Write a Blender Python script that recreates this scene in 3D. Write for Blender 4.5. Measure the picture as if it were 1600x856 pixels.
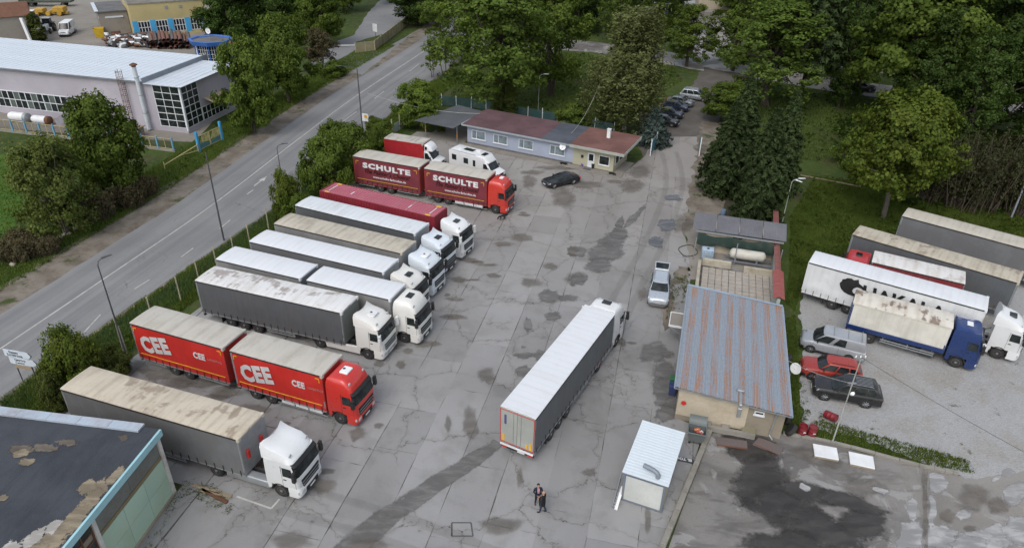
import bpy, bmesh, math, random
import numpy as np
from mathutils import Vector, Matrix

# ------------------------------------------------------------------ scene, camera, light
for o in list(bpy.data.objects): bpy.data.objects.remove(o)
SC = bpy.context.scene
COL = SC.collection
R = math.radians
rnd = random.Random(7)

FPX, PITCH, CAMH, ROLL = 1107.68, R(30.409), 34.06, R(1.2657)
cam_d = bpy.data.cameras.new('camera'); cam = bpy.data.objects.new('camera', cam_d); COL.objects.link(cam)
cam_d.sensor_width = 36.0; cam_d.lens = FPX / 1600 * 36.0; cam_d.clip_end = 3000; cam_d.clip_start = 0.5
cam.matrix_world = Matrix.Translation((0, 0, CAMH)) @ Matrix.Rotation(math.pi/2 - PITCH, 4, 'X') @ Matrix.Rotation(ROLL, 4, 'Z')
SC.camera = cam

SUN_EL, SUN_AZ = R(52), R(205)       # soft light through cloud, from behind the viewer's left
W = bpy.data.worlds.new('World'); SC.world = W; W.use_nodes = True
wt = W.node_tree; wt.nodes.clear()
wo = wt.nodes.new('ShaderNodeOutputWorld'); wb = wt.nodes.new('ShaderNodeBackground')
ws = wt.nodes.new('ShaderNodeTexSky'); ws.sky_type = 'NISHITA'; ws.sun_disc = False
ws.sun_elevation = SUN_EL; ws.sun_rotation = SUN_AZ; ws.air_density = 1.3; ws.dust_density = 4.0; ws.altitude = 500
wh = wt.nodes.new('ShaderNodeHueSaturation'); wh.inputs['Saturation'].default_value = 0.5
wt.links.new(ws.outputs[0], wh.inputs['Color']); wt.links.new(wh.outputs[0], wb.inputs[0])
wb.inputs[1].default_value = 0.118
wt.links.new(wb.outputs[0], wo.inputs[0])
sun_d = bpy.data.lights.new('sun', 'SUN'); sun = bpy.data.objects.new('sun', sun_d); COL.objects.link(sun)
sun_d.energy = 0.55; sun_d.angle = R(35); sun_d.color = (1.0, 0.97, 0.93)
sdir = Vector((math.sin(SUN_AZ)*math.cos(SUN_EL), math.cos(SUN_AZ)*math.cos(SUN_EL), math.sin(SUN_EL)))
sun.rotation_euler = sdir.to_track_quat('Z', 'Y').to_euler()
sun.location = (0, 0, 80)
vs_ = SC.view_settings
vs_.view_transform = 'Standard'; vs_.look = 'None'; vs_.gamma = 1.0; vs_.use_curve_mapping = False
vs_.exposure = 0.80

# ------------------------------------------------------------------ survey: where a point seen in the photograph stands on the level ground (metres)
def G(px, py, z=0.0):
    x, y = px - 800, py - 428
    cr, sr = math.cos(ROLL), math.sin(ROLL); x, y = x*cr + y*sr, -x*sr + y*cr
    c, s = math.cos(PITCH), math.sin(PITCH)
    d = (x, FPX*c - y*s, -FPX*s - y*c); t = (z - CAMH)/d[2]
    return Vector((d[0]*t, d[1]*t, z))

# ------------------------------------------------------------------ material helpers
class T:
    def __init__(s, name):
        s.m = bpy.data.materials.new(name); s.m.use_nodes = True
        s.t = s.m.node_tree; s.t.nodes.clear()
        s.out = s.t.nodes.new('ShaderNodeOutputMaterial')
    def n(s, typ, props=None, **inp):
        nd = s.t.nodes.new('ShaderNode' + typ)
        for k, v in (props or {}).items(): setattr(nd, k, v)
        for k, v in inp.items():
            if k[0] == 'i' and k[1:].isdigit(): sk = nd.inputs[int(k[1:])]
            else: sk = nd.inputs[k.replace('_', ' ')]
            s.put(sk, v)
        return nd
    def put(s, sk, v):
        if isinstance(v, bpy.types.NodeSocket): s.t.links.new(v, sk)
        elif isinstance(v, (tuple, list)) and sk.type == 'RGBA' and len(v) == 3: sk.default_value = (*v, 1)
        else: sk.default_value = v
    def noise(s, vec, scale, detail=4, rough=.6, dist=0.0, out=0):
        return s.n('TexNoise', Vector=vec, Scale=scale, Detail=detail, Roughness=rough, Distortion=dist).outputs[out]
    def mix(s, f, a, b, blend='MIX'):
        nd = s.n('Mix', {'data_type': 'RGBA', 'blend_type': blend}, i0=f, i6=a, i7=b); return nd.outputs[2]
    def math(s, op, a, b=0.0, clamp=False):
        nd = s.n('Math', {'operation': op, 'use_clamp': clamp}, i0=a, i1=b); return nd.outputs[0]
    def ramp(s, f, p0, p1, v0=0.0, v1=1.0):
        nd = s.n('MapRange', {'interpolation_type': 'SMOOTHSTEP'}, i0=f, i1=p0, i2=p1, i3=v0, i4=v1); return nd.outputs[0]
    def pos(s): return s.n('NewGeometry').outputs['Position']
    def objc(s, rand=True):
        v = s.n('TexCoord').outputs['Object']
        if not rand: return v
        r = s.n('ObjectInfo').outputs['Random']
        r = s.math('MULTIPLY', r, 37.0)
        return s.n('VectorMath', {'operation': 'ADD'}, i0=v, i1=s.n('CombineXYZ', X=r, Y=r, Z=r).outputs[0]).outputs[0]
    def map(s, vec, sc=(1, 1, 1), rot=(0, 0, 0), loc=(0, 0, 0)):
        return s.n('Mapping', Vector=vec, Scale=sc, Rotation=rot, Location=loc).outputs[0]
    def sep(s, vec): return s.n('SeparateXYZ', Vector=vec).outputs
    def bump(s, h, strength=.3, dist=.02): return s.n('Bump', Strength=strength, Distance=dist, Height=h).outputs[0]
    def bsdf(s, col, rough=.7, metal=0.0, bump=None, spec=.4, alpha=None, coat=0.0, sub=None):
        nd = s.n('BsdfPrincipled', Base_Color=col, Roughness=rough, Metallic=metal)
        nd.inputs['Specular IOR Level'].default_value = spec
        if coat: nd.inputs['Coat Weight'].default_value = coat; nd.inputs['Coat Roughness'].default_value = .08
        if bump is not None: s.t.links.new(bump, nd.inputs['Normal'])
        if alpha is not None: s.put(nd.inputs['Alpha'], alpha)
        s.t.links.new(nd.outputs[0], s.out.inputs[0]); s.node = nd
        return s.m

_mc = {}
def memo(key, fn):
    if key not in _mc: _mc[key] = fn()
    return _mc[key]

def plain(name, col, rough=.6, metal=0.0, dirt=.25, scale=1.3, dirtcol=(.16, .13, .10), spec=.4, coat=0.0, bump=.0, grain=.25):
    """a coloured surface with uneven dirt and fine grain"""
    def mk():
        t = T(name); v = t.objc()
        a = t.noise(v, scale, 6, .65); b = t.noise(v, scale*9, 3, .6)
        f = t.ramp(t.math('ADD', t.math('MULTIPLY', a, 1-grain), t.math('MULTIPLY', b, grain)), .42, .72)
        c = t.mix(t.math('MULTIPLY', f, dirt), col, dirtcol)
        var = t.ramp(t.noise(v, scale*.35, 2), .3, .7, .9, 1.06)
        c = t.mix(1.0, c, t.n('CombineColor', Red=var, Green=var, Blue=var).outputs[0], 'MULTIPLY')
        rr = t.ramp(b, .3, .7, max(.02, rough-.08), min(1, rough+.1))
        return t.bsdf(c, rr, metal, t.bump(b, bump, .01) if bump else None, spec, coat=coat)
    return memo(('plain', name), mk)

def paint(name, col, dirt=.10): return plain('paint_'+name, col, .34, 0, dirt, .5, (.17, .155, .13), .5, .5, grain=.0)
def glass_m():
    def mk():
        t = T('dark_glass'); v = t.objc()
        c = t.mix(t.ramp(t.noise(v, 1.5, 3), .35, .7), (.010, .013, .014), (.032, .040, .040))
        return t.bsdf(c, .08, 0, None, .32)
    return memo('glass', mk)
def curtain(name, col, dirt=.35, blotch=(.15, .13, .12)):
    """PVC lorry curtain: streaky dirt, faint vertical folds"""
    def mk():
        t = T('curtain_'+name); v = t.objc()
        st = t.noise(t.map(v, (2.2, 2.2, .25)), 1.6, 5, .6); cl = t.noise(v, .55, 4, .6)
        z = t.sep(t.n('TexCoord').outputs['Object'])[2]
        f = t.math('ADD', t.math('MULTIPLY', st, .55), t.math('MULTIPLY', cl, .45))
        f = t.math('ADD', f, t.ramp(z, 1.9, 1.0, 0, .12))
        c = t.mix(t.math('MULTIPLY', t.ramp(f, .42, .68), dirt), col, blotch)
        c = t.mix(t.math('MULTIPLY', t.ramp(cl, .55, .35), .22), c, tuple(min(1, x*1.5+.02) for x in col))
        ln = t.math('ABSOLUTE', t.math('SINE', t.math('MULTIPLY', t.sep(t.n('TexCoord').outputs['Object'])[0], 3.14159/.62)))
        c = t.mix(t.math('MULTIPLY', t.ramp(ln, .07, .0), .35), c, tuple(x*.55 for x in col))
        fold = t.noise(t.map(v, (3.2, 3.2, .1)), 1.4, 2, .4)
        return t.bsdf(c, .5, 0, t.bump(fold, .5, .05), .4)
    return memo(('curtain', name), mk)
def tarp_roof(name, col, stain=(.22, .18, .13), amt=.5, rust=0.0, rib=.6, seed=0):
    """fabric roof of a lorry: bows showing through as bands, grime pooled between them, some rust stains"""
    def mk():
        t = T('roof_'+name); v0 = t.n('TexCoord').outputs['Object']; v = t.objc()
        x = t.sep(v0)[0]
        band = t.math('SINE', t.math('MULTIPLY', x, 2*math.pi/rib))
        bandw = t.ramp(band, .2, 1, 0, 1)
        d = t.noise(t.map(v, (.9, .45, 1)), 1.0, 6, .62, .4); d2 = t.noise(v, 5, 4, .65); d3 = t.noise(t.map(v, (2.0, .22, 1)), 1.1, 3, .5)
        f = t.math('ADD', t.math('MULTIPLY', d, .6), t.math('MULTIPLY', d2, .18)); f = t.math('ADD', f, t.math('MULTIPLY', d3, .22))
        f = t.math('ADD', f, t.math('MULTIPLY', bandw, .05))
        c = t.mix(t.math('MULTIPLY', t.ramp(f, .44, .68), amt), col, stain)
        c = t.mix(t.math('MULTIPLY', bandw, .05), c, stain)
        if rust:
            rs = t.noise(t.map(v, (.55, .8, 1), loc=(seed, seed*2, 0)), .75, 4, .6, .2)
            rb = t.noise(t.map(v, (3.2, .8, 1)), 1.0, 3, .5)
            m = t.ramp(t.math('ADD', t.math('MULTIPLY', rs, .72), t.math('MULTIPLY', rb, .28)), .53, .60)
            c = t.mix(t.math('MULTIPLY', m, rust), c, (.13, .075, .045))
        return t.bsdf(c, .65, 0, t.bump(t.math('ADD', t.math('MULTIPLY', bandw, .5), t.math('MULTIPLY', d, .5)), .14, .05), .3)
    return memo(('tarp', name), mk)

MBLACK = plain('black_plastic', (.018, .018, .019), .55, 0, .3, 2, (.07, .065, .06))
MRUBBER = plain('tyre_rubber', (.022, .022, .022), .8, 0, .45, 2.5, (.09, .08, .07))
MSTEEL = plain('galvanised_steel', (.36, .38, .39), .45, .5, .35, 2, (.2, .19, .18))
MRIM = plain('wheel_steel', (.30, .30, .30), .42, .5, .5, 3, (.08, .07, .06))
MALLOY = plain('alloy_wheel', (.42, .43, .44), .3, .6, .3, 3, (.08, .07, .06))
MCHASSIS = plain('chassis_black', (.03, .031, .033), .6, 0, .5, 1.6, (.10, .09, .08))
MWHITE = plain('white_plastic', (.72, .73, .73), .45, 0, .18, 1.5, (.3, .28, .25))
MLAMP = plain('headlamp_glass', (.55, .57, .58), .12, .2, .2, 4, (.2, .2, .2), .8)
MRED = plain('red_reflector', (.50, .03, .025), .3, 0, .2)
MYEL = plain('yellow_tape', (.72, .42, .03), .4, 0, .2)
MORANGE = plain('orange_lamp', (.7, .25, .03), .3, 0, .1)
MGLASS = glass_m()
MPLATE = plain('plate_white', (.7, .7, .68), .4, 0, .15)

# ------------------------------------------------------------------ mesh helpers
class MB:
    def __init__(s): s.v = []; s.f = []; s.mi = []
    def add(s, vs, fs, mi=0):
        b = len(s.v); s.v += [tuple(p) for p in vs]; s.f += [tuple(b+i for i in f) for f in fs]; s.mi += [mi]*len(fs); return s
    def box(s, x0, x1, y0, y1, z0, z1, mi=0):
        v = [(x, y, z) for z in (z0, z1) for y in (y0, y1) for x in (x0, x1)]
        return s.add(v, [(0, 2, 3, 1), (4, 5, 7, 6), (0, 1, 5, 4), (2, 6, 7, 3), (0, 4, 6, 2), (1, 3, 7, 5)], mi)
    def quad(s, a, b, c, d, mi=0): return s.add([a, b, c, d], [(0, 1, 2, 3)], mi)
    def poly(s, pts, mi=0): return s.add(pts, [tuple(range(len(pts)))], mi)
    def prism(s, prof, y0, y1, mi=0, ax='y'):
        n = len(prof)
        if ax == 'y': v = [(p[0], y0, p[1]) for p in prof] + [(p[0], y1, p[1]) for p in prof]
        elif ax == 'x': v = [(y0, p[0], p[1]) for p in prof] + [(y1, p[0], p[1]) for p in prof]
        else: v = [(p[0], p[1], y0) for p in prof] + [(p[0], p[1], y1) for p in prof]
        f = [tuple(range(n))[::-1], tuple(range(n, 2*n))] + [(i, (i+1) % n, n+(i+1) % n, n+i) for i in range(n)]
        return s.add(v, f, mi)
    def loft(s, rings, cap=True, mi=0, closed=True):
        n = len(rings[0]); v = [p for r in rings for p in r]; f = []
        for k in range(len(rings)-1):
            for i in range(n if closed else n-1):
                j = (i+1) % n; f.append((k*n+i, k*n+j, (k+1)*n+j, (k+1)*n+i))
        if cap and closed: f.append(tuple(range(n))[::-1]); f.append(tuple((len(rings)-1)*n+i for i in range(n)))
        return s.add(v, f, mi)
    def cyl(s, p0, p1, r0, r1=None, n=10, mi=0, cap=True):
        p0, p1 = Vector(p0), Vector(p1); r1 = r0 if r1 is None else r1
        d = (p1-p0).normalized(); a = d.orthogonal().normalized(); b = d.cross(a)
        rings = [[p + (a*math.cos(2*math.pi*i/n) + b*math.sin(2*math.pi*i/n))*r for i in range(n)] for p, r in ((p0, r0), (p1, r1))]
        return s.loft(rings, cap, mi)
    def tube(s, pts, r, n=5, mi=0):
        pts = [Vector(p) for p in pts]; rings = []
        rr = r if isinstance(r, (list, tuple)) else [r]*len(pts)
        a = None
        for k, p in enumerate(pts):
            d = (pts[min(k+1, len(pts)-1)] - pts[max(k-1, 0)]).normalized()
            a = d.orthogonal().normalized() if a is None else (a - d*a.dot(d)).normalized()
            b = d.cross(a)
            rings.append([p + (a*math.cos(2*math.pi*i/n) + b*math.sin(2*math.pi*i/n))*rr[k] for i in range(n)])
        return s.loft(rings, True, mi)
    def lathe(s, prof, n=18, ax='y', c=(0, 0, 0), mi=0):
        rings = []
        for r, h in prof:
            ring = []
            for i in range(n):
                a = 2*math.pi*i/n; u, w = r*math.cos(a), r*math.sin(a)
                ring.append((c[0]+u, c[1]+h, c[2]+w) if ax == 'y' else (c[0]+u, c[1]+w, c[2]+h) if ax == 'z' else (c[0]+h, c[1]+u, c[2]+w))
            rings.append(ring)
        return s.loft(rings, True, mi)
    def mesh(s, name, mats, bevel=0, seg=1, smooth=None, fix=True):
        me = bpy.data.meshes.new(name); me.from_pydata(s.v, [], s.f)
        if not isinstance(mats, (list, tuple)): mats = [mats]
        for m in mats: me.materials.append(m)
        me.polygons.foreach_set('material_index', s.mi)
        if fix or bevel:
            bm = bmesh.new(); bm.from_mesh(me)
            if fix: bmesh.ops.recalc_face_normals(bm, faces=bm.faces)
            if bevel:
                ed = [e for e in bm.edges if len(e.link_faces) == 2 and e.calc_face_angle(0) > R(25)]
                bmesh.ops.bevel(bm, geom=ed, offset=bevel, segments=seg, affect='EDGES', profile=.5, clamp_overlap=True)
            bm.to_mesh(me); bm.free()
        if smooth is not None:
            me.polygons.foreach_set('use_smooth', [True]*len(me.polygons)); me.set_sharp_from_angle(angle=R(smooth))
        me.update()
        return me

def ob(name, me, parent=None, loc=(0, 0, 0), rz=0.0, kind=None, rot=None, sc=None):
    o = bpy.data.objects.new(name, me); COL.objects.link(o)
    o.location = loc; o.rotation_euler = rot if rot else (0, 0, rz)
    if sc: o.scale = sc
    if parent is not None: o.parent = parent
    if kind: o['kind'] = kind
    return o
def tag(o, label, cat, group=None):
    o['label'] = label; o['category'] = cat
    if group: o['group'] = group
    return o
def thing(name, label, cat, loc=(0, 0, 0), rz=0.0, group=None):
    o = ob(name, None, None, loc, rz); o.empty_display_size = .3
    return tag(o, label, cat, group)
_bx = {}
def boxp(name, parent, x0, x1, y0, y1, z0, z1, mat, bevel=0.0):
    """a box part whose mesh is shared between equal boxes"""
    d = (round(x1-x0, 3), round(y1-y0, 3), round(z1-z0, 3), mat.name, bevel)
    if d not in _bx: _bx[d] = MB().box(-d[0]/2, d[0]/2, -d[1]/2, d[1]/2, -d[2]/2, d[2]/2).mesh(name, mat, bevel)
    return ob(name, _bx[d], parent, ((x0+x1)/2, (y0+y1)/2, (z0+z1)/2))
def text_mesh(txt, mat, size, bold=0.0, shear=0.0, space=1.0, align='LEFT', extrude=.004, wide=1.0):
    cu = bpy.data.curves.new('lettering', 'FONT'); cu.body = txt; cu.size = size; cu.offset = bold; cu.shear = shear
    cu.space_character = space; cu.align_x = align; cu.extrude = extrude; cu.resolution_u = 2
    o = bpy.data.objects.new('lettering', cu); COL.objects.link(o)
    bpy.context.view_layer.update()
    me = bpy.data.meshes.new_from_object(o.evaluated_get(bpy.context.evaluated_depsgraph_get()))
    bpy.data.objects.remove(o); bpy.data.curves.remove(cu)
    me.materials.clear(); me.materials.append(mat)
    if wide != 1.0: me.transform(Matrix.Diagonal((wide, 1, 1, 1)))
    return me

def smooth_path(pts, n=8):
    """Catmull-Rom through 2-D points"""
    P = [Vector((p[0], p[1], 0)) for p in pts]; out = []
    for i in range(len(P)-1):
        p0, p1, p2, p3 = P[max(i-1, 0)], P[i], P[i+1], P[min(i+2, len(P)-1)]
        for k in range(n):
            t = k/n
            out.append(.5*((2*p1)+(p2-p0)*t+(2*p0-5*p1+4*p2-p3)*t*t+(3*p1-p0-3*p2+p3)*t**3))
    out.append(P[-1]); return out
def ragged(pts, step=1.0, amp=.15, rng=None, closed=True):
    rng = rng or rnd; out = []; n = len(pts)
    for i in range(n if closed else n-1):
        a, b = Vector(pts[i][:2]), Vector(pts[(i+1) % n][:2]); L = (b-a).length; k = max(1, int(L/step))
        d = (b-a)/max(L, 1e-6); nn = Vector((-d.y, d.x))
        for j in range(k):
            off = 0 if j == 0 else rng.uniform(-amp, amp)
            p = a.lerp(b, (j + (rng.uniform(-.3, .3) if j else 0))/k) + nn*off; out.append((p.x, p.y))
    if not closed: out.append(tuple(pts[-1][:2]))
    return out
def sheet(name, pts, z, mat, kind='structure', parent=None):
    """flat ground sheet from an outline, filled"""
    bm = bmesh.new(); vs = [bm.verts.new((p[0], p[1], z)) for p in pts]
    es = [bm.edges.new((vs[i], vs[(i+1) % len(vs)])) for i in range(len(vs))]
    bmesh.ops.triangle_fill(bm, use_beauty=True, use_dissolve=False, edges=es)
    for f in bm.faces:
        if f.normal.z < 0: f.normal_flip()
    me = bpy.data.meshes.new(name); bm.to_mesh(me); bm.free(); me.materials.append(mat)
    return ob(name, me, parent, kind=kind)
# ------------------------------------------------------------------ ground materials
def grass_mat():
    t = T('grass_ground'); p = t.pos()
    a = t.noise(p, .07, 5, .6); b = t.noise(p, .9, 5, .65); c = t.noise(p, 6, 3, .7)
    col = t.mix(t.ramp(a, .38, .62), (.036, .058, .014), (.058, .088, .021))
    col = t.mix(t.ramp(b, .45, .7), col, (.080, .098, .030))
    col = t.mix(t.math('MULTIPLY', t.ramp(c, .5, .72), .6), col, (.022, .038, .012))
    col = t.mix(t.math('MULTIPLY', t.ramp(t.noise(p, .21, 6, .72, .6), .53, .66), .7), col, (.080, .066, .042))
    return t.bsdf(col, .95, 0, t.bump(c, .9, .12), .15)
def field_mat():
    t = T('field_grass'); p = t.pos()
    b = t.noise(p, .5, 5, .65); c = t.noise(p, 6, 3, .7)
    col = t.mix(t.ramp(b, .35, .65), (.045, .105, .016), (.070, .130, .024))
    col = t.mix(t.math('MULTIPLY', t.ramp(c, .5, .72), .5), col, (.03, .07, .012))
    return t.bsdf(col, .95, 0, t.bump(c, .9, .1), .15)
def dirt_mat():
    t = T('verge_dirt'); p = t.pos()
    a = t.noise(p, .5, 6, .68, .3); c = t.noise(p, 7, 4, .7)
    col = t.mix(t.ramp(a, .35, .65), (.125, .105, .082), (.21, .185, .155))
    col = t.mix(t.math('MULTIPLY', t.ramp(c, .5, .75), .5), col, (.30, .275, .24))
    col = t.mix(t.ramp(t.noise(p, .28, 5, .7), .56, .66), col, (.052, .070, .022))
    return t.bsdf(col, .95, 0, t.bump(c, .6, .05), .15)
def road_mat():
    t = T('road_asphalt'); uv = t.n('UVMap').outputs[0]; p = t.pos()
    s = t.sep(uv)
    tr = t.noise(t.map(uv, (.9, .012, 1)), 1.0, 4, .55)
    a = t.noise(p, .12, 5, .6); c = t.noise(p, 9, 3, .7); e = t.noise(t.map(uv, (3.0, .06, 1)), 1.2, 4, .6)
    col = t.mix(t.ramp(t.math('ADD', t.math('MULTIPLY', tr, .6), t.math('MULTIPLY', a, .4)), .36, .64), (.165, .167, .170), (.232, .232, .230))
    col = t.mix(t.math('MULTIPLY', t.ramp(e, .55, .72), .35), col, (.25, .245, .235))
    col = t.mix(t.math('MULTIPLY', t.ramp(c, .5, .7), .25), col, (.11, .11, .112))
    vd = t.n('TexVoronoi', {'feature': 'DISTANCE_TO_EDGE'}, Vector=t.n('VectorMath', {'operation': 'ADD'}, i0=p, i1=t.n('VectorMath', {'operation': 'SCALE'}, i0=t.noise(p, .8, 4, .6, 0, 1), Scale=1.6).outputs[0]).outputs[0], Scale=.11).outputs[0]
    cr = t.math('MULTIPLY', t.ramp(vd, .006, .0, 0, 1), t.ramp(t.noise(p, .09, 3), .5, .62))
    col = t.mix(t.math('MULTIPLY', cr, .6), col, (.05, .05, .05))
    return t.bsdf(col, .88, 0, t.bump(c, .3, .02), .25)
def concrete_mat(name='yard_concrete', slab=True):
    t = T(name); p = t.pos()
    wob = t.n('VectorMath', {'operation': 'SCALE'}, i0=t.noise(p, .55, 5, .65, 0, 1), Scale=2.4).outputs[0]
    pw = t.n('VectorMath', {'operation': 'ADD'}, i0=p, i1=wob).outputs[0]
    big = t.noise(p, .055, 5, .6, .4); mid = t.noise(p, .38, 6, .66, .3); fine = t.noise(p, 11, 3, .7); streak = t.noise(t.map(p, (.9, .12, 1), (0, 0, R(-15))), .8, 5, .6)
    col = t.mix(t.ramp(big, .35, .65), (.238, .235, .230), (.288, .286, .282))
    col = t.mix(t.math('MULTIPLY', t.ramp(mid, .46, .66), .5), col, (.180, .175, .168))
    col = t.mix(t.math('MULTIPLY', t.ramp(streak, .5, .72), .3), col, (.315, .313, .308))
    col = t.mix(t.math('MULTIPLY', t.ramp(t.noise(p, .9, 5, .7, .6), .63, .74), .55), col, (.15, .136, .118))
    col = t.mix(t.math('MULTIPLY', t.ramp(fine, .52, .75), .22), col, (.18, .17, .16))
    col = t.mix(t.math('MULTIPLY', t.ramp(t.math('ADD', t.sep(p)[1], t.math('MULTIPLY', mid, 22)), 55, 92), .55), col, (.255, .232, .205))
    v1 = t.n('TexVoronoi', {'feature': 'DISTANCE_TO_EDGE'}, Vector=pw, Scale=.16).outputs[0]
    v2 = t.n('TexVoronoi', {'feature': 'DISTANCE_TO_EDGE'}, Vector=pw, Scale=.62).outputs[0]
    m1 = t.ramp(t.noise(p, .07, 3, .5), .36, .46); m2 = t.ramp(t.noise(t.map(p, loc=(31, 7, 0)), .085, 3, .6), .56, .66)
    c1 = t.math('MULTIPLY', t.ramp(v1, .0065, .0015, 0, 1), m1); c2 = t.math('MULTIPLY', t.ramp(v2, .016, .004, 0, 1), m2)
    cr = t.math('MAXIMUM', c1, c2)
    halo = t.math('MAXIMUM', t.math('MULTIPLY', t.ramp(v1, .05, .0), m1), t.math('MULTIPLY', t.ramp(v2, .12, .0), m2))
    col = t.mix(t.math('MULTIPLY', halo, .22), col, (.16, .148, .13))
    col = t.mix(t.math('MULTIPLY', cr, t.ramp(t.noise(p, 1.7, 4, .7), .38, .62, .15, .8)), col, (.06, .055, .048))
    if slab:
        r = t.ramp(t.n('ObjectInfo').outputs['Random'], 0, 1, .90, 1.07)
        col = t.mix(1.0, col, t.n('CombineColor', Red=r, Green=r, Blue=r).outputs[0], 'MULTIPLY')
    h = t.math('SUBTRACT', fine, t.math('MULTIPLY', cr, 2.0))
    return t.bsdf(col, t.ramp(mid, .3, .7, .9, .72), 0, t.bump(h, .35, .03), .3)
def joint_mat():
    t = T('slab_joint_soil'); p = t.pos()
    col = t.mix(t.ramp(t.noise(p, 1.4, 4, .7), .45, .62), (.085, .079, .071), (.20, .192, .182))
    return t.bsdf(col, .95, 0, None, .1)
def gravel_mat():
    t = T('gravel'); p = t.pos()
    a = t.noise(p, .22, 6, .65, .4); v = t.n('TexVoronoi', Vector=p, Scale=9.0); f = t.noise(p, 14, 3, .7)
    col = t.mix(t.ramp(a, .44, .66), (.300, .302, .302), (.255, .24, .215))
    col = t.mix(t.math('MULTIPLY', t.sep(v.outputs['Color'])[0], .35), col, (.42, .42, .41))
    col = t.mix(t.math('MULTIPLY', t.ramp(f, .5, .72), .5), col, (.12, .11, .10))
    col = t.mix(t.math('MULTIPLY', t.ramp(t.noise(p, .6, 5, .7), .62, .70), .8), col, (.060, .068, .026))
    col = t.mix(t.math('MULTIPLY', t.ramp(t.noise(p, 1.1, 5, .7), .64, .70), .6), col, (.10, .08, .06))
    return t.bsdf(col, .95, 0, t.bump(v.outputs[0], .6, .05), .2)
def lot_mat():
    t = T('worn_asphalt'); p = t.pos()
    a = t.noise(p, .16, 6, .62, .7); b = t.noise(t.map(p, (.5, 1.4, 1), (0, 0, R(15))), .6, 6, .66, .6); f = t.noise(p, 10, 3, .7)
    x = t.sep(p)[0]
    col = t.mix(t.ramp(a, .42, .58), (.13, .122, .112), (.20, .19, .176))
    col = t.mix(t.math('MULTIPLY', t.ramp(b, .50, .62), .55), col, (.085, .078, .070))
    col = t.mix(t.math('MULTIPLY', t.ramp(x, 22, 31), .75), col, (.265, .248, .222))
    col = t.mix(t.math('MULTIPLY', t.ramp(t.noise(p, .30, 5, .6, 1.2), .55, .60), .65), col, (.30, .295, .285))
    col = t.mix(t.math('MULTIPLY', t.ramp(f, .5, .72), .3), col, (.07, .066, .06))
    wet = t.ramp(t.noise(p, .2, 5, .6, .9), .50, .56, .85, .35)
    return t.bsdf(col, wet, 0, t.bump(f, .2, .02), .4)
def stain_mat(name, col, rough, strength=1.0, spec=.4, edge=.5, ns=1.0):
    t = T(name); p = t.pos()
    d = t.n('Attribute', {'attribute_name': 'd'}).outputs['Fac']
    nz = t.math('ADD', t.math('MULTIPLY', t.noise(p, .55*ns, 6, .65, .5), 1.25), t.math('MULTIPLY', t.noise(p, 3.5*ns, 4, .7), .45))
    a = t.ramp(t.math('ADD', d, t.math('MULTIPLY', t.math('SUBTRACT', nz, .85), 1.25)), .42-edge*.42, .42+edge*.42)
    a = t.math('MULTIPLY', a, t.ramp(d, .0, .22))
    c = t.mix(t.ramp(t.noise(t.map(p, (.6, 1.6, 1), (0, 0, R(15))), .9, 6, .65, .5), .4, .68), col, tuple(x*1.75 for x in col))
    return t.bsdf(c, rough, 0, None, spec, alpha=t.math('MULTIPLY', a, strength))
MGRASS, MFIELD, MDIRT, MROAD = grass_mat(), field_mat(), dirt_mat(), road_mat()
MCONC, MCONCB, MJOINT, MGRAVEL, MLOT = concrete_mat(), concrete_mat('old_concrete', False), joint_mat(), gravel_mat(), lot_mat()
MWET = stain_mat('wet_concrete', (.125, .120, .113), .5, .72)
MPUD = stain_mat('puddle_water', (.085, .085, .086), .12, .85, .5, .3)
MBROWN = stain_mat('mud_stain', (.125, .112, .095), .7, .50, .3, .9)
MDARK = stain_mat('dark_wet_asphalt', (.040, .037, .034), .42, .85, .4, .7)
MLIGHT = stain_mat('dry_light_patch', (.27, .268, .265), .7, .8, .3, .3)
MPAINT = plain('road_paint', (.46, .45, .41), .8, 0, .75, 2.2, (.22, .215, .21))
MKERB = plain('kerb_concrete', (.26, .245, .215), .9, 0, .6, 1.1, (.12, .11, .08), bump=.3)
MTANCON = plain('tan_concrete', (.235, .215, .185), .9, 0, .5, .25, (.14, .125, .105))

# ------------------------------------------------------------------ terrain
g = MB()
for i in range(12):
    for j in range(12):
        x0, x1 = -420+70*i, -350+70*i; y0, y1 = -60+70*j, 10+70*j
        g.quad((x0, y0, 0), (x1, y0, 0), (x1, y1, 0), (x0, y1, 0))
ob('ground', g.mesh('ground', MGRASS), kind='structure')
sheet('meadow', ragged([G(-60, 250), G(40, 235), G(60, 262), G(30, 330), G(-10, 420), G(-90, 430)], 1.2, .4), .008, MFIELD)

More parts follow.
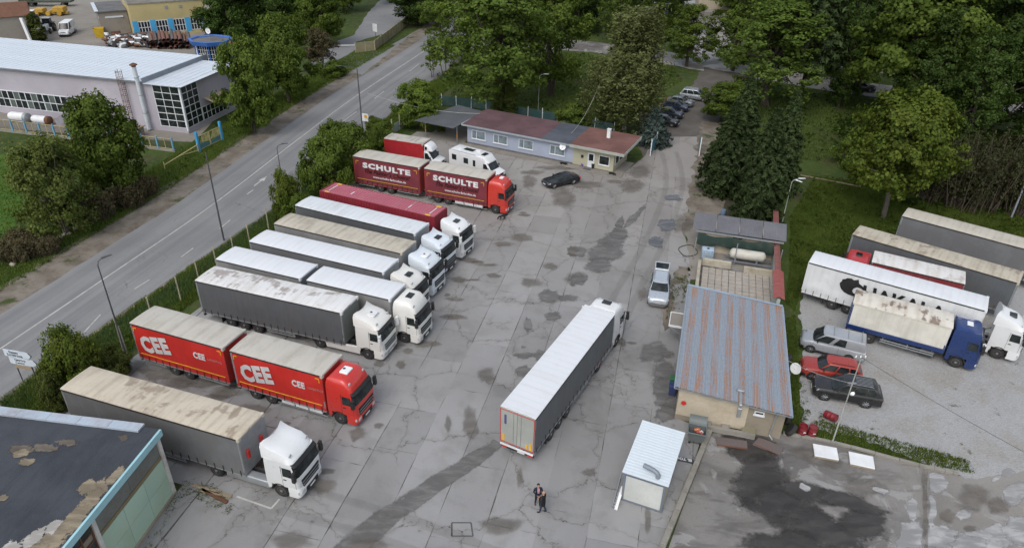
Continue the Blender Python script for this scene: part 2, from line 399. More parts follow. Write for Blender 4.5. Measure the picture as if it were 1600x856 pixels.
# ------------------------------------------------------------------ the main road
RC = [(-53, -8), (-47, 17), (-40.1, 44.6), (-37.2, 56.4), (-33.5, 72.2), (-29.7, 94.4), (-25.9, 115), (-18.1, 149), (-11, 185), (-3, 225), (8, 290), (20, 350)]
RP = smooth_path(RC, 8)
def road_off(y):
    for (a, oa), (b, ob_) in zip([(-20, 4.6), (45, 5.0), (60, 5.9), (75, 7.0), (97, 8.4), (126, 8.6)], [(45, 5.0), (60, 5.9), (75, 7.0), (97, 8.4), (126, 8.6), (400, 8.6)]):
        if y <= b: return oa + (ob_-oa)*(y-a)/(b-a)
    return 8.6
def rnorm(i):
    d = (RP[min(i+1, len(RP)-1)] - RP[max(i-1, 0)]).normalized(); return Vector((d.y, -d.x, 0))
def strip(name, offs, z, mat, kind='structure', parent=None, i0=0, i1=None, jit=(0, 0)):
    """ribbon along the road between two offsets from the white line (+ = towards the yard); carries u,v in metres"""
    i1 = i1 or len(RP)-1; vs = []; fs = []; uv = []; L = 0
    for k, i in enumerate(range(i0, i1+1)):
        if k: L += (RP[i]-RP[i-1]).length
        n = rnorm(i); y = RP[i].y
        o = [(f(y) if callable(f) else f) + (rnd.uniform(-jt, jt)) for f, jt in zip(offs, jit)]
        vs += [tuple(RP[i]+n*o[0]+Vector((0, 0, z))), tuple(RP[i]+n*o[1]+Vector((0, 0, z)))]; uv += [(o[0], L), (o[1], L)]
        if k: fs.append((2*k-2, 2*k-1, 2*k+1, 2*k))
    me = bpy.data.meshes.new(name); me.from_pydata(vs, [], fs); me.materials.append(mat)
    ul = me.uv_layers.new(name='UVMap')
    for lp in me.loops: ul.data[lp.index].uv = uv[lp.vertex_index]
    o = ob(name, me, parent, kind=None if parent else kind); return o
strip('road_shoulder', (-7.9, -3.6), .012, MDIRT, jit=(.5, 0))
strip('road_shoulder', (lambda y: road_off(y)-.3, lambda y: road_off(y)+.55), .012, MDIRT, jit=(0, .2))
ROAD = strip('road', (-4.05, road_off), .03, MROAD, jit=(.1, .12))
strip('lane_marking', (-.07, .07), .036, MPAINT, parent=ROAD)
# broken lane line on the yard side, and two worn arrows
def along(y):
    best = min(range(1, len(RP)-1), key=lambda i: abs(RP[i].y-y)); return best
def dash(p, q, w=.12, z=.036):
    p, q = Vector(p), Vector(q); d = (q-p).normalized(); n = Vector((-d.y, d.x))*w/2
    me = MB().quad((*(p-n), z), (*(p+n), z), (*(q+n), z), (*(q-n), z)).mesh('lane_marking', MPAINT); ob('lane_marking', me, ROAD)
for a, b in [((132, 519), (157, 492)), ((210, 452), (234, 437)), ((283, 402), (302, 388)), ((343, 358), (360, 344)), ((386, 304), (396, 297)), ((535, 191), (557, 175)), ((585, 155), (600, 143)), ((640, 112), (655, 100))]:
    dash(G(*a)[:2], G(*b)[:2])
for a, b in [((397, 291), (417, 276)),]:
    p, q = G(*a).to_2d(), G(*b).to_2d(); d = (q-p).normalized(); n = Vector((-d.y, d.x)); m = p.lerp(q, .55)
    me = MB().poly([(*(p-n*.09), .036), (*(p+n*.09), .036), (*(m+n*.09), .036), (*(m+n*.38), .036), (*q, .036), (*(m-n*.38), .036), (*(m-n*.09), .036)]).mesh('lane_marking', MPAINT, fix=False)
    ob('lane_marking', me, ROAD)

# ------------------------------------------------------------------ other paved ground
sheet('factory_yard', ragged([G(*p) for p in [(-90, -14), (330, -14), (333, 70), (372, 98), (352, 168), (300, 222), (200, 215), (-90, 196)]], 3, .3), .006, MTANCON)
sheet('side_street', ragged([G(*p) for p in [(484, 100), (528, 64), (552, 56), (575, 20), (600, -5), (622, -9), (634, 28), (602, 52), (556, 66), (560, 84), (592, 80), (645, 52), (566, 118), (545, 108), (512, 110)]], 2, .2), .016, MROAD)
def ribbon(name, pts, w, z, mat, wob=.3):
    P = smooth_path(pts, 6); a, b = [], []
    for i, p in enumerate(P):
        d = (P[min(i+1, len(P)-1)]-P[max(i-1, 0)]).normalized(); n = Vector((-d.y, d.x, 0))*(w/2+rnd.uniform(-wob, wob)); a.append(tuple(p+n)[:2]); b.append(tuple(p-n)[:2])
    return sheet(name, a+b[::-1], z, mat)
ribbon('park_road', [(-16, 143), (-4, 152), (12, 154), (26, 148), (38, 139), (50, 132), (62, 125), (80, 118), (130, 104)], 9.5, .018, MLOT)
ribbon('park_road', [(38, 141), (42, 156), (45, 175), (49, 205), (54, 240)], 8, .022, MLOT)
ribbon('park_path', [(40, 150), (60, 143), (84, 134), (130, 120)], 4.5, .014, MLOT)
sheet('driveway', ragged([(17.3, 89), (25, 89), (28, 97), (33.5, 112), (38, 125), (42, 134), (36, 138), (31, 125), (26, 116), (19, 109), (18.5, 101), (16.8, 95)], 1.5, .4), .02, plain('driveway_asphalt', (.095, .084, .072), .8, 0, .6, .3, (.17, .16, .145)))
YARD = [(-21.6, 14), (-20.9, 26.4), (-20.2, 31.2), (-32.2, 34.2), (-30.2, 41), (-26.9, 51), (-24.2, 62), (-20.6, 75), (-17.2, 88), (-14.0, 97.5), (-10.5, 97), (-6.6, 92.2), (12.3, 82.6), (14.2, 84.5), (17.5, 90), (19.5, 97.5), (26.2, 98), (24.2, 89), (20.6, 76), (18.2, 67.5), (17.6, 61), (15.8, 54), (15.2, 50.2), (12.1, 40), (11.9, 38.3), (13.6, 37.2), (8.9, 27.2), (3, 14)]
yard = sheet('yard', ragged(YARD, 1.4, .16), .024, MJOINT)
def clip(poly, cell):
    out = poly
    for i in range(len(cell)):
        a, b = cell[i], cell[(i+1) % len(cell)]; inp = out; out = []
        if not inp: break
        side = lambda p: (b[0]-a[0])*(p[1]-a[1])-(b[1]-a[1])*(p[0]-a[0])
        for k in range(len(inp)):
            p, q = inp[k-1], inp[k]; sp, sq = side(p), side(q)
            if (sp >= 0) != (sq >= 0):
                t_ = sp/(sp-sq); out.append((p[0]+(q[0]-p[0])*t_, p[1]+(q[1]-p[1])*t_))
            if sq >= 0: out.append(q)
    return out
def area(p): return .5*sum(p[i-1][0]*p[i][1]-p[i][0]*p[i-1][1] for i in range(len(p)))
ydr = ragged(YARD[::-1] if area(YARD) < 0 else YARD, 2.5, .12)
ydr = [(p[0], p[1]) for p in ydr]
ua, U0 = R(77.2), (3.9, 37.8)
ud, vd = Vector((math.cos(ua), math.sin(ua))), Vector((math.cos(ua-math.pi/2), math.sin(ua-math.pi/2)))
nsl = 0
for iv in range(-17, 12):
    u = -38 + rnd.uniform(-.6, .6)
    vA = iv*2.95 + rnd.uniform(-.04, .04); shift = 4.1*(iv % 2) if -3 > iv else 0
    while u < 72:
        ln = rnd.choice([8.2, 8.2, 4.1, 6.0]); g_ = .011
        c0 = [(u+g_, vA+g_), (u+ln-g_, vA+g_), (u+ln-g_, vA+2.95-g_), (u+g_, vA+2.95-g_)]
        u += ln
        cell = []
        for k in range(4):
            a, b = c0[k], c0[(k+1) % 4]; m = 5
            for j in range(m):
                jj = .035 if j else 0
                q = (a[0]+(b[0]-a[0])*j/m + rnd.uniform(-jj, jj), a[1]+(b[1]-a[1])*j/m + rnd.uniform(-jj, jj))
                w = Vector(U0) + ud*(q[0]+shift*0) + vd*q[1]; cell.append((w.x, w.y))
        box4 = [cell[0], cell[5], cell[10], cell[15]]
        if area(box4) < 0: box4 = box4[::-1]
        pc = clip(ydr, box4)
        if len(pc) < 3 or abs(area(pc)) < .5: continue
        full = abs(abs(area(pc))-abs(area(box4))) < .02
        pl = cell if full else pc
        if area(pl) < 0: pl = pl[::-1]
        zt = .052 + rnd.uniform(0, .006)
        mb = MB(); n = len(pl)
        mb.add([(p[0], p[1], .02) for p in pl] + [(p[0], p[1], zt) for p in pl], [tuple(range(n, 2*n))] + [(k, (k+1) % n, n+(k+1) % n, n+k) for k in range(n)])
        ob('slab', mb.mesh('slab', MCONC, fix=False), yard); nsl += 1
print('slabs', nsl)
YZ = .058
lot = sheet('asphalt_lot', ragged([(9.3, 27.2), (14.1, 36.9), (18.9, 37.0), (22, 36.1), (27.1, 34.1), (29.5, 33.4), (34, 34.6), (47, 34), (70, 30), (60, 10), (3, 10)], 1.5, .08), .02, MLOT)
sheet('gravel_lot', ragged([(20.6, 37.6), (22.0, 42), (24.0, 47), (25.0, 51.5), (26.8, 55.5), (31, 59.5), (37, 66), (44, 66), (56, 56), (75, 48), (75, 30), (47, 33.2), (34, 34.0), (29.6, 33.2), (24.5, 36.6)], .4, .2), .028, MGRAVEL)
sheet('weedy_strip', ragged([(15.0, 56.5), (16.6, 57.5), (17.2, 60), (16.2, 60.2), (14.4, 56), (13.4, 53.5), (12.9, 49), (14.0, 50.5)], .5, .2), .064, MDIRT)
sheet('carport_floor', ragged([(-12.8, 95.8), (-7.2, 92.9), (-5.2, 97), (-6.4, 99.5), (-9.6, 101)], 1, .1), .066, MTANCON)
sheet('shelter_floor', ragged([(17.0, 59.6), (17.8, 63), (18.4, 68), (20.5, 69.5), (27.6, 66.2), (25.4, 57.6), (16.8, 57.6)], 1, .15), .064, MTANCON)

sheet('bare_earth', ragged([(18.0, 66.5), (19.4, 66.2), (24, 74), (28, 92), (31, 104), (28.5, 105), (25.6, 96), (23.6, 88), (20.2, 76)], 1.0, .45), .058, MDIRT)
sheet('needle_floor', ragged([(21, 68.5), (27.5, 66.5), (32, 80), (33, 96), (28, 96), (24, 78)], 1.2, .5), .012, plain('needle_litter', (.055, .046, .032), .95, 0, .5, .5, (.03, .045, .015)))
# stains, puddles and patches: each with its own outline, feathered by noise
def stain(name, poly, mat, z):
    c = Vector((sum(p[0] for p in poly)/len(poly), sum(p[1] for p in poly)/len(poly)))
    P = ragged(poly, .7, .12); n = len(P); vs = []; fs = []; dd = []
    for k, fr in enumerate((1.3, 1.0, .68, .34)):
        for p in P: vs.append((c.x+(p[0]-c.x)*fr, c.y+(p[1]-c.y)*fr, z)); dd.append((0, .34, .68, 1)[k])
    vs.append((c.x, c.y, z)); dd.append(1.0)
    for k in range(3):
        for i in range(n): j = (i+1) % n; fs.append((k*n+i, k*n+j, (k+1)*n+j, (k+1)*n+i))
    for i in range(n): fs.append((3*n+i, 3*n+(i+1) % n, 4*n))
    if area(P) < 0: fs = [f[::-1] for f in fs]
    me = bpy.data.meshes.new(name); me.from_pydata(vs, [], fs); me.materials.append(mat)
    at = me.attributes.new('d', 'FLOAT', 'POINT'); at.data.foreach_set('value', dd)
    return ob(name, me, kind='structure')
def ell(cx, cy, rx, ry, rot=0.0):
    out = []
    for k in range(14):
        a = 2*math.pi*k/14; s = rnd.uniform(.75, 1.15)
        x, y = rx*math.cos(a)*s, ry*math.sin(a)*s; x, y = x*math.cos(rot)-y*math.sin(rot), x*math.sin(rot)+y*math.cos(rot)
        p = G(cx+x, cy+y); out.append((p.x, p.y))
    return out
def px(pts): return [tuple(G(*p)[:2]) for p in pts]
_z = [YZ]
def sz(): _z[0] += .0006; return _z[0] + .004
A_ = lambda x, y: (720+x/3.567, 230+y/3.567)
B_ = lambda x, y: (800+x/4, 428+y/4)
# tyre trails, built as ribbons along the way the wheels went
def trail(name, pts, w0, w1, mat, prof=((-1.35, .0), (-.9, .55), (0, 1.0), (.75, .75), (1.25, 0))):
    P = smooth_path(pts, 7); vs, fs, dd = [], [], []; z = sz(); m = len(prof)
    for i, p in enumerate(P):
        d = (P[min(i+1, len(P)-1)]-P[max(i-1, 0)]).normalized(); n = Vector((-d.y, d.x, 0)); w = w0+(w1-w0)*i/len(P)
        for s_, q in prof: vs.append(tuple(p+n*w*s_+Vector((0, 0, z)))); dd.append(q if 0 < i < len(P)-1 else 0)
        if i:
            for k in range(m-1): fs.append((m*(i-1)+k, m*(i-1)+k+1, m*i+k+1, m*i+k))
    me = bpy.data.meshes.new(name); me.from_pydata(vs, [], fs); me.materials.append(mat)
    me.attributes.new('d', 'FLOAT', 'POINT').data.foreach_set('value', dd)
    bm = bmesh.new(); bm.from_mesh(me)
    for f in bm.faces:
        if f.normal.z < 0: f.normal_flip()
    bm.to_mesh(me); bm.free(); return ob(name, me, kind='structure')
trail('wet_trail', [(-.6, 35.6), (-1.9, 34.2), (-3.5, 32.6), (-5.2, 31.0), (-6.8, 29.3), (-8.3, 27.4), (-10, 25), (-12, 22)], .5, .92, MWET)
MTRACK = stain_mat('tyre_track', (.15, .14, .128), .8, .16, .3, 1.0)
for dx in (-1.0, 1.0):
    trail('tyre_track', [(21+dx, 92), (19.5+dx, 80), (15+dx, 66), (10.5+dx, 55), (7.5+dx, 47)], .32, .32, MTRACK)
    trail('tyre_track', [(-14, 30.5+dx), (-6, 28+dx), (2, 24.5+dx), (8, 20+dx)], .3, .3, MTRACK)
rs2 = random.Random(12)
for x, y in [(-11.5, 32.2), (-9.5, 36.5), (-9, 45.2), (-6.5, 46.8), (-5.5, 50.2), (-5.0, 53.2), (-4.8, 56.2), (-3.5, 59.8), (0.8, 70.5), (9.5, 47.5), (-16, 37), (-14, 34), (-20, 40), (-22, 45.5), (-24, 38), (-26, 39.5), (-17, 69), (-12, 70.5), (-8, 69.5)]:
    for k in range(2):
        cx, cy, rx, ry = x+rs2.uniform(-1.3, 1.3), y+rs2.uniform(-1, 1), rs2.uniform(.3, 1.0), rs2.uniform(.2, .7)
        stain('oil_stain', [(cx+rx*math.cos(a)*rs2.uniform(.7, 1.2), cy+ry*math.sin(a)*rs2.uniform(.7, 1.2)) for a in np.linspace(0, 2*math.pi, 12)[:-1]], MBROWN, sz())
for x, y, rx, ry, ro in [(880, 440, 22, 62, .45), (960, 400, 20, 95, .75), (850, 520, 95, 42, -.3), (790, 600, 120, 58, -.2), (770, 660, 90, 46, 0), (650, 585, 58, 38, 0), (880, 480, 50, 40, 0)]:
    c = A_(x, y); stain('wet_patch', ell(*c, rx/3.567, ry/3.567, ro), MWET, sz())
for x, y, rx, ry, ro in [(900, 500, 110, 68, 0), (960, 620, 85, 110, 0), (950, 740, 85, 110, 0), (1000, 840, 70, 70, 0), (960, 880, 80, 50, 0)]:
    c = B_(x, y); stain('wet_patch', ell(*c, rx/4, ry/4, ro), MWET, sz())
for x, y, rx, ry in [(1150, 440, 58, 44), (1090, 530, 46, 36), (1190, 285, 55, 22)]: c = A_(x, y); stain('puddle', ell(*c, rx/3.567, ry/3.567), MPUD, sz())
for x, y, rx, ry in [(570, 280, 68, 62), (950, 220, 70, 40), (1000, 145, 75, 45), (690, 215, 110, 20), (1240, 430, 60, 55), (380, 195, 40, 40), (340, 510, 60, 25), (240, 542, 60, 14), (640, 740, 60, 40), (180, 720, 40, 14), (500, 670, 45, 22), (400, 145, 60, 16), (860, 195, 60, 10), (560, 120, 160, 12), (1010, 820, 30, 40), (150, 660, 60, 8), (620, 590, 30, 30), (390, 760, 60, 30)]:
    c = A_(x, y); stain('mud_stain', ell(*c, rx/3.567, ry/3.567), MBROWN, sz())
for x, y, rx, ry in [(230, 145, 80, 42), (350, 155, 60, 24), (260, 270, 62, 28), (95, 330, 28, 52), (80, 515, 62, 20), (75, 620, 60, 45), (180, 520, 60, 40), (70, 462, 20, 9), (410, 40, 60, 40)]:
    c = B_(x, y); stain('wet_patch', ell(*c, rx/4, ry/4), MWET, sz())
for x, y, rx, ry in [(735, 662, 12, 24), (780, 822, 36, 14), (920, 740, 11, 7), (760, 588, 14, 13), (593, 570, 10, 6), (626, 571, 8, 7), (812, 748, 6, 16), (1012, 812, 5, 24), (455, 845, 34, 16), (575, 852, 30, 10), (700, 665, 5, 14), (500, 610, 20, 12), (245, 585, 26, 12), (275, 600, 30, 10), (320, 600, 24, 9), (220, 575, 20, 10), (330, 640, 30, 8), (300, 570, 24, 8), (285, 590, 30, 12), (350, 615, 26, 10), (400, 640, 30, 8)]:
    stain('oil_stain', ell(x, y, rx, ry), MBROWN, sz())
# a repaired square in the slab near the people, and a painted bay corner
mb = MB(); q = px([(706, 817), (736, 817), (739, 838), (706, 838)])
for k in range(4):
    a, b = Vector(q[k]), Vector(q[(k+1) % 4]); n = Vector((-(b-a).y, (b-a).x)).normalized()*.045; z = YZ+.004+k*.001
    mb.quad((*(a-n), z), (*(a+n), z), (*(b+n), z), (*(b-n), z))
ob('patch_outline', mb.mesh('patch_outline', plain('tar_seal', (.075, .075, .078), .7, 0, .5, 2)), kind='structure')
mb = MB()
for k, (a, b) in enumerate([((370, 776), (424, 795)), ((424, 795), (437, 780))]):
    a, b = Vector(G(*a)[:2]), Vector(G(*b)[:2]); n = Vector((-(b-a).y, (b-a).x)).normalized()*.06; z = YZ+.004+k*.001
    mb.quad((*(a-n), z), (*(a+n), z), (*(b+n), z), (*(b-n), z))
ob('bay_marking', mb.mesh('bay_marking', MPAINT), kind='structure')
# the lower right lot
C_ = lambda x, y: (1200+x/4, 642+y/4)
zl = [.024]
def zq(): zl[0] += .0006; return zl[0]
for x, y, rx, ry, ro in [(1175, 700, 42, 24, .1), (1190, 750, 44, 48, .2), (1225, 800, 70, 34, .4), (1290, 830, 80, 30, .3), (1350, 820, 44, 24, .3), (1230, 850, 70, 24, .1), (1260, 770, 50, 16, .3), (1145, 690, 24, 12, 0), (1330, 785, 60, 12, .25)]:
    stain('wet_patch', ell(x, y, rx, ry, ro), MDARK, zq())
for x, y, rx, ry in [(330, 300, 160, 50), (600, 480, 170, 60)]: stain('wet_patch', ell(*C_(x, y), rx/4, ry/4, .25), MBROWN, zq())
stain('dry_patch', px([C_(*p) for p in [(820, 690), (940, 690), (990, 740), (960, 860), (800, 870)]]), MLIGHT, zq())
for x, y, rx, ry, ro in [(1060, 450, 75, 80, 0), (1020, 620, 36, 120, 0), (1080, 790, 110, 90, 0), (1230, 640, 60, 40, -.6), (1540, 520, 110, 70, -.5), (1500, 385, 46, 34, 0), (1430, 420, 40, 14, -.5), (1400, 800, 180, 90, 0), (1580, 740, 120, 110, 0), (1250, 830, 120, 60, 0), (905, 610, 40, 75, -.2), (230, 480, 50, 22, .5), (700, 500, 60, 20, .3)]:
    stain('dry_patch', ell(*C_(x, y), rx/4, ry/4, ro), MLIGHT, zq())
for x, y, rx, ry in [(1290, 540, 110, 90), (1440, 590, 70, 60), (1260, 735, 45, 22), (1120, 660, 50, 40)]: stain('puddle', ell(*C_(x, y), rx/4, ry/4), MBROWN, zq())
stain('dark_stain', ell(*C_(985, 610), 6, 62, -.02), MBROWN, zq())

# ------------------------------------------------------------------ grass that stands up: verges, banks
def inpoly(x, y, P):
    c = False; n = len(P)
    for i in range(n):
        x0, y0 = P[i-1][:2]; x1, y1 = P[i][:2]
        if (y0 > y) != (y1 > y) and x < (x1-x0)*(y-y0)/(y1-y0)+x0: c = not c
    return c
def leaf_mat(name, dark, light, trans=.25, warm=None):
    t = T(name); v = t.n('Attribute', {'attribute_name': 'v'}).outputs['Fac']; r = t.n('ObjectInfo').outputs['Random']
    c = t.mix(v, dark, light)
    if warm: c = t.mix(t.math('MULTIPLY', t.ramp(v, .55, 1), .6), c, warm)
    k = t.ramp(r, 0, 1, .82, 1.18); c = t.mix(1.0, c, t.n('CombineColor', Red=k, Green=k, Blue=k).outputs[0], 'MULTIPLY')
    a = t.n('BsdfDiffuse', Color=c); b = t.n('BsdfTranslucent', Color=t.mix(1.0, c, (1.0, 1.0, .6), 'MULTIPLY'))
    gl = t.n('BsdfGlossy', Color=(.8, .9, .6, 1), Roughness=.5)
    m = t.n('MixShader', Fac=trans); t.t.links.new(a.outputs[0], m.inputs[1]); t.t.links.new(b.outputs[0], m.inputs[2])
    m2 = t.n('MixShader', Fac=.012); t.t.links.new(m.outputs[0], m2.inputs[1]); t.t.links.new(gl.outputs[0], m2.inputs[2])
    t.t.links.new(m2.outputs[0], t.out.inputs[0]); return t.m
def raw_mesh(name, V, F, mat, vals=None):
    """numpy verts (n,3), quads/tris (m,k)"""
    me = bpy.data.meshes.new(name); k = F.shape[1]
    me.vertices.add(len(V)); me.vertices.foreach_set('co', V.astype(np.float32).ravel())
    me.loops.add(F.size); me.loops.foreach_set('vertex_index', F.astype(np.int32).ravel())
    me.polygons.add(len(F)); me.polygons.foreach_set('loop_start', np.arange(0, F.size, k, dtype=np.int32))
    me.update(calc_edges=True); me.materials.append(mat)
    if vals is not None: me.attributes.new('v', 'FLOAT', 'POINT').data.foreach_set('value', vals.astype(np.float32))
    return me
MBLADE = leaf_mat('grass_blades', (.062, .100, .018), (.150, .205, .042), .35, (.19, .19, .065))
def turf(name, polys, dens, h, w=.05, seed=1):
    rg = np.random.default_rng(seed); pts = []
    for P in polys:
        xs = [p[0] for p in P]; ys = [p[1] for p in P]; A = abs(area([(p[0], p[1]) for p in P])); n = int(A*dens); k = 0
        cl = rg.random((40, 2))
        while k < n:
            x, y = rg.uniform(min(xs), max(xs)), rg.uniform(min(ys), max(ys))
            if inpoly(x, y, P): pts.append((x, y)); k += 1
    pts = np.array(pts); n = len(pts)
    sc = .5+.5*np.sin(pts[:, 0]*.9+1.3*np.sin(pts[:, 1]*.6))*np.cos(pts[:, 1]*.7)
    hh = h*(.35+.5*sc+.5*rg.random(n)); a = rg.uniform(0, 2*math.pi, n); ln = rg.uniform(0, .6, n)*hh; b = rg.uniform(0, 2*math.pi, n)
    base = np.column_stack([pts, np.zeros(n)]); dx = np.column_stack([np.cos(a), np.sin(a), np.zeros(n)])*(w*rg.uniform(.6, 1.6, n))[:, None]
    tip = base + np.column_stack([np.cos(b)*ln, np.sin(b)*ln, hh])
    V = np.stack([base-dx, base+dx, tip], 1).reshape(-1, 3); F = np.arange(3*n).reshape(-1, 3)
    v = np.clip(.25+.5*sc*rg.random(n)+.35*rg.random(n)-.1, 0, 1)
    return ob(name, raw_mesh(name, V, F, MBLADE, np.repeat(v, 3)), kind='stuff')
def offs(y0, y1, a, b):
    I = [i for i in range(len(RP)) if y0 <= RP[i].y <= y1]
    return [tuple((RP[i]+rnorm(i)*(a(RP[i].y) if callable(a) else a))[:2]) for i in I] + [tuple((RP[i]+rnorm(i)*(b(RP[i].y) if callable(b) else b))[:2]) for i in reversed(I)]
t_ = turf('verge_grass', [offs(14, 128, lambda y: road_off(y)+.3, lambda y: road_off(y)+4.6)], 150, .40, .035, 3)
t_ = turf('verge_grass', [offs(40, 150, -13, -7.2)], 90, .32, .035, 4)
t_ = turf('rough_grass', [[(24.6, 54), (27, 60), (31, 72), (38, 84), (60, 78), (58, 66), (45, 67), (37, 66.5), (31, 60), (27, 56.5), (25, 52.5)], [(19.5, 37.2), (20.5, 37.8), (23.4, 47), (24.9, 52), (23.4, 51)], [(20.6, 36.9), (27, 34.6), (30.2, 33.6), (30.5, 34.8), (25, 37.2), (22, 38.4)]], 200, .28, .028, 5)
t_ = turf('park_grass', [[(-11, 111), (6, 104), (16, 100), (20, 112), (30, 128), (30, 138), (10, 148), (-10, 138)], [(30, 92), (60, 84), (75, 100), (60, 118), (40, 128), (34, 108)]], 22, .28, .05, 6)
t_ = turf('field_grass', [px([(-20, 250), (40, 240), (70, 300), (30, 360), (-20, 410)])], 14, .3, .08, 9)
# ------------------------------------------------------------------ lorries
def wheel_meshes(r, w, rimr, key, rim_m, spokes=0):
    def mk():
        ty = MB().lathe([(rimr, -w/2+.02), (r-.05, -w/2), (r-.012, -w/2+.035), (r, -w/2+.06), (r, w/2-.06), (r-.012, w/2-.035), (r-.05, w/2), (rimr, w/2-.02)], 22).mesh('tyre', MRUBBER, smooth=35)
        rb = MB()
        d = -w/2
        rb.lathe([(rimr+.004, d+.03), (rimr-.02, d+.015), (rimr-.05, d+.06), (rimr*.62, d+.10), (rimr*.5, d+.045), (rimr*.30, d+.03), (rimr*.26, d-.01), (rimr*.1, d-.02)], 18)
        if spokes:
            for k in range(spokes):
                a = 2*math.pi*k/spokes
                p, q = Vector((math.cos(a)*rimr*.2, d+.02, math.sin(a)*rimr*.2)), Vector((math.cos(a)*rimr*.95, d+.02, math.sin(a)*rimr*.95))
                rb.cyl(p, q, rimr*.10, rimr*.14, 5)
        else:
            for k in range(8):
                a = 2*math.pi*k/8; c = Vector((math.cos(a)*rimr*.44, d+.04, math.sin(a)*rimr*.44)); rb.cyl(c, c+Vector((0, -.03, 0)), .022, .018, 5)
        return ty, rb.mesh('rim', rim_m, smooth=40)
    return memo(('wheel', key), mk)
def wheel(par, x, y, r=.5, w=.32, rimr=.29, key='lorry', rim_m=None, spokes=0, steer=0.0):
    ty, rim = wheel_meshes(r, w, rimr, key, rim_m or MRIM, spokes)
    o = ob('wheel', ty, par, (x, y, r), rot=(0, 0, steer + (math.pi if y > 0 else 0)))
    ob('rim', rim, o)
    return o

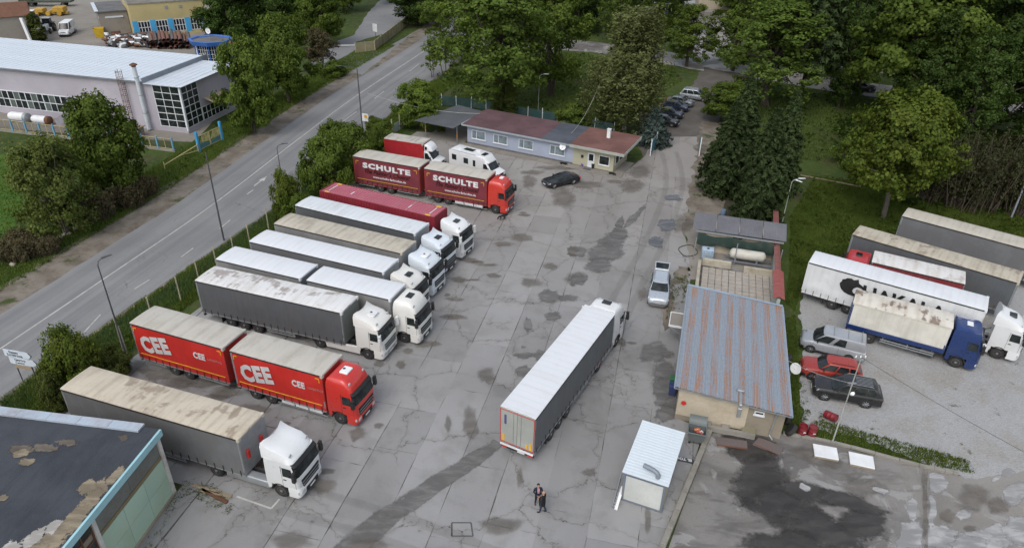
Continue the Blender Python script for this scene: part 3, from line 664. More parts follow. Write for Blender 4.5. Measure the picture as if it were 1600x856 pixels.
def cab_ring(z, xr, xf, w, rad, nz=4):
    """horizontal section of a cab: flat back, rounded front corners (counter-clockwise from rear right)"""
    pts = [(xr, -w, z)]
    for k in range(nz+1):
        a = -math.pi/2 + (math.pi/2)*k/nz; pts.append((xf-rad+rad*math.cos(a), -w+rad+rad*math.sin(a), z))
    pts.append((xf+.03, 0, z))
    for k in range(nz+1):
        a = (math.pi/2)*k/nz; pts.append((xf-rad+rad*math.cos(a), w-rad+rad*math.sin(a), z))
    pts.append((xr, w, z)); return pts
def cab(par, x0, col, L=2.25, w=1.235, top=2.95, roof='spoiler', rtop=3.72, trim=None, visor=True, lower=None, zb=1.02, hatch='dark', grille=MBLACK, wsz=(1.98, 2.82), bumper=None, mir=None):
    """cab-over cab: x0 = back of the cab"""
    pm = col; trim = trim or MBLACK
    def xf(z):                       # front face: upright below the screen, raked above
        return x0+L-.02+.04*min(1, max(0, (z-.9)/.6)) if z <= wsz[0] else x0+L+.02-.30*((z-wsz[0])/(top-wsz[0]))**1.2
    def wd(z): return w-.015-.05*max(0, (z-1.9)/1.1)
    zs = [zb, 1.2, 1.55, wsz[0], 2.3, 2.6, wsz[1], top]
    body = MB().loft([cab_ring(z, x0, xf(z), wd(z), .22) for z in zs])
    body.box(x0+.02, x0+.30, -w+.02, w-.02, .62, zb+.05)
    c = ob('cab', body.mesh('cab', pm, smooth=38), par)
    # bumper with its wrap-round corners
    bm_ = MB().loft([cab_ring(z, x0+L-.78, x0+L+f, w-.005, .24) for z, f in ((.30, -.05), (.42, .03), (.80, .05), (zb+.03, .02))])
    ob('bumper', bm_.mesh('bumper', bumper or pm, smooth=38), c)
    if lower: ob('lower_skirt', MB().loft([cab_ring(z, x0+.35, xf(z)+.012, w+.004, .22) for z in (zb-.02, 1.35)]).mesh('lower_skirt', lower, smooth=38), c)
    # windscreen: the front of the section, moved out 12 mm
    def front(z, off, inset=0.0, a0=2, a1=-2):
        r_ = cab_ring(z, x0, xf(z)+off, wd(z)+off*.5, .22)[a0:a1]; return r_
    ws_ = MB().loft([front(z, .012) for z in (wsz[0]+.03, 2.2, 2.45, wsz[1]-.03)], cap=False, closed=False)
    ob('windscreen', ws_.mesh('windscreen', MGLASS, smooth=40), c)
    if visor:
        v = MB().loft([[(p[0]+.10*(k == 0)+.02, p[1]*1.01, z) for p in front(z, .012)] for k, z in enumerate((wsz[1]-.06, wsz[1]+.14))], cap=False, closed=False)
        ob('sun_visor', v.mesh('sun_visor', MBLACK if visor is True else visor, smooth=40), c)
    for s in (-1, 1):
        y = lambda z: s*(wd(z)+.008)
        za, zc = 1.92, 2.58
        xs = [(x0+L-1.02, za), (x0+L-.30, za), (x0+L-.40, zc), (x0+L-1.02, zc)]
        p = [(a, y(b), b) for a, b in xs]; q = [(a, y(b)+s*.012, b) for a, b in xs]
        ob('side_window', MB().loft([p, q]).mesh('side_window', MGLASS), c)
        # door seams, handle, step
        d = MB()
        for xa in (x0+L-1.10, x0+L-.20): d.box(xa-.008, xa+.008, s*(w-.055)-.02, s*(w-.055)+.052 if s > 0 else s*(w-.055)+.02, 1.1, 2.62) if False else d.prism([(xa-.008, 1.08), (xa+.008, 1.08), (xa+.008, 2.66), (xa-.008, 2.66)], min(s*(w-.10), s*(w-.008)), max(s*(w-.10), s*(w-.008)))
        d.box(x0+L-1.0, x0+L-.8, min(s*(w-.03), s*(w+.02)), max(s*(w-.03), s*(w+.02)), 1.62, 1.67)
        ob('door_handle', d.mesh('door_handle', MBLACK), c)
        # mirrors on their arms
        m = MB().box(x0+L-.16, x0+L+.06, min(s*(w+.10), s*(w+.32)), max(s*(w+.10), s*(w+.32)), 1.95, 2.42).box(x0+L-.14, x0+L+.05, min(s*(w+.10), s*(w+.30)), max(s*(w+.10), s*(w+.30)), 2.47, 2.68)
        m.box(x0+L-.12, x0+L-.04, min(s*(w-.1), s*(w+.2)), max(s*(w-.1), s*(w+.2)), 2.62, 2.66).box(x0+L-.12, x0+L-.04, min(s*(w-.1), s*(w+.2)), max(s*(w-.1), s*(w+.2)), 1.99, 2.02)
        ob('mirror', m.mesh('mirror', mir or MBLACK, .03), c)
        hl = MB().prism([(x0+L-.02, s*.70), (x0+L+.07, s*.72), (x0+L+.065, s*1.0), (x0+L-.06, s*1.215), (x0+L-.16, s*1.22), (x0+L-.16, s*.8)], .60, .84, ax='z')
        ob('headlight', hl.mesh('headlight', MLAMP, .02), c)
        st = MB()
        for z in (.42, .72): st.box(x0+L-.95, x0+L-.62, min(s*(w-.3), s*(w-.01)), max(s*(w-.3), s*(w-.01)), z, z+.05)
        ob('step', st.mesh('step', MBLACK), c)
        # arch over the wheel
        ar = MB(); n = 9; R0, R1 = .57, .63
        arc = [(x0+L-1.38+R1*math.cos(math.pi*k/n), .52+R1*math.sin(math.pi*k/n)) for k in range(n+1)] + [(x0+L-1.38+R0*math.cos(math.pi*k/n), .52+R0*math.sin(math.pi*k/n)) for k in range(n, -1, -1)]
        ar.prism(arc, min(s*(w-.42), s*(w+.012)), max(s*(w-.42), s*(w+.012)))
        ob('wheel_arch', ar.mesh('wheel_arch', trim), c)
    g1 = MB(); fx = x0+L+.06
    g1.prism([(-.78, .98), (.78, .98), (.92, 1.62), (-.92, 1.62)], fx-.1, fx, ax='x')
    gr = ob('grille', g1.mesh('grille', grille, .015), c)
    for k in range(5):
        z = 1.04+k*.12; hw = .80+.02*k
        boxp('slat', gr, fx-.01, fx+.03, -hw, hw, z, z+.05, MSTEEL if k % 2 else MBLACK)
    boxp('grille', c, x0+L+.0, x0+L+.085, -.62, .62, .42, .78, grille, .01)
    boxp('number_plate', c, x0+L+.085, x0+L+.10, -.26, .26, .50, .61, MPLATE)
    # roof
    if roof == 'spoiler':
        st = [(x0+L-.28, 2.99, .98), (x0+L-.42, 3.18, .99), (x0+L-.66, rtop-.32, .99), (x0+L-1.0, rtop-.14, .98), (x0+L-1.45, rtop-.03, .97), (x0+.40, rtop+.06, .96), (x0+.08, rtop+.20, .95), (x0-.16, rtop+.36, .93)]
        rings = []
        for k, (x, zt, ww) in enumerate(st):
            b = w*ww-.03; lz = top-.05
            back = .30 if k == len(st)-1 else .12 if k == len(st)-2 else 0
            front_ = .16 if k < 3 else 0
            prof = [(-b, lz), (-b*.995, zt-.34 if zt-.34 > lz else lz+.01), (-b*.93, zt-.09), (-b*.72, zt-.005), (-b*.35, zt-.02-.05*(back > .2)), (0, zt-.02-.09*(back > .2)), (b*.35, zt-.02-.05*(back > .2)), (b*.72, zt-.005), (b*.93, zt-.09), (b*.995, zt-.34 if zt-.34 > lz else lz+.01), (b, lz)]
            rings.append([(x + back*(1-(abs(y)/b)**2) - front_*(abs(y)/b)**3, y, z) for y, z in prof])
        rf = ob('roof_fairing', MB().loft(rings).mesh('roof_fairing', pm, smooth=40), c)
        hz = rtop-.10
    elif roof == 'high':
        st = [(top-.04, x0, x0+L-.28, w-.07, .25), (3.1, x0+.0, x0+L-.30, w-.07, .3), (3.4, x0+.03, x0+L-.45, w-.10, .34), (rtop-.12, x0+.1, x0+L-.72, w-.17, .36), (rtop-.02, x0+.22, x0+L-.98, w-.33, .34), (rtop+.01, x0+.5, x0+L-1.2, w-.5, .3)]
        rf = ob('roof_fairing', MB().loft([cab_ring(z, a, b, q, r_) for z, a, b, q, r_ in st]).mesh('roof_fairing', pm, smooth=45), c)
        hz = rtop-.02
    else:
        st = [(top-.04, x0, x0+L-.28, w-.07, .25), (top+.10, x0+.04, x0+L-.38, w-.12, .28), (top+.16, x0+.15, x0+L-.6, w-.25, .3)]
        rf = ob('roof_fairing', MB().loft([cab_ring(z, a, b, q, r_) for z, a, b, q, r_ in st]).mesh('roof_fairing', pm, smooth=45), c); hz = top+.15
    xh = x0+L-1.32
    if hatch == 'dark': boxp('roof_hatch', rf, xh-.22, xh+.30, -.36, .36, hz-.02, hz+.10, MGLASS, .02)
    elif hatch == 'white':
        h = boxp('roof_hatch', rf, xh-.28, xh+.36, -.38, .38, hz-.02, hz+.13, MWHITE, .04)
        ob('vent', MB().cyl((-.16, .05, .06), (-.16, .05, .09), .11, .09, 12).mesh('vent', MBLACK), h)
    elif hatch == 'bar': boxp('roof_hatch', rf, xh-.12, xh+.30, -.1, .55, hz-.02, hz+.06, MWHITE, .02)
    if roof != 'low':
        for s in (-1, 1):
            ob('marker_lamp', MB().lathe([(.02, -.03), (.13, -.02), (.13, .02), (.05, .035)], 10, 'x', (x0+L-.52, s*.86, rtop-.33)).mesh('marker_lamp', MLAMP), rf, rot=(0, 0, 0))
    return c

def cargo(par, x0, x1, z0, z1, side, roofm, hw=1.265, rail=MBLACK, frame=None, front=None, rear=None, straps=True, crown=.04, stripe=None, sides=None, doorm=None, cap=True, body_name='cargo_body'):
    """curtain-sided body between x0 (rear) and x1 (front): floor frame, roof, two curtains, rails, ends"""
    frame = frame or MSTEEL; L = x1-x0
    bd = MB().box(x0+.03, x1-.03, -hw+.05, hw-.05, z0-.12, z0+.12)
    for x in (x0+.05, x1-.13):
        for s in (-1, 1): bd.box(x, x+.08, s*(hw-.06)-.05, s*(hw-.06)+.05, z0+.12, z1-.06)
    body = ob(body_name, bd.mesh(body_name, frame), par)
    # roof with a slight crown; rounded front corners of the cap
    n = 20; rings = []
    for k in range(n+1):
        x = x0+L*k/n; e = .10*(k in (0, n)); sag = .014*math.sin(k*2.1)+.01*math.sin(k*1.3+1)
        rings.append([(x, -hw+.0, z1-.075), (x, -hw+.0, z1-.03-e*.1), (x, -hw*.93, z1-.004), (x, -hw*.4, z1+crown*.75+sag), (x, hw*.1, z1+crown+sag), (x, hw*.5, z1+crown*.7+sag), (x, hw*.93, z1-.004), (x, hw, z1-.03-e*.1), (x, hw, z1-.075)])
    ob('roof', MB().loft(rings).mesh('roof', roofm, smooth=30), body)
    if cap:
        cm = MB()
        for s in (-1, 1): cm.box(x1-.16, x1+.035, s*(hw-.11)-.13, s*(hw-.11)+.13, z1-.30, z1+.012)
        cm.box(x1-.05, x1+.03, -hw+.2, hw-.2, z1-.16, z1+.006)
        ob('roof_cap', cm.mesh('roof_cap', roofm, .05, 2), body)
    for s in (-1, 1):
        nx, nz = max(8, int(L*2.2)), 4; vs = []; fs = []
        ph = rnd.uniform(0, 6)
        for i in range(nx+1):
            for j in range(nz+1):
                x = x0+.04+(L-.08)*i/nx; z = z0-.14+(z1-.09-(z0-.14))*j/nz
                wv = (.012*math.sin(i*1.9+ph)+.009*math.sin(i*.7+j))*(math.sin(math.pi*j/nz)*.8+.2)
                vs.append((x, s*(hw-.012+wv), z))
        for i in range(nx):
            for j in range(nz): a = i*(nz+1)+j; fs.append((a, a+nz+1, a+nz+2, a+1))
        mb = MB(); mb.add(vs, fs)
        ob('curtain', mb.mesh('curtain', (sides or {}).get(s, side), smooth=60), body)
        boxp('top_rail', body, x0+.02, x1-.16, min(s*(hw-.06), s*(hw+.018)), max(s*(hw-.06), s*(hw+.018)), z1-.17, z1-.078, rail)
        boxp('side_rail', body, x0+.02, x1-.02, min(s*(hw-.1), s*(hw+.006)), max(s*(hw-.1), s*(hw+.006)), z0-.24, z0-.145, frame)
        if straps:
            sb = MB(); k = int(L/.62)
            for i in range(k): x = x0+.35+i*(L-.7)/(k-1); sb.box(x-.022, x+.022, min(s*(hw), s*(hw+.026)), max(s*hw, s*(hw+.026)), z0-.26, z0+.20)
            ob('strap', sb.mesh('strap', MBLACK), body)['kind'] = 'stuff'
        if stripe: boxp('reflective_strip', body, x0+.3, x1-.3, min(s*(hw-.005), s*(hw+.024)), max(s*(hw-.005), s*(hw+.024)), z0+.30, z0+.345, stripe)
    ob('front_wall', MB().box(x1-.028, x1, -hw+.02, hw-.02, z0-.1, z1-.18).mesh('front_wall', front or frame), body)
    dm = doorm or rear or frame
    for s in (-1, 1):
        d = boxp('rear_door', body, x0-.03, x0+.025, min(s*.01, s*(hw-.03)), max(s*.01, s*(hw-.03)), z0-.02, z1-.10, dm)
        if doorm is not None or rear is None:
            boxp('lock_bar', d, -.05, -.028, s*-.35-.015, s*-.35+.015, -(z1-z0)/2+.1, (z1-z0)/2-.15, MSTEEL)
    return body

def running_gear(par, x0, x1, axles, z=1.0, dual=False, guard=None, tank=None, key='lorry'):
    """chassis rails, axles, wheels and mudguards between x0 and x1"""
    mb = MB()
    for s in (-1, 1): mb.box(x0, x1, s*.45-.05, s*.45+.05, z-.34, z-.13)
    for x in np.arange(x0+.3, x1, 1.2): mb.box(x, x+.1, -.45, .45, z-.32, z-.18)
    for a in axles: mb.box(a-.06, a+.06, -1.0, 1.0, .44, .56)
    ch = ob('chassis', mb.mesh('chassis', MCHASSIS), par)
    for a in axles:
        for s in (-1, 1):
            if dual:
                wheel(par, a, s*1.06, w=.27, key='lorry_dual'); wheel(par, a, s*.74, w=.27, key='lorry_dual')
            else: wheel(par, a, s*1.03, w=.38, key='trailer')
    return ch
def side_guard(par, x0, x1, mat, s_=(-1, 1), z=(.52, .72), name='side_guard'):
    for s in s_:
        mb = MB()
        for zz in z: mb.box(x0, x1, min(s*1.19, s*1.235), max(s*1.19, s*1.235), zz, zz+.09)
        for x in (x0+.15, (x0+x1)/2, x1-.2): mb.box(x, x+.06, min(s*1.12, s*1.19), max(s*1.12, s*1.19), z[0]-.02, .92)
        ob(name, mb.mesh(name, mat), par)
def rear_lights(par, x, z=.62, board=MCHASSIS):
    b = boxp('rear_bumper', par, x-.06, x+.06, -1.2, 1.2, z-.06, z+.14, board)
    for s in (-1, 1):
        boxp('tail_light', b, -.10, -.062, s*.95-.20, s*.95+.20, -.06, .08, MRED)
    boxp('number_plate', b, -.085, -.062, -.55, -.03, -.08, .05, MPLATE)
    return b
def fuel_tank(par, x0, x1, s, mat=MSTEEL):
    ob('fuel_tank', MB().box(x0, x1, min(s*.62, s*1.2), max(s*.62, s*1.2), .38, .92).mesh('fuel_tank', mat, .09, 3, 40), par)
def semi(loc, head, label, group, cabcol, side, roofm, L=13.62, cabk=None, z0=1.12, z1=4.0, box=None, skirts=None, gap=.62, name='articulated_lorry', frame=None, **kw):
    t = thing(name, label, 'lorry', (loc[0], loc[1], YZ), R(head), group)
    ax = (2.7, 4.0, 5.3)
    if box is None: cargo(t, 0, L, z0, z1, side, roofm, frame=frame, **kw)
    else: box(t)
    running_gear(t, .05, L-1.5, ax, 1.12)
    side_guard(t, 6.2, L-4.6, MSTEEL)
    rear_lights(t, .10)
    for s in (-1, 1):
        boxp('landing_leg', t, L-3.5, L-3.36, s*.62-.06, s*.62+.06, .30, 1.0, MSTEEL)
        boxp('mudflap', t, 1.88, 1.92, s*1.03-.22, s*1.03+.22, .28, .8, MBLACK)
    # tractor
    cx = L+gap
    ch = MB()
    for s in (-1, 1): ch.box(L-3.2, cx+1.9, s*.42-.05, s*.42+.05, .72, .98)
    ch.lathe([(.1, .0), (.48, .02), (.48, .09), (.1, .11)], 16, 'z', (L-1.75, 0, .98))
    ch.box(L-2.45, L-2.35, -1.0, 1.0, .45, .55).box(cx+.8, cx+.92, -1.0, 1.0, .42, .52)
    ob('tractor_chassis', ch.mesh('tractor_chassis', MCHASSIS), t)
    for s in (-1, 1):
        for y in (1.04, .72): wheel(t, L-2.4, s*y, w=.27, key='lorry_dual')
        wheel(t, cx+.87, s*1.05, w=.30, key='lorry', steer=0)
        mg = MB(); n = 8; arc = [(L-2.4+.60*math.cos(math.pi*(.08+.84*k/n)), .5+.60*math.sin(math.pi*(.08+.84*k/n))) for k in range(n+1)] + [(L-2.4+.56*math.cos(math.pi*(.08+.84*k/n)), .5+.56*math.sin(math.pi*(.08+.84*k/n))) for k in range(n, -1, -1)]
        mg.prism(arc, min(s*.55, s*1.22), max(s*.55, s*1.22)); ob('mudguard', mg.mesh('mudguard', MBLACK), t)
        if skirts: ob('side_skirt', MB().prism([(L-1.75, .36), (cx+.22, .36), (cx+.22, 1.0), (L-1.85, .92)], min(s*1.02, s*1.22), max(s*1.02, s*1.22)).mesh('side_skirt', skirts, .04, 2), t)
        else: fuel_tank(t, L-1.6, cx+.1, s)
    ob('air_hose', MB().tube([(L+.02, .3, 1.9), (L+.2, .35, 1.45), (L+.35, .2, 1.5), (cx, .3, 1.85)], .03, 5).mesh('air_hose', MBLACK), t)
    cab(t, cx, cabcol, **(cabk or {}))
    return t
def roadtrain(loc, head, label, group, cabcol, side, roofm, L1=8.4, gap=.75, L2=7.55, cabk=None, z0=1.0, z1=4.0, letter=None, sidebox=MWHITE, cabgap=.12, **kw):
    t = thing('road_train', label, 'lorry', (loc[0], loc[1], YZ), R(head), group)
    b1 = cargo(t, 0, L1, z0, z1, side, roofm, **kw); b2 = cargo(t, L1+gap, L1+gap+L2, z0, z1, side, roofm, **kw)
    running_gear(t, .05, L1-.2, (L1*.46-.68, L1*.46+.68), z0)
    X = L1+gap
    running_gear(t, X+.05, X+L2+1.8, (X+1.45, X+2.8), z0, dual=False)
    ob('drawbar', MB().box(L1-2.0, X+.6, -.07, .07, .48, .62).mesh('drawbar', MCHASSIS), t)
    rear_lights(t, .1); rear_lights(t, X+.1)
    side_guard(t, .5, L1*.46-1.4, MSTEEL); side_guard(t, L1*.46+1.6, L1-.2, MSTEEL)
    for s in (-1, 1):
        for k in range(3): boxp('side_locker', t, X+3.7+k*1.15, X+4.75+k*1.15, min(s*.9, s*1.2), max(s*.9, s*1.2), .42, .80, sidebox, .02)
        boxp('step_bar', t, X+3.4, X+L2, min(s*1.19, s*1.23), max(s*1.19, s*1.23), .34, .40, MSTEEL)
    cx = X+L2+cabgap
    for s in (-1, 1): wheel(t, cx+.87, s*1.05, w=.30, key='lorry')
    cab(t, cx, cabcol, **(cabk or {}))
    return t, b1, b2
def put_text(par, txt, mat, x, y, z, size, name='lettering', right=False, rot=0.0, **kw):
    me = text_mesh(txt, mat, size, **kw)
    o = ob(name, me, par, (x, y, z)); o.rotation_euler = (math.pi/2, -rot, 0) if not right else (math.pi/2, rot, math.pi)
    return o
def origin(ctr, head, half): a = R(head); return (ctr[0]-math.cos(a)*half, ctr[1]-math.sin(a)*half)

P_WHITE = paint('white', (.70, .71, .71)); P_CREAM = paint('cream_white', (.70, .69, .65)); P_ICE = paint('ice_white', (.64, .69, .73))
P_RED = paint('lorry_red', (.52, .028, .020)); P_RED2 = paint('cab_red', (.50, .035, .022)); P_NAVY = paint('navy', (.012, .017, .035)); P_BLUE = paint('cab_blue', (.008, .030, .125))
C_GREY = curtain('grey', (.135, .138, .142)); C_GREY2 = curtain('mid_grey', (.22, .22, .215)); C_GREYD = curtain('dark_grey', (.085, .092, .098))
C_CEE = curtain('bright_red', (.46, .022, .016), .18, (.2, .03, .02)); C_SCH = curtain('maroon', (.185, .032, .042), .45, (.10, .035, .042)); C_WHITE = curtain('white', (.62, .63, .63), .2, (.3, .3, .29))
R_WHITE = tarp_roof('white', (.59, .62, .64), (.34, .32, .29), .35); R_WHITE2 = tarp_roof('bright_white', (.63, .65, .67), (.42, .41, .39), .22)
R_BEIGE = tarp_roof('beige', (.46, .42, .345), (.21, .185, .14), .65, rib=.66); R_CEE = tarp_roof('cream', (.46, .435, .385), (.27, .24, .19), .5, rib=1.1); R_SCH = tarp_roof('sand', (.47, .44, .385), (.29, .265, .215), .5, rib=1.1)
R_RUSTY = tarp_roof('stained_white', (.64, .64, .63), (.36, .31, .25), .4, .55, rib=.6, seed=3.0); R_NEAR = tarp_roof('old_beige', (.52, .465, .37), (.30, .25, .18), .55, .5, rib=.62, seed=8.0)
R_TAN = tarp_roof('tan', (.45, .41, .33), (.24, .20, .14), .6, .45, rib=.6, seed=5.0)
GRP = 'lorries parked in a row along the hedge'
DAF = dict(roof='high', rtop=3.82, hatch='white')

# --- the row, from the far end
hd = -20.9
t, b1, b2 = roadtrain(origin((-14.2, 76.9), hd, 4.3), hd, 'red cabbed lorry and trailer with maroon curtains and white lettering', GRP, P_RED2, C_SCH, R_SCH, 8.6, .62, 7.6, dict(roof='high', rtop=3.78, hatch='bar'), stripe=MYEL, frame=plain('frame_red', (.30, .035, .035), .5, 0, .3), front=plain('front_red', (.32, .03, .03), .5, 0, .3), straps=True)
MLET = plain('white_print', (.66, .66, .66), .5, 0, .2); MLETD = plain('dark_print', (.03, .006, .010), .5, 0, .05)
for bx, xo, LL in ((b1, 0, 8.6), (b2, 9.22, 7.6)):
    put_text(bx, 'SCHULTE', MLET, xo+1.25*LL/8.6, -1.296, 2.80, .84, bold=.05, wide=1.55*LL/8.6, space=1.18, shear=.0)
    put_text(bx, "The Painter's Choice!", MLETD, xo+1.3, -1.297, 2.16, .74, shear=.4, wide=.92*LL/8.6, bold=.006)
    put_text(bx, 'www.schulte-farbrollen.de', MLET, xo+2.5, -1.296, 1.70, .36, bold=.008, wide=1.12*LL/8.6)
    for xx, sg in ((xo+.35, 1), (xo+LL-.35, -1)):
        m = MB().box(xx-.03, xx+.03, -1.299, -1.278, 3.1, 3.45).box(min(xx, xx+sg*.35), max(xx, xx+sg*.35), -1.3, -1.279, 3.45, 3.51); ob('corner_mark', m.mesh('corner_mark', MYEL), bx)

# red shipping container on a skeletal trailer
M_CONT = plain('container_red', (.235, .022, .035), .45, 0, .35, .9, (.16, .05, .05)); M_CONTR = plain('container_roof', (.40, .105, .14), .5, 0, .4, .6, (.45, .2, .21))
def container(t):
    L = 13.7; z0, z1 = 1.22, 4.05; hw = 1.25
    fr = MB()
    for x in (.0, L-.16):
        for s in (-1, 1): fr.box(x, x+.16, s*(hw-.08)-.08, s*(hw-.08)+.08, z0, z1)
    for z in (z0, z1-.10):
        for s in (-1, 1): fr.box(.16, L-.16, s*(hw-.04)-.04, s*(hw-.04)+.04, z, z+.10)
        for x in (.02, L-.12): fr.box(x, x+.10, -hw+.16, hw-.16, z, z+.10)
    c = ob('container_frame', fr.mesh('container_frame', M_CONT), t)
    def corr(n, a, ends):
        out = []; p = (ends[1]-ends[0])/n
        for k in range(n):
            x = ends[0]+k*p; out += [(x, 0), (x+p*.3, 0), (x+p*.5, a), (x+p*.8, a)]
        out.append((ends[1], 0)); return out
    pr = corr(40, .055, (.16, L-.16))
    for s in (-1, 1):
        mb = MB(); mb.loft([[(x, s*(hw-.05+d), z) for x, d in pr] for z in (z0+.1, z1-.1)], cap=False, closed=False); ob('side_panel', mb.mesh('side_panel', M_CONT), c)
    mb = MB(); mb.loft([[(x, y, z1-.045+d) for x, d in pr] for y in (-hw+.07, hw-.07)], cap=False, closed=False); ob('roof', mb.mesh('roof', M_CONTR), c)
    pe = corr(8, .04, (-hw+.16, hw-.16))
    mb = MB(); mb.loft([[(L-.05+d, y, z) for y, d in pe] for z in (z0+.1, z1-.1)], cap=False, closed=False); ob('front_wall', mb.mesh('front_wall', M_CONT), c)
    for s in (-1, 1): boxp('rear_door', c, -.02, .03, min(.01*s, s*(hw-.17)), max(.01*s, s*(hw-.17)), z0+.1, z1-.1, M_CONT)
    for x in (.85, L-.85):
        for s in (-1, 1): boxp('corner_plate', c, x-.28, x+.28, min(s*.93, s*1.19), max(s*.93, s*1.19), z1-.004, z1+.012, MYEL)
        boxp('roof_stripe', c, x-.05, x+.05, -.75, .75, z1-.004, z1+.008, MLET)
    for x in (3.4, L-3.4):
        boxp('roof_seam', c, x-.03, x+.03, -1.1, 1.1, z1-.004, z1+.006, plain('seam_pink', (.5, .3, .28), .6, 0, .3)); boxp('roof_stripe', c, x-.06, x+.06, -.5, .15, z1+.006, z1+.014, MLET)
semi(origin((-13.3, 65.4), -24.5, 6.85), -24.5, 'lorry carrying a long red ribbed shipping container, with white cab', GRP, P_WHITE, None, None, 13.7, dict(roof='spoiler', rtop=3.60, hatch='dark', mir=P_WHITE), box=container, gap=.75, skirts=P_WHITE)
semi(origin((-14.8, 62.0), -24.0, 6.9), -24.0, 'lorry with plain white roof, white cab navy below the windscreen', GRP, P_ICE, C_GREYD, R_WHITE, 13.8, dict(roof='spoiler', rtop=3.52, hatch='dark', lower=P_NAVY, bumper=P_NAVY), gap=.7, skirts=P_NAVY)
semi(origin((-15.6, 58.1), -22.3, 6.9), -22.3, 'lorry with dirty beige ribbed roof and pale blue-white cab', GRP, P_ICE, C_GREY2, R_BEIGE, 13.8, dict(roof='spoiler', rtop=3.60, hatch='white'), gap=.7, skirts=P_ICE)
semi(origin((-16.7, 54.6), -21.2, 6.9), -21.2, 'lorry with bright white roof and cream cab, dark top rail', GRP, P_CREAM, C_GREY, R_WHITE2, 13.8, dict(roof='spoiler', rtop=3.60, hatch='dark'), gap=.7, skirts=P_CREAM)
hd = -20.0
roadtrain(origin((-20.9, 52.3), hd, 4.25), hd, 'lorry and trailer with light grey curtains and white roofs, cream cab', GRP, P_CREAM, C_GREY2, R_WHITE2, 8.5, .62, 7.7, dict(roof='high', rtop=3.85, hatch='dark'), sidebox=MCHASSIS)
tt = semi(origin((-18.9, 48.1), -18.3, 6.75), -18.3, 'lorry with dark grey curtains, rust-streaked white roof and cream cab', GRP, P_CREAM, C_GREYD, R_RUSTY, 13.5, dict(roof='spoiler', rtop=3.62, hatch='white', mir=P_WHITE, grille=MSTEEL), gap=1.0, skirts=P_CREAM, front=plain('bulkhead_green_grey', (.17, .19, .175), .6, 0, .3))
hd = -20.0
t, b1, b2 = roadtrain(origin((-23.7, 42.6), hd, 4.2), hd, 'bright red lorry and trailer with big silver letters on both curtains', GRP, P_RED, C_CEE, R_CEE, 8.4, .62, 7.5, DAF, stripe=MYEL, front=paint('front_bright_red', (.40, .02, .016)))
M_SILV = plain('silver_print', (.56, .55, .54), .5, 0, .2)
for bx, xo, LL in ((b1, 0, 8.4), (b2, 9.02, 7.5)):
    put_text(bx, 'CEE', M_SILV, xo+.75, -1.298, 1.62, 1.85, bold=.10, space=1.10, wide=.80, rot=.18)
    put_text(bx, 'CEE', M_SILV, xo+LL*.66, -1.298, 2.42, .72, bold=.036, space=1.10, wide=.80)
    put_text(bx, 'LOGISTICS', plain('pink_print', (.50, .22, .20), .5, 0, .1), xo+LL*.66+1.28, -1.298, 2.52, .26, wide=1.0)
    for xx, sg in ((xo+.25, 1), (xo+LL-.25, -1)):
        m = MB().box(xx-.025, xx+.025, -1.3, -1.278, 3.3, 3.6).box(min(xx, xx+sg*.3), max(xx, xx+sg*.3), -1.301, -1.279, 3.6, 3.65); ob('corner_mark', m.mesh('corner_mark', MYEL), bx)
tk = semi(origin((-22.1, 34.4), -18.2, 6.8), -18.2, 'nearest parked lorry, grey curtains, stained beige roof, white cab with swept roof fairing', GRP, P_WHITE, C_GREY, R_NEAR, 13.6, dict(roof='spoiler', rtop=3.70, hatch=None), gap=1.5)
for y in (-.75, .55): boxp('red_box', tk, 13.62, 13.75, y-.12, y+.12, 2.1, 2.75, MRED, .03)
# --- the lorry standing in the middle of the yard, its left door open
M_DOOR = plain('rear_door_grey', (.33, .34, .315), .55, 0, .25, 1.1, (.2, .19, .16))
tc = semi(origin((3.72, 40.05), 62.3, 6.8), 62.3, 'lorry in the middle of the yard, white roof, dark curtains, grey rear doors edged red', None, P_WHITE, C_GREYD, R_WHITE2, 13.6, dict(roof='high', rtop=3.75, hatch='dark'), gap=.5, doorm=M_DOOR)
fr = MB().box(-.045, -.028, -1.20, 1.20, 1.12, 1.17).box(-.045, -.028, -1.20, 1.20, 3.80, 3.85).box(-.046, -.027, -1.23, -1.18, 1.12, 3.85).box(-.046, -.027, 1.18, 1.23, 1.12, 3.85)
ob('red_edging', fr.mesh('red_edging', MRED), tc)
for y in (-.98, .98): boxp('warning_plate', tc, -.06, -.032, y-.08, y+.08, 1.22, 1.78, MYEL)
boxp('warning_plate', tc, -.06, -.032, -.78, -.66, 1.3, 1.6, MYEL)
boxp('maker_plate', tc, -.06, -.032, .78, .92, 2.7, 3.45, plain('blue_print', (.06, .08, .22), .5, 0, .3))
boxp('rear_beam', tc, -.08, .0, -1.2, 1.2, .84, .96, MWHITE)
boxp('cab_door', tc, 14.1+1.25, 14.1+1.31, 1.2, 2.2, 1.1, 2.6, P_WHITE, .03)
cw = boxp('door_window', tc, 14.1+1.24, 14.1+1.32, 1.32, 2.1, 1.9, 2.5, MGLASS)
for s in (-1,):
    boxp('red_box', tc, 10.7, 11.3, -1.24, -1.16, .70, .92, MRED)

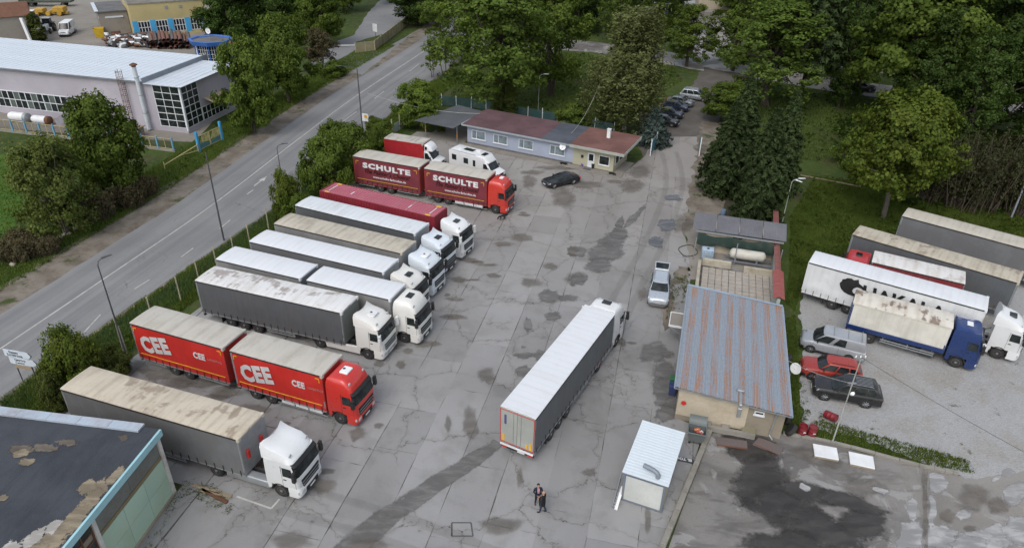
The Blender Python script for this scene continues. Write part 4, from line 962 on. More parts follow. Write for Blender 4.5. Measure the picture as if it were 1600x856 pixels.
# --- the right hand lot
hd = -32.5
ch = semi(origin((32.4, 51.8), hd, 6.8), hd, 'white lorry with black animal emblem and large black letters on its side', 'lorries on the gravel lot', P_WHITE, C_WHITE, R_WHITE2, 13.6, dict(roof='spoiler', rtop=3.66, hatch='dark'), gap=.9, skirts=P_WHITE, front=MWHITE, frame=MWHITE)
M_BLK = plain('black_print', (.016, .016, .017), .5, 0, .15)
jk = [(.62, 1.0), (.66, .80), (.80, .70), (.93, .58), (1.0, .50), (.86, .50), (.76, .56), (.64, .56), (.53, .44), (.50, .30), (.55, .18), (.68, .13), (.84, .20), (.93, .12), (.84, .02), (.62, 0.0), (.42, .01), (.24, .08), (.09, .24), (.02, .42), (.0, .54), (.06, .68), (.05, .77), (.15, .84), (.22, .93), (.36, .96), (.46, .90)]
ob('animal_emblem', MB().prism([(2.85+2.2*a, 1.95+1.65*b) for a, b in jk], -1.302, -1.284).mesh('animal_emblem', M_BLK), ch)
put_text(ch, 'HAKALA', M_BLK, 4.75, -1.300, 2.02, 1.75, bold=.05, shear=-.12, wide=.94)
def semitrailer(loc, head, label, roofm, side, L=13.6):
    t = thing('semi_trailer', label, 'trailer', (loc[0], loc[1], .03), R(head), 'lorries on the gravel lot')
    cargo(t, 0, L, 1.12, 4.0, side, roofm); running_gear(t, .05, L-.3, (2.7, 4.0, 5.3), 1.12); side_guard(t, 6.2, L-4.6, MSTEEL); rear_lights(t, .1)
    for s in (-1, 1): boxp('landing_leg', t, L-3.5, L-3.36, s*.62-.07, s*.62+.07, 0, 1.0, MSTEEL)
    return t
semitrailer(origin((38.2, 56.8), -38.5, 6.8), -38.5, 'parked trailer with tan roof marked by brown blotches, beside the red lorry', R_TAN, C_GREYD)
semitrailer((39.6, 65.4), -38.3, 'farthest grey trailer on the gravel, beige roof with one red stain', tarp_roof('pale_tan', (.47, .44, .37), (.30, .27, .21), .45, .12, .6, 2.0), C_GREY)
# red rigid lorry facing the other way
def rigid(loc, head, label, cabcol, side, roofm, L, z0=1.15, z1=3.75, cabk=None, hw=1.24, roofcrown=.05, bodykw=None):
    t = thing('rigid_lorry', label, 'lorry', (loc[0], loc[1], .03), R(head), 'lorries on the gravel lot')
    b = cargo(t, 0, L, z0, z1, side, roofm, hw=hw, crown=roofcrown, **(bodykw or {}))
    running_gear(t, .05, L+1.9, (1.9,), z0, dual=True); rear_lights(t, .1); side_guard(t, 2.7, L-.6, MSTEEL)
    for s in (-1, 1): wheel(t, L+.15+.87, s*1.02, w=.28, key='lorry')
    fuel_tank(t, L-1.6, L-.5, -1, MCHASSIS)
    cab(t, L+.15, cabcol, **(cabk or {})); return t, b
rigid(origin((35.7, 54.5), 151, 3.65), 151, 'red cabbed lorry with white roof wedged between the white lorry and a grey trailer', paint('dull_red', (.40, .03, .035)), curtain('dull_red', (.22, .028, .032)), tarp_roof('white_brown', (.62, .61, .59), (.36, .29, .2), .45, .3, .9, 6.0), 7.3, cabk=dict(roof='high', rtop=3.5, hatch='dark'), bodykw=dict(cap=False))
ta, ba = rigid(origin((31.5, 48.15), -28.5, 3.6), -28.5, 'blue lorry with dirty cream tarpaulin body and blue drop sides', P_BLUE, curtain('tarp_cream', (.56, .54, .48), .3, (.3, .28, .23)), tarp_roof('brown_blotched', (.60, .57, .50), (.34, .27, .19), .5, .8, .9, 4.0), 7.2, 1.25, 3.45, dict(roof='high', rtop=3.42, hatch='bar', grille=MBLACK, bumper=P_BLUE), 1.24, .12, dict(straps=False, rail=curtain('tarp_cream', (.56, .54, .48)), cap=False, frame=P_BLUE))
for s in (-1, 1): boxp('drop_side', ta, .0, 7.2, min(s*1.20, s*1.275), max(s*1.20, s*1.275), 1.02, 1.42, P_BLUE, .01)
# ------------------------------------------------------------------ cars and vans
def car(name, label, cat, loc, head, col, L=4.5, W=1.85, belt=.98, H=1.6, hood=1.15, hoodz=.92, cowl=1.05, rake=.75, rtail=.35, tail=0.0, deck=None, wr=.33, group=None, rails=False, z=.03, win=2, clad=None, glass=None, rimm=None, bed=.22, wmul=.74, wheelbase=None, fr=.86):
    """x forward, origin under the middle. belt = window line, hood = bonnet length, rake/rtail = lean of the front/rear glass, deck = boot length"""
    t = thing(name, label, cat, (loc[0], loc[1], z), R(head), group)
    gm = glass or MGLASS; hw = W/2; xf, xr = L/2, -L/2
    def ring(x, zt, w, zb=bed, crown=.03):
        return [(x, -w*.86, zb), (x, -w*.985, zb+.12), (x, -w, zb+.30), (x, -w*.985, zt-.14 if zt-.14 > zb+.32 else zb+.32), (x, -w*.90, zt-.015), (x, -w*.45, zt+crown*.7), (x, 0, zt+crown), (x, w*.45, zt+crown*.7), (x, w*.90, zt-.015), (x, w*.985, zt-.14 if zt-.14 > zb+.32 else zb+.32), (x, w, zb+.30), (x, w*.985, zb+.12), (x, w*.86, zb)]
    xc = xf-hood                                                   # cowl, foot of the windscreen
    xd = xr+(deck or 0)
    st = [(xf-.0, .60, hw*.74, bed+.14), (xf-.06, hoodz-.16, hw*.84, bed+.04), (xf-.20, hoodz-.06, hw*.93, bed), (xf-.45, hoodz, hw*.985, bed), (xc-.05, belt+.0, hw, bed), (0, belt+.01, hw, bed), (xd+.05, belt+.03, hw, bed), (xr+.28, belt+(.02 if not deck else .0), hw*.975, bed), (xr+.08, belt-.04, hw*.92, bed+.03), (xr, belt-.16, hw*.84, bed+.12)]
    body = ob('body', MB().loft([ring(x, zt, w, zb, .035) for x, zt, w, zb in st]).mesh('body', col, smooth=42), t)
    # cabin: belt ring to roof ring
    b0, b1 = xd+.03 if deck else xr+.10, xc+.02
    t0, t1 = b0+rtail, b1-rake
    wb, wt_ = hw*.93, hw*wmul
    def pt(u, v, s):                                              # u along (0 rear..1 front), v up, on side s
        xa, xb = b0+(t0-b0)*v, b1+(t1-b1)*v; y = wb+(wt_-wb)*v
        return Vector((xa+(xb-xa)*u, s*y, belt+.0+(H-.07-belt)*v))
    rz = H-.07
    rings = []
    for v, zz, sh in ((0, belt-.05, 0), (.5, None, 0), (.93, None, 0), (1.0, rz+.015, .04), (1.0, H-.012, .16), (1.0, H, .34)):
        xa, xb = b0+(t0-b0)*v+sh*.9, b1+(t1-b1)*v-sh*1.2; y = wb+(wt_-wb)*v-sh*.75; z_ = zz if zz is not None else belt+(rz-belt)*v
        rings.append([(xa, -y, z_), (xb-.10, -y, z_), (xb, -y*.72, z_), (xb+.04, 0, z_), (xb, y*.72, z_), (xb-.10, y, z_), (xa, y, z_), (xa-.03, 0, z_)])
    cb = ob('roof', MB().loft(rings).mesh('roof', col, smooth=35), body)
    # windscreen and rear window hug the cabin ends
    def endglass(nm, front, v0=.06, v1=.93):
        r_ = []
        for v in (v0, .5, v1):
            xa, xb = b0+(t0-b0)*v, b1+(t1-b1)*v; y = wb+(wt_-wb)*v; z_ = belt+(rz-belt)*v
            if front: r_.append([(xb-.065, -y*.93, z_+.012), (xb+.012, -y*.70, z_+.012), (xb+.052, 0, z_+.012), (xb+.012, y*.70, z_+.012), (xb-.065, y*.93, z_+.012)])
            else: r_.append([(xa-.012, -y*.90, z_+.004), (xa-.043, 0, z_+.004), (xa-.012, y*.90, z_+.004)])
        ob(nm, MB().loft(r_, cap=False, closed=False).mesh(nm, gm, smooth=50), cb)
    endglass('windscreen', True); endglass('rear_window', False, .15 if deck or rtail > .2 else .2, .9)
    cuts = {2: [(.10, .47), (.50, .90)], 3: [(.05, .28), (.31, .60), (.63, .92)], 1: [(.66, .93)], 4: [(.38, .62), (.70, .94)]}[win]
    for s in (-1, 1):
        for a, b in cuts:
            q = [pt(a, .10, s), pt(b+(.06 if b == max(c[1] for c in cuts) else 0), .10, s), pt(b-.02, .90, s), pt(a+(.05 if a == min(c[0] for c in cuts) else .0), .90, s)]
            o = Vector((0, s*.006, .002)); o2 = Vector((0, s*.016, .006))
            ob('side_window', MB().loft([[p+o for p in q], [p+o2 for p in q]]).mesh('side_window', gm), cb)
        hx = xf-.17
        ob('headlight', MB().loft([[(xf-.14, s*hw*.52, hoodz-.22), (xf-.36, s*hw*.925, hoodz-.20), (xf-.40, s*hw*.93, hoodz-.08), (xf-.22, s*hw*.60, hoodz-.09)], [(xf-.02, s*hw*.50, hoodz-.22), (xf-.22, s*hw*.955, hoodz-.20), (xf-.36, s*hw*.965, hoodz-.07), (xf-.13, s*hw*.58, hoodz-.075)]]).mesh('headlight', MLAMP), body)
        ob('tail_light', MB().box(xr-.005, xr+.22, min(s*hw*.72, s*hw*.955), max(s*hw*.72, s*hw*.955), belt-.22, belt-.05).mesh('tail_light', MRED, .02), body)
        ob('mirror', MB().box(b1-rake*.25-.28, b1-rake*.25-.16, min(s*hw*.95, s*(hw+.16)), max(s*hw*.95, s*(hw+.16)), belt+.02, belt+.16).mesh('mirror', col if not clad else clad, .03), body)
        d = MB()
        for u in ([.08, .49, .97] if win != 1 else [.62, .97]):
            xx = b0+(b1-b0)*u; d.box(xx-.006, xx+.006, min(s*(hw*.93), s*(hw+.004)), max(s*(hw*.93), s*(hw+.004)), bed+.25, belt-.06)
        ob('door_seam', d.mesh('door_seam', MBLACK), body)
        if rails: ob('roof_rail', MB().tube([(t0+.25, s*(wt_-.10), H-.01), (t0+.35, s*(wt_-.09), H+.045), (t1-.35, s*(wt_-.09), H+.045), (t1-.2, s*(wt_-.10), H-.01)], .022, 6).mesh('roof_rail', rails), cb)
    ob('grille', MB().box(xf-.16, xf-.035, -hw*.45, hw*.45, .50, hoodz-.17).mesh('grille', MBLACK, .02), body)
    boxp('number_plate', body, xf-.01, xf+.012, -.26, .26, .42, .53, MPLATE); boxp('number_plate', body, xr-.012, xr+.02, -.26, .26, belt-.34, belt-.23, MPLATE)
    if clad:
        for s in (-1, 1): ob('sill', MB().box(xr+.5, xf-.5, min(s*hw*.9, s*(hw+.012)), max(s*hw*.9, s*(hw+.012)), bed-.02, bed+.16).mesh('sill', clad, .02), body)
        ob('bumper', MB().loft([ring(x, .52, w, bed-.02, 0) for x, w in ((xf+.02, hw*.72), (xf-.1, hw*.88), (xf-.32, hw*.99))]).mesh('bumper', clad, smooth=40), body)
        ob('bumper', MB().loft([ring(x, .54, w, bed-.02, 0) for x, w in ((xr-.02, hw*.80), (xr+.1, hw*.94), (xr+.3, hw*.99))]).mesh('bumper', clad, smooth=40), body)
    xw = (xf-fr, xf-fr-(wheelbase or L*.59))
    for x in xw:
        for s in (-1, 1):
            ar = MB(); n = 10; R1 = wr+.055
            ar.prism([(x+R1*math.cos(2*math.pi*k/16), wr+R1*math.sin(2*math.pi*k/16)) for k in range(16)], min(s*(hw-.22), s*(hw+.003)), max(s*(hw-.22), s*(hw+.003)))
            ob('wheel_arch', ar.mesh('wheel_arch', MBLACK), body)
            wheel(t, x, s*(hw-.10), wr, .22, wr*.66, 'car%.2f' % wr + (rimm.name if rimm else ''), rimm or MALLOY, 8)
    return t, body, cb, dict(b0=b0, b1=b1, t0=t0, t1=t1, wt=wt_, hw=hw, xf=xf, xr=xr)
def mid(a, b, z=.7): p, q = G(*a, z), G(*b, z); m = (p+q)/2; return (m.x, m.y), math.degrees(math.atan2(q.y-p.y, q.x-p.x))

P_SILV = plain('paint_silver', (.36, .39, .42), .28, .55, .12, .8, (.2, .19, .18), .5, .5, grain=0); P_SBLUE = plain('paint_silver_blue', (.46, .50, .54), .3, .35, .0, .2, (.2, .19, .18), .5, .5, grain=0)
P_BLACK = paint('car_black', (.008, .008, .010), .1); P_ORED = paint('orange_red', (.30, .028, .018), .08); P_GREY = plain('paint_grey', (.20, .21, .22), .3, .5, .1, .5, (.1, .1, .1), .5, .5, grain=0)
LOTG = 'cars parked on the gravel'
t, b, c, k = car('estate_car', 'black estate car with silver roof bars and ribbed roof, on the gravel', 'car', (24.85, 41.1), 164.5, P_BLACK, 4.75, 1.92, 1.02, 1.66, 1.25, .98, rake=.85, rtail=.45, wr=.37, group=LOTG, rails=MSTEEL, win=3)
for i in range(6): boxp('roof_rib', c, k['t0']+.25, k['t1']-.75, -.40+i*.16-.012, -.40+i*.16+.012, 1.655, 1.678, MSTEEL)
car('suv', 'orange-red SUV with black trim, between the silver van and the black estate', 'car', (24.6, 43.45), 163.5, P_ORED, 4.35, 1.84, 1.05, 1.66, 1.15, 1.0, rake=.65, rtail=.40, wr=.36, group=LOTG, rails=MBLACK, win=3, clad=MBLACK)
t, b, c, k = car('panel_van', 'silver-grey van with roof rack bars, next to the orange-red SUV', 'van', (26.0, 46.75), 156, plain('paint_van', (.40, .42, .44), .35, .4, .2, .8, (.15, .14, .13), .5, .4, grain=0), 4.85, 1.92, 1.12, 1.95, .85, 1.02, rake=.75, rtail=.12, wr=.34, group=LOTG, win=4, clad=MBLACK, wmul=.86, z=.03)
for x in (-1.9, -.9, .15): ob('roof_bar', MB().tube([(x, -.72, 1.93), (x, -.72, 2.03), (x, .72, 2.03), (x, .72, 1.93)], .025, 5).mesh('roof_bar', MSTEEL), c)
# silver SUV in the yard with its tailgate up
t, b, c, k = car('suv', 'pale silver SUV in the yard with its tailgate raised', 'car', (13.35, 54.7), -103, P_SBLUE, 4.55, 1.85, 1.02, 1.62, 1.25, .97, rake=.75, rtail=.35, wr=.36, rails=MSTEEL, win=3, clad=plain('grey_cladding', (.16, .16, .16), .6), z=YZ)
tg = ob('tailgate', MB().loft([[(k['t0']-.05, -.62, 1.58), (k['t0']-.05, .62, 1.58), (k['t0']-.05, .62, 1.63), (k['t0']-.05, -.62, 1.63)], [(k['t0']-1.0, -.68, 1.86), (k['t0']-1.0, .68, 1.86), (k['t0']-1.0, .68, 1.94), (k['t0']-1.0, -.68, 1.94)]]).mesh('tailgate', P_SBLUE, .02), b)
ob('tailgate_window', MB().loft([[(k['t0']-.2, -.55, 1.685), (k['t0']-.2, .55, 1.685), (k['t0']-.2, .55, 1.70), (k['t0']-.2, -.55, 1.70)], [(k['t0']-.85, -.6, 1.895), (k['t0']-.85, .6, 1.895), (k['t0']-.85, .6, 1.915), (k['t0']-.85, -.6, 1.915)]]).mesh('tailgate_window', MGLASS), tg)
m_, h_ = mid((902, 276), (850, 286), .6)
car('coupe', 'black low coupe standing in front of the office', 'car', m_, h_+2, P_BLACK, 4.7, 1.88, .88, 1.32, 1.45, .82, rake=.85, rtail=.75, deck=.35, wr=.34, z=YZ, win=2, wmul=.66)
# under the trees beyond the gate
PG = 'cars parked under the trees'
for (x, y), lab, col, kw in [((22.3, 103.2), 'dark car nearest the gate, parked under the trees', P_BLACK, dict(H=1.45, deck=.6)), ((23.7, 107.0), 'black car parked second from the gate under the trees', P_NAVY, dict(H=1.45, deck=.7)), ((25.3, 110.6), 'dark blue car parked third from the gate under the trees', paint('dark_blue', (.012, .02, .05)), dict(H=1.46, deck=.5)), ((26.6, 113.2), 'grey car hidden between the dark blue car and the silver minivan', P_GREY, dict(H=1.45, deck=.5))]:
    car('saloon_car', lab, 'car', (x, y), -28, col, 4.4, 1.76, .92, rake=.75, rtail=.55, group=PG, **kw)
car('minivan', 'silver minivan parked last in the line under the trees', 'car', (29.6, 116.4), -22, P_SILV, 4.75, 1.85, 1.02, 1.75, .95, .95, rake=.95, rtail=.35, wr=.33, group=PG, rails=MSTEEL, win=3)
car('saloon_car', 'dark car on the park road behind the tree trunks', 'car', (60.5, 124.2), -24, P_BLACK, 4.5, 1.8, .95, 1.5, deck=.6)
# factory yard: white van
p = G(107, 54); t, b, c, k = car('panel_van', 'white van with black bumper in the factory yard', 'van', (p.x, p.y), -76, P_WHITE, 6.0, 2.05, 1.3, 2.6, 1.0, 1.15, rake=.85, rtail=.08, wr=.36, win=1, clad=MBLACK, wmul=.88)

# ------------------------------------------------------------------ camper and the red box van: van nose + coachbuilt body
def nose(t, x0, col, w=1.02, H=2.25):
    """half-bonnet van cab in front of x0"""
    prof = [(x0, .35), (x0+2.05, .35), (x0+2.12, .62), (x0+2.05, .98), (x0+1.25, 1.22), (x0+.55, H-.06), (x0+.25, H), (x0, H)]
    c = ob('cab', MB().prism(prof, -w, w).mesh('cab', col, .10, 3, 40), t)
    ob('windscreen', MB().loft([[(x0+1.22, -w*.86, 1.27), (x0+1.22, w*.86, 1.27), (x0+.63, w*.80, H-.12), (x0+.63, -w*.80, H-.12)], [(x0+1.25, -w*.86, 1.29), (x0+1.25, w*.86, 1.29), (x0+.66, w*.80, H-.10), (x0+.66, -w*.80, H-.10)]]).mesh('windscreen', MGLASS), c)
    for s in (-1, 1):
        q = [(x0+.15, 1.22), (x0+1.02, 1.22), (x0+.55, H-.25), (x0+.15, H-.25)]
        ob('side_window', MB().prism(q, min(s*(w-.01), s*(w+.012)), max(s*(w-.01), s*(w+.012))).mesh('side_window', MGLASS), c)
        ob('headlight', MB().box(x0+1.82, x0+2.09, min(s*w*.62, s*w*.97), max(s*w*.62, s*w*.97), .72, .95).mesh('headlight', MLAMP, .04), c)
        ob('mirror', MB().box(x0+.85, x0+1.0, min(s*(w+.02), s*(w+.26)), max(s*(w+.02), s*(w+.26)), 1.25, 1.6).mesh('mirror', MBLACK, .03), c)
        wheel(t, x0+1.25, s*(w-.10), .35, .22, .22, 'van', MRIM)
    ob('bumper', MB().box(x0+1.5, x0+2.16, -w, w, .28, .58).mesh('bumper', MBLACK, .06, 2), c)
    boxp('grille', c, x0+1.98, x0+2.11, -.5, .5, .62, .9, MBLACK)
    return c
m_, h_ = (-13.6, 85.7), -19.5
t = thing('box_van', 'small red box lorry with dirty pale roof and white cab, behind the maroon curtained trailer', 'van', (*origin(m_, h_, 2.7), YZ), R(h_), 'lorries parked in a row along the hedge')
M_RBOX = curtain('box_red', (.36, .020, .028), .2, (.2, .03, .03))
cargo(t, 0, 5.4, .95, 3.2, M_RBOX, tarp_roof('grimy', (.46, .43, .38), (.17, .155, .13), .7, .2, 1.3, 3), hw=1.12, rail=MRED, frame=MRED, front=MRED, straps=False)
nose(t, 5.42, P_WHITE)
ob('roof_pod', MB().loft([[(5.45, -.95, 2.2), (5.45, .95, 2.2), (5.45, .9, 3.05), (5.45, -.9, 3.05)], [(6.1, -.93, 2.2), (6.1, .93, 2.2), (6.0, .8, 2.98), (6.0, -.8, 2.98)], [(6.6, -.85, 2.22), (6.6, .85, 2.22), (6.35, .6, 2.75), (6.35, -.6, 2.75)]]).mesh('roof_pod', P_WHITE, .12, 3, 45), t)
for s in (-1, 1): wheel(t, 1.4, s*.92, .35, .24, .22, 'van', MRIM)
boxp('pod_window', t, 5.6, 5.85, -.98, -.9, 2.45, 2.8, MGLASS)
running = MB().box(.2, 6.5, -.4, .4, .45, .7); ob('chassis', running.mesh('chassis', MCHASSIS), t)
m_, h_ = mid((705, 247), (789, 270), 1.2)
t = thing('camper_van', 'white camper van with roof window, behind the red cabbed maroon lorry', 'camper', (*origin(m_, h_, 3.6), YZ), R(h_))
prof = [(0, .45), (5.2, .45), (5.2, 2.2), (5.0, 2.72), (4.2, 2.8), (.1, 2.8), (0, 2.7)]
cb = ob('living_box', MB().prism(prof, -1.12, 1.12).mesh('living_box', P_WHITE, .08, 3, 40), t)
nose(t, 5.05, P_WHITE)
ob('cab_hood', MB().loft([[(4.2, -1.1, 2.1), (4.2, 1.1, 2.1), (4.2, 1.0, 2.86), (4.2, -1.0, 2.86)], [(5.4, -1.05, 2.1), (5.4, 1.05, 2.1), (5.3, .85, 2.74), (5.3, -.85, 2.74)], [(5.95, -.9, 2.1), (5.95, .9, 2.1), (5.8, .6, 2.35), (5.8, -.6, 2.35)]]).mesh('cab_hood', P_WHITE, .1, 3, 45), t)
boxp('roof_window', t, 4.45, 5.0, -.45, .45, 2.80, 2.87, MGLASS, .02); boxp('solar_panel', t, 1.6, 3.0, -.2, .5, 2.82, 2.86, MGLASS); boxp('roof_hatch', t, 1.0, 1.5, -.6, -.1, 2.79, 2.88, MWHITE, .02); boxp('roof_box', t, 3.3, 3.9, .1, .7, 2.79, 2.98, MWHITE, .05); boxp('roof_rim', t, .15, 4.1, -1.08, -1.0, 2.78, 2.84, MSTEEL)
for x0, x1, z0, z1 in ((.5, 1.2, 1.6, 2.3), (2.3, 3.0, 1.5, 2.2), (3.7, 4.1, 1.4, 2.2)):
    for s in (-1, 1): boxp('side_window', cb, x0, x1, min(s*1.11, s*1.135), max(s*1.11, s*1.135), z0, z1, MGLASS, .02)
for s in (-1, 1): wheel(t, 1.5, s*1.0, .35, .24, .22, 'van', MRIM)
# ------------------------------------------------------------------ buildings
W_LILAC = plain('lilac_render', (.40, .375, .42), .85, 0, .3, .35, (.27, .25, .26)); W_BLUE = plain('pale_blue_render', (.34, .38, .47), .85, 0, .25, .5, (.22, .22, .25))
W_BEIGE = plain('greenish_beige_render', (.40, .385, .28), .85, 0, .3, .5, (.25, .23, .17)); W_CREAM = plain('cream_render', (.50, .435, .33), .85, 0, .45, .5, (.24, .19, .13), bump=.2)
W_GREY = plain('bare_cement', (.27, .235, .18), .9, 0, .6, .6, (.14, .12, .09), bump=.3); W_YEL = plain('yellow_render', (.46, .385, .19), .85, 0, .3, .4, (.34, .26, .10))
M_FR = plain('white_frame', (.66, .68, .70), .5, 0, .2, 1, (.35, .33, .3)); M_SKYB = plain('sky_blue_paint', (.06, .34, .62), .6, 0, .2, .8, (.06, .2, .35)); M_KBLUE = plain('kiosk_blue', (.035, .13, .42), .5, 0, .2)
M_RUST = plain('rusty_steel', (.16, .075, .045), .85, .1, .6, 1.5, (.07, .04, .03), bump=.3); M_WOOD = plain('weathered_wood', (.30, .24, .17), .85, 0, .5, 1.2, (.14, .11, .08), bump=.3)
def felt(name, col, peel=0.0):
    t = T(name); v = t.objc(False); a = t.noise(v, .35, 5, .62, .3); f = t.noise(v, 9, 3, .7); st = t.noise(t.map(v, (.3, 3.0, 1)), .7, 4, .6)
    c = t.mix(t.ramp(a, .35, .65), col, tuple(x*1.45 for x in col)); c = t.mix(t.math('MULTIPLY', t.ramp(st, .5, .7), .35), c, tuple(x*.65 for x in col)); c = t.mix(t.math('MULTIPLY', t.ramp(f, .5, .7), .35), c, tuple(x*1.8 for x in col))
    return t.bsdf(c, .8, 0, t.bump(f, .5, .03), .35)
F_MAROON, F_GREY, F_BROWN, F_TAR = felt('felt_maroon', (.085, .048, .052)), felt('felt_grey', (.060, .066, .080)), felt('felt_brown', (.125, .062, .052)), felt('roof_tar', (.036, .040, .048))
def sheetmetal(name, col, line=.5, ax=0):
    t = T(name); v = t.n('TexCoord').outputs['Object']; a = t.noise(v, .4, 5, .6); s = t.noise(t.map(v, (3, .2, 1)), 1, 4, .6); d = t.noise(v, 5, 3, .6)
    c = t.mix(t.math('MULTIPLY', t.ramp(a, .4, .7), .35), col, tuple(x*.72 for x in col)); c = t.mix(t.math('MULTIPLY', t.ramp(s, .52, .7), .10), c, (.30, .29, .27)); c = t.mix(t.math('MULTIPLY', t.ramp(d, .6, .75), .2), c, (.25, .22, .18))
    return t.bsdf(c, .45, .1, None, .4)
S_WHITE = sheetmetal('white_sheet', (.60, .65, .70)); S_CABIN = sheetmetal('cabin_sheet', (.62, .68, .71))
def window(par, x0, x1, z0, z1, y, s=-1, cols=2, rows=1, fr=M_FR, gl=MGLASS, f=.07, sill=True, split=None):
    """frame proud of a wall lying in the plane y (outward = s)"""
    o = MB(); d0, d1 = min(y-s*.02, y+s*.05), max(y-s*.02, y+s*.05)
    o.box(x0, x1, d0, d1, z0, z0+f).box(x0, x1, d0, d1, z1-f, z1).box(x0, x0+f, d0, d1, z0+f, z1-f).box(x1-f, x1, d0, d1, z0+f, z1-f)
    xs = split or [x0+(x1-x0)*k/cols for k in range(1, cols)]
    for x in xs: o.box(x-f/2, x+f/2, d0, d1, z0+f, z1-f)
    for k in range(1, rows): z = z0+(z1-z0)*k/rows; o.box(x0+f, x1-f, d0+.004, d1-.004, z-f/2, z+f/2)
    w = ob('window', o.mesh('window', fr), par)
    e = [x0]+list(xs)+[x1]
    for a, b in zip(e, e[1:]):
        for k in range(rows):
            boxp('pane', w, a+f/2, b-f/2, min(y-s*.01, y+s*.025), max(y-s*.01, y+s*.025), z0+(z1-z0)*k/rows+f/2, z0+(z1-z0)*(k+1)/rows-f/2, gl)
    if sill: boxp('sill', w, x0-.06, x1+.06, min(y, y+s*.12), max(y, y+s*.12), z0-.07, z0-.002, M_FR)
    return w
def blind_glass():
    t = T('blind_glass'); v = t.objc(); z = t.sep(v)[2]
    c = t.mix(t.ramp(t.noise(v, 1.1, 2), .4, .6), (.20, .25, .27), (.13, .17, .19)); return t.bsdf(c, .15, 0, None, .6)
M_BLIND = blind_glass()

# --- office and gatehouse
of = thing('office_building', 'low pale blue office with felt roof and beige gatehouse at its end', 'building', (-6.5, 93.0, 0), R(-26.4))
X1, X2, D = 15.6, 21.1, 6.0
ob('wall', MB().box(0, X1, 0, D, 0, 2.78).mesh('wall', W_BLUE), of)
ob('gatehouse_wall', MB().box(X1+.003, X2, -.02, D-.6, 0, 2.80).mesh('gatehouse_wall', W_BEIGE), of)
pl = ob('plinth', MB().box(-.03, X1, -.06, .02, 0, .36).box(X1+.003, X2+.03, -.08, 0, 0, .22).mesh('plinth', plain('stone_plinth', (.15, .15, .15), .9, 0, .9, 7, (.035, .035, .04))), of)
rl = MB().prism([(-.55, 2.80), (D+.4, 3.02), (D+.4, 3.14), (-.55, 2.92)], -.55, 11.2, ax='x'); r1 = ob('roof', rl.mesh('roof', F_MAROON), of)
rl = MB().prism([(-.55, 2.80), (D+.4, 3.02), (D+.4, 3.137), (-.55, 2.917)], 11.203, X1+.25, ax='x'); r2 = ob('roof', rl.mesh('roof', F_GREY), of)
boxp('fascia', of, -.58, X1+.2, -.585, -.552, 2.70, 2.93, plain('grey_fascia', (.30, .34, .36), .6, 0, .3)); boxp('fascia', of, -.60, -.553, -.58, D+.4, 2.74, 2.97, M_FR)
gr = MB().prism([(-1.0, 3.02), (D-.1, 3.20), (D-.1, 3.34), (-1.0, 3.16)], X1-.15, X2+1.5, ax='x'); r3 = ob('roof', gr.mesh('roof', F_BROWN), of)
ob('fascia', MB().prism([(-.9, 2.72), (-1.04, 3.14), (-1.0, 3.14), (-.86, 2.72)], X1-.17, X2+1.52, ax='x').mesh('fascia', plain('pale_fascia', (.50, .52, .46), .7, 0, .3)), of)
ob('fascia', MB().prism([(-1.0, 2.74), (D-.1, 2.9), (D-.1, 3.30), (-1.0, 3.12)], X2+1.502, X2+1.54, ax='x').mesh('fascia', plain('pale_fascia', (.50, .52, .46), .7, 0, .3)), of)
ob('chimney', MB().box(X1+3.2, X1+3.62, 3.2, 3.62, 3.2, 4.35).box(X1+3.15, X1+3.67, 3.15, 3.67, 4.352, 4.42).mesh('chimney', MWHITE), of)
for c in (1.75, 5.1, 8.9, 13.4): window(of, c-1.05, c+1.05, .98, 2.18, 0, -1, gl=M_BLIND, split=[c-.32])
d = boxp('door', of, X1+2.05, X1+2.95, -.07, -.022, .06, 2.12, M_FR); boxp('pane', d, -.30, .30, -.035, -.02, .02, .88, MGLASS); boxp('handle', d, .33, .36, -.07, -.025, -.1, .02, MSTEEL)
window(of, X1+3.55, X1+4.95, .85, 2.05, -.02, -1, 1, gl=MGLASS, sill=True)
for y0 in (.5, 2.2):
    w = boxp('window', of, X2-.01, X2+.05, y0, y0+1.3, .9, 2.1, M_FR); boxp('pane', w, .026, .034, -.55, .55, -.5, .5, MGLASS)
boxp('letter_box', of, X1+1.15, X1+1.45, -.12, -.022, 1.3, 1.65, MBLACK)
sd = thing('satellite_dish', 'white satellite dish on the office wall beside the fourth window', 'dish', (0, 0, 0)); sd.parent = None
sd.location = of.matrix_basis @ Vector((14.35, -.62, 2.45)); sd.rotation_euler = (0, 0, R(-26.4))
ob('dish', MB().lathe([(.02, .10), (.22, .07), (.42, .0), (.43, .015), (.22, .09), (.02, .12)], 18, 'y').mesh('dish', MWHITE, smooth=40), sd, rot=(R(-20), 0, 0)); ob('arm', MB().tube([(0, .58, -.1), (0, .1, 0), (0, -.35, -.15)], .018, 5).mesh('arm', MSTEEL), sd)
pv = thing('office_pavement', 'raised concrete pavement along the front of the office', 'pavement', (-6.5, 93.0, 0), R(-26.4))
for k in range(12): boxp('slab', pv, -.6+k*1.93, 1.31+k*1.93, -1.25, -.08, .0, .15+.004*(k % 3), MTANCON)
boxp('slab', pv, X2+.06, X2+1.3, -1.3, 4.4, 0, .152, MTANCON)
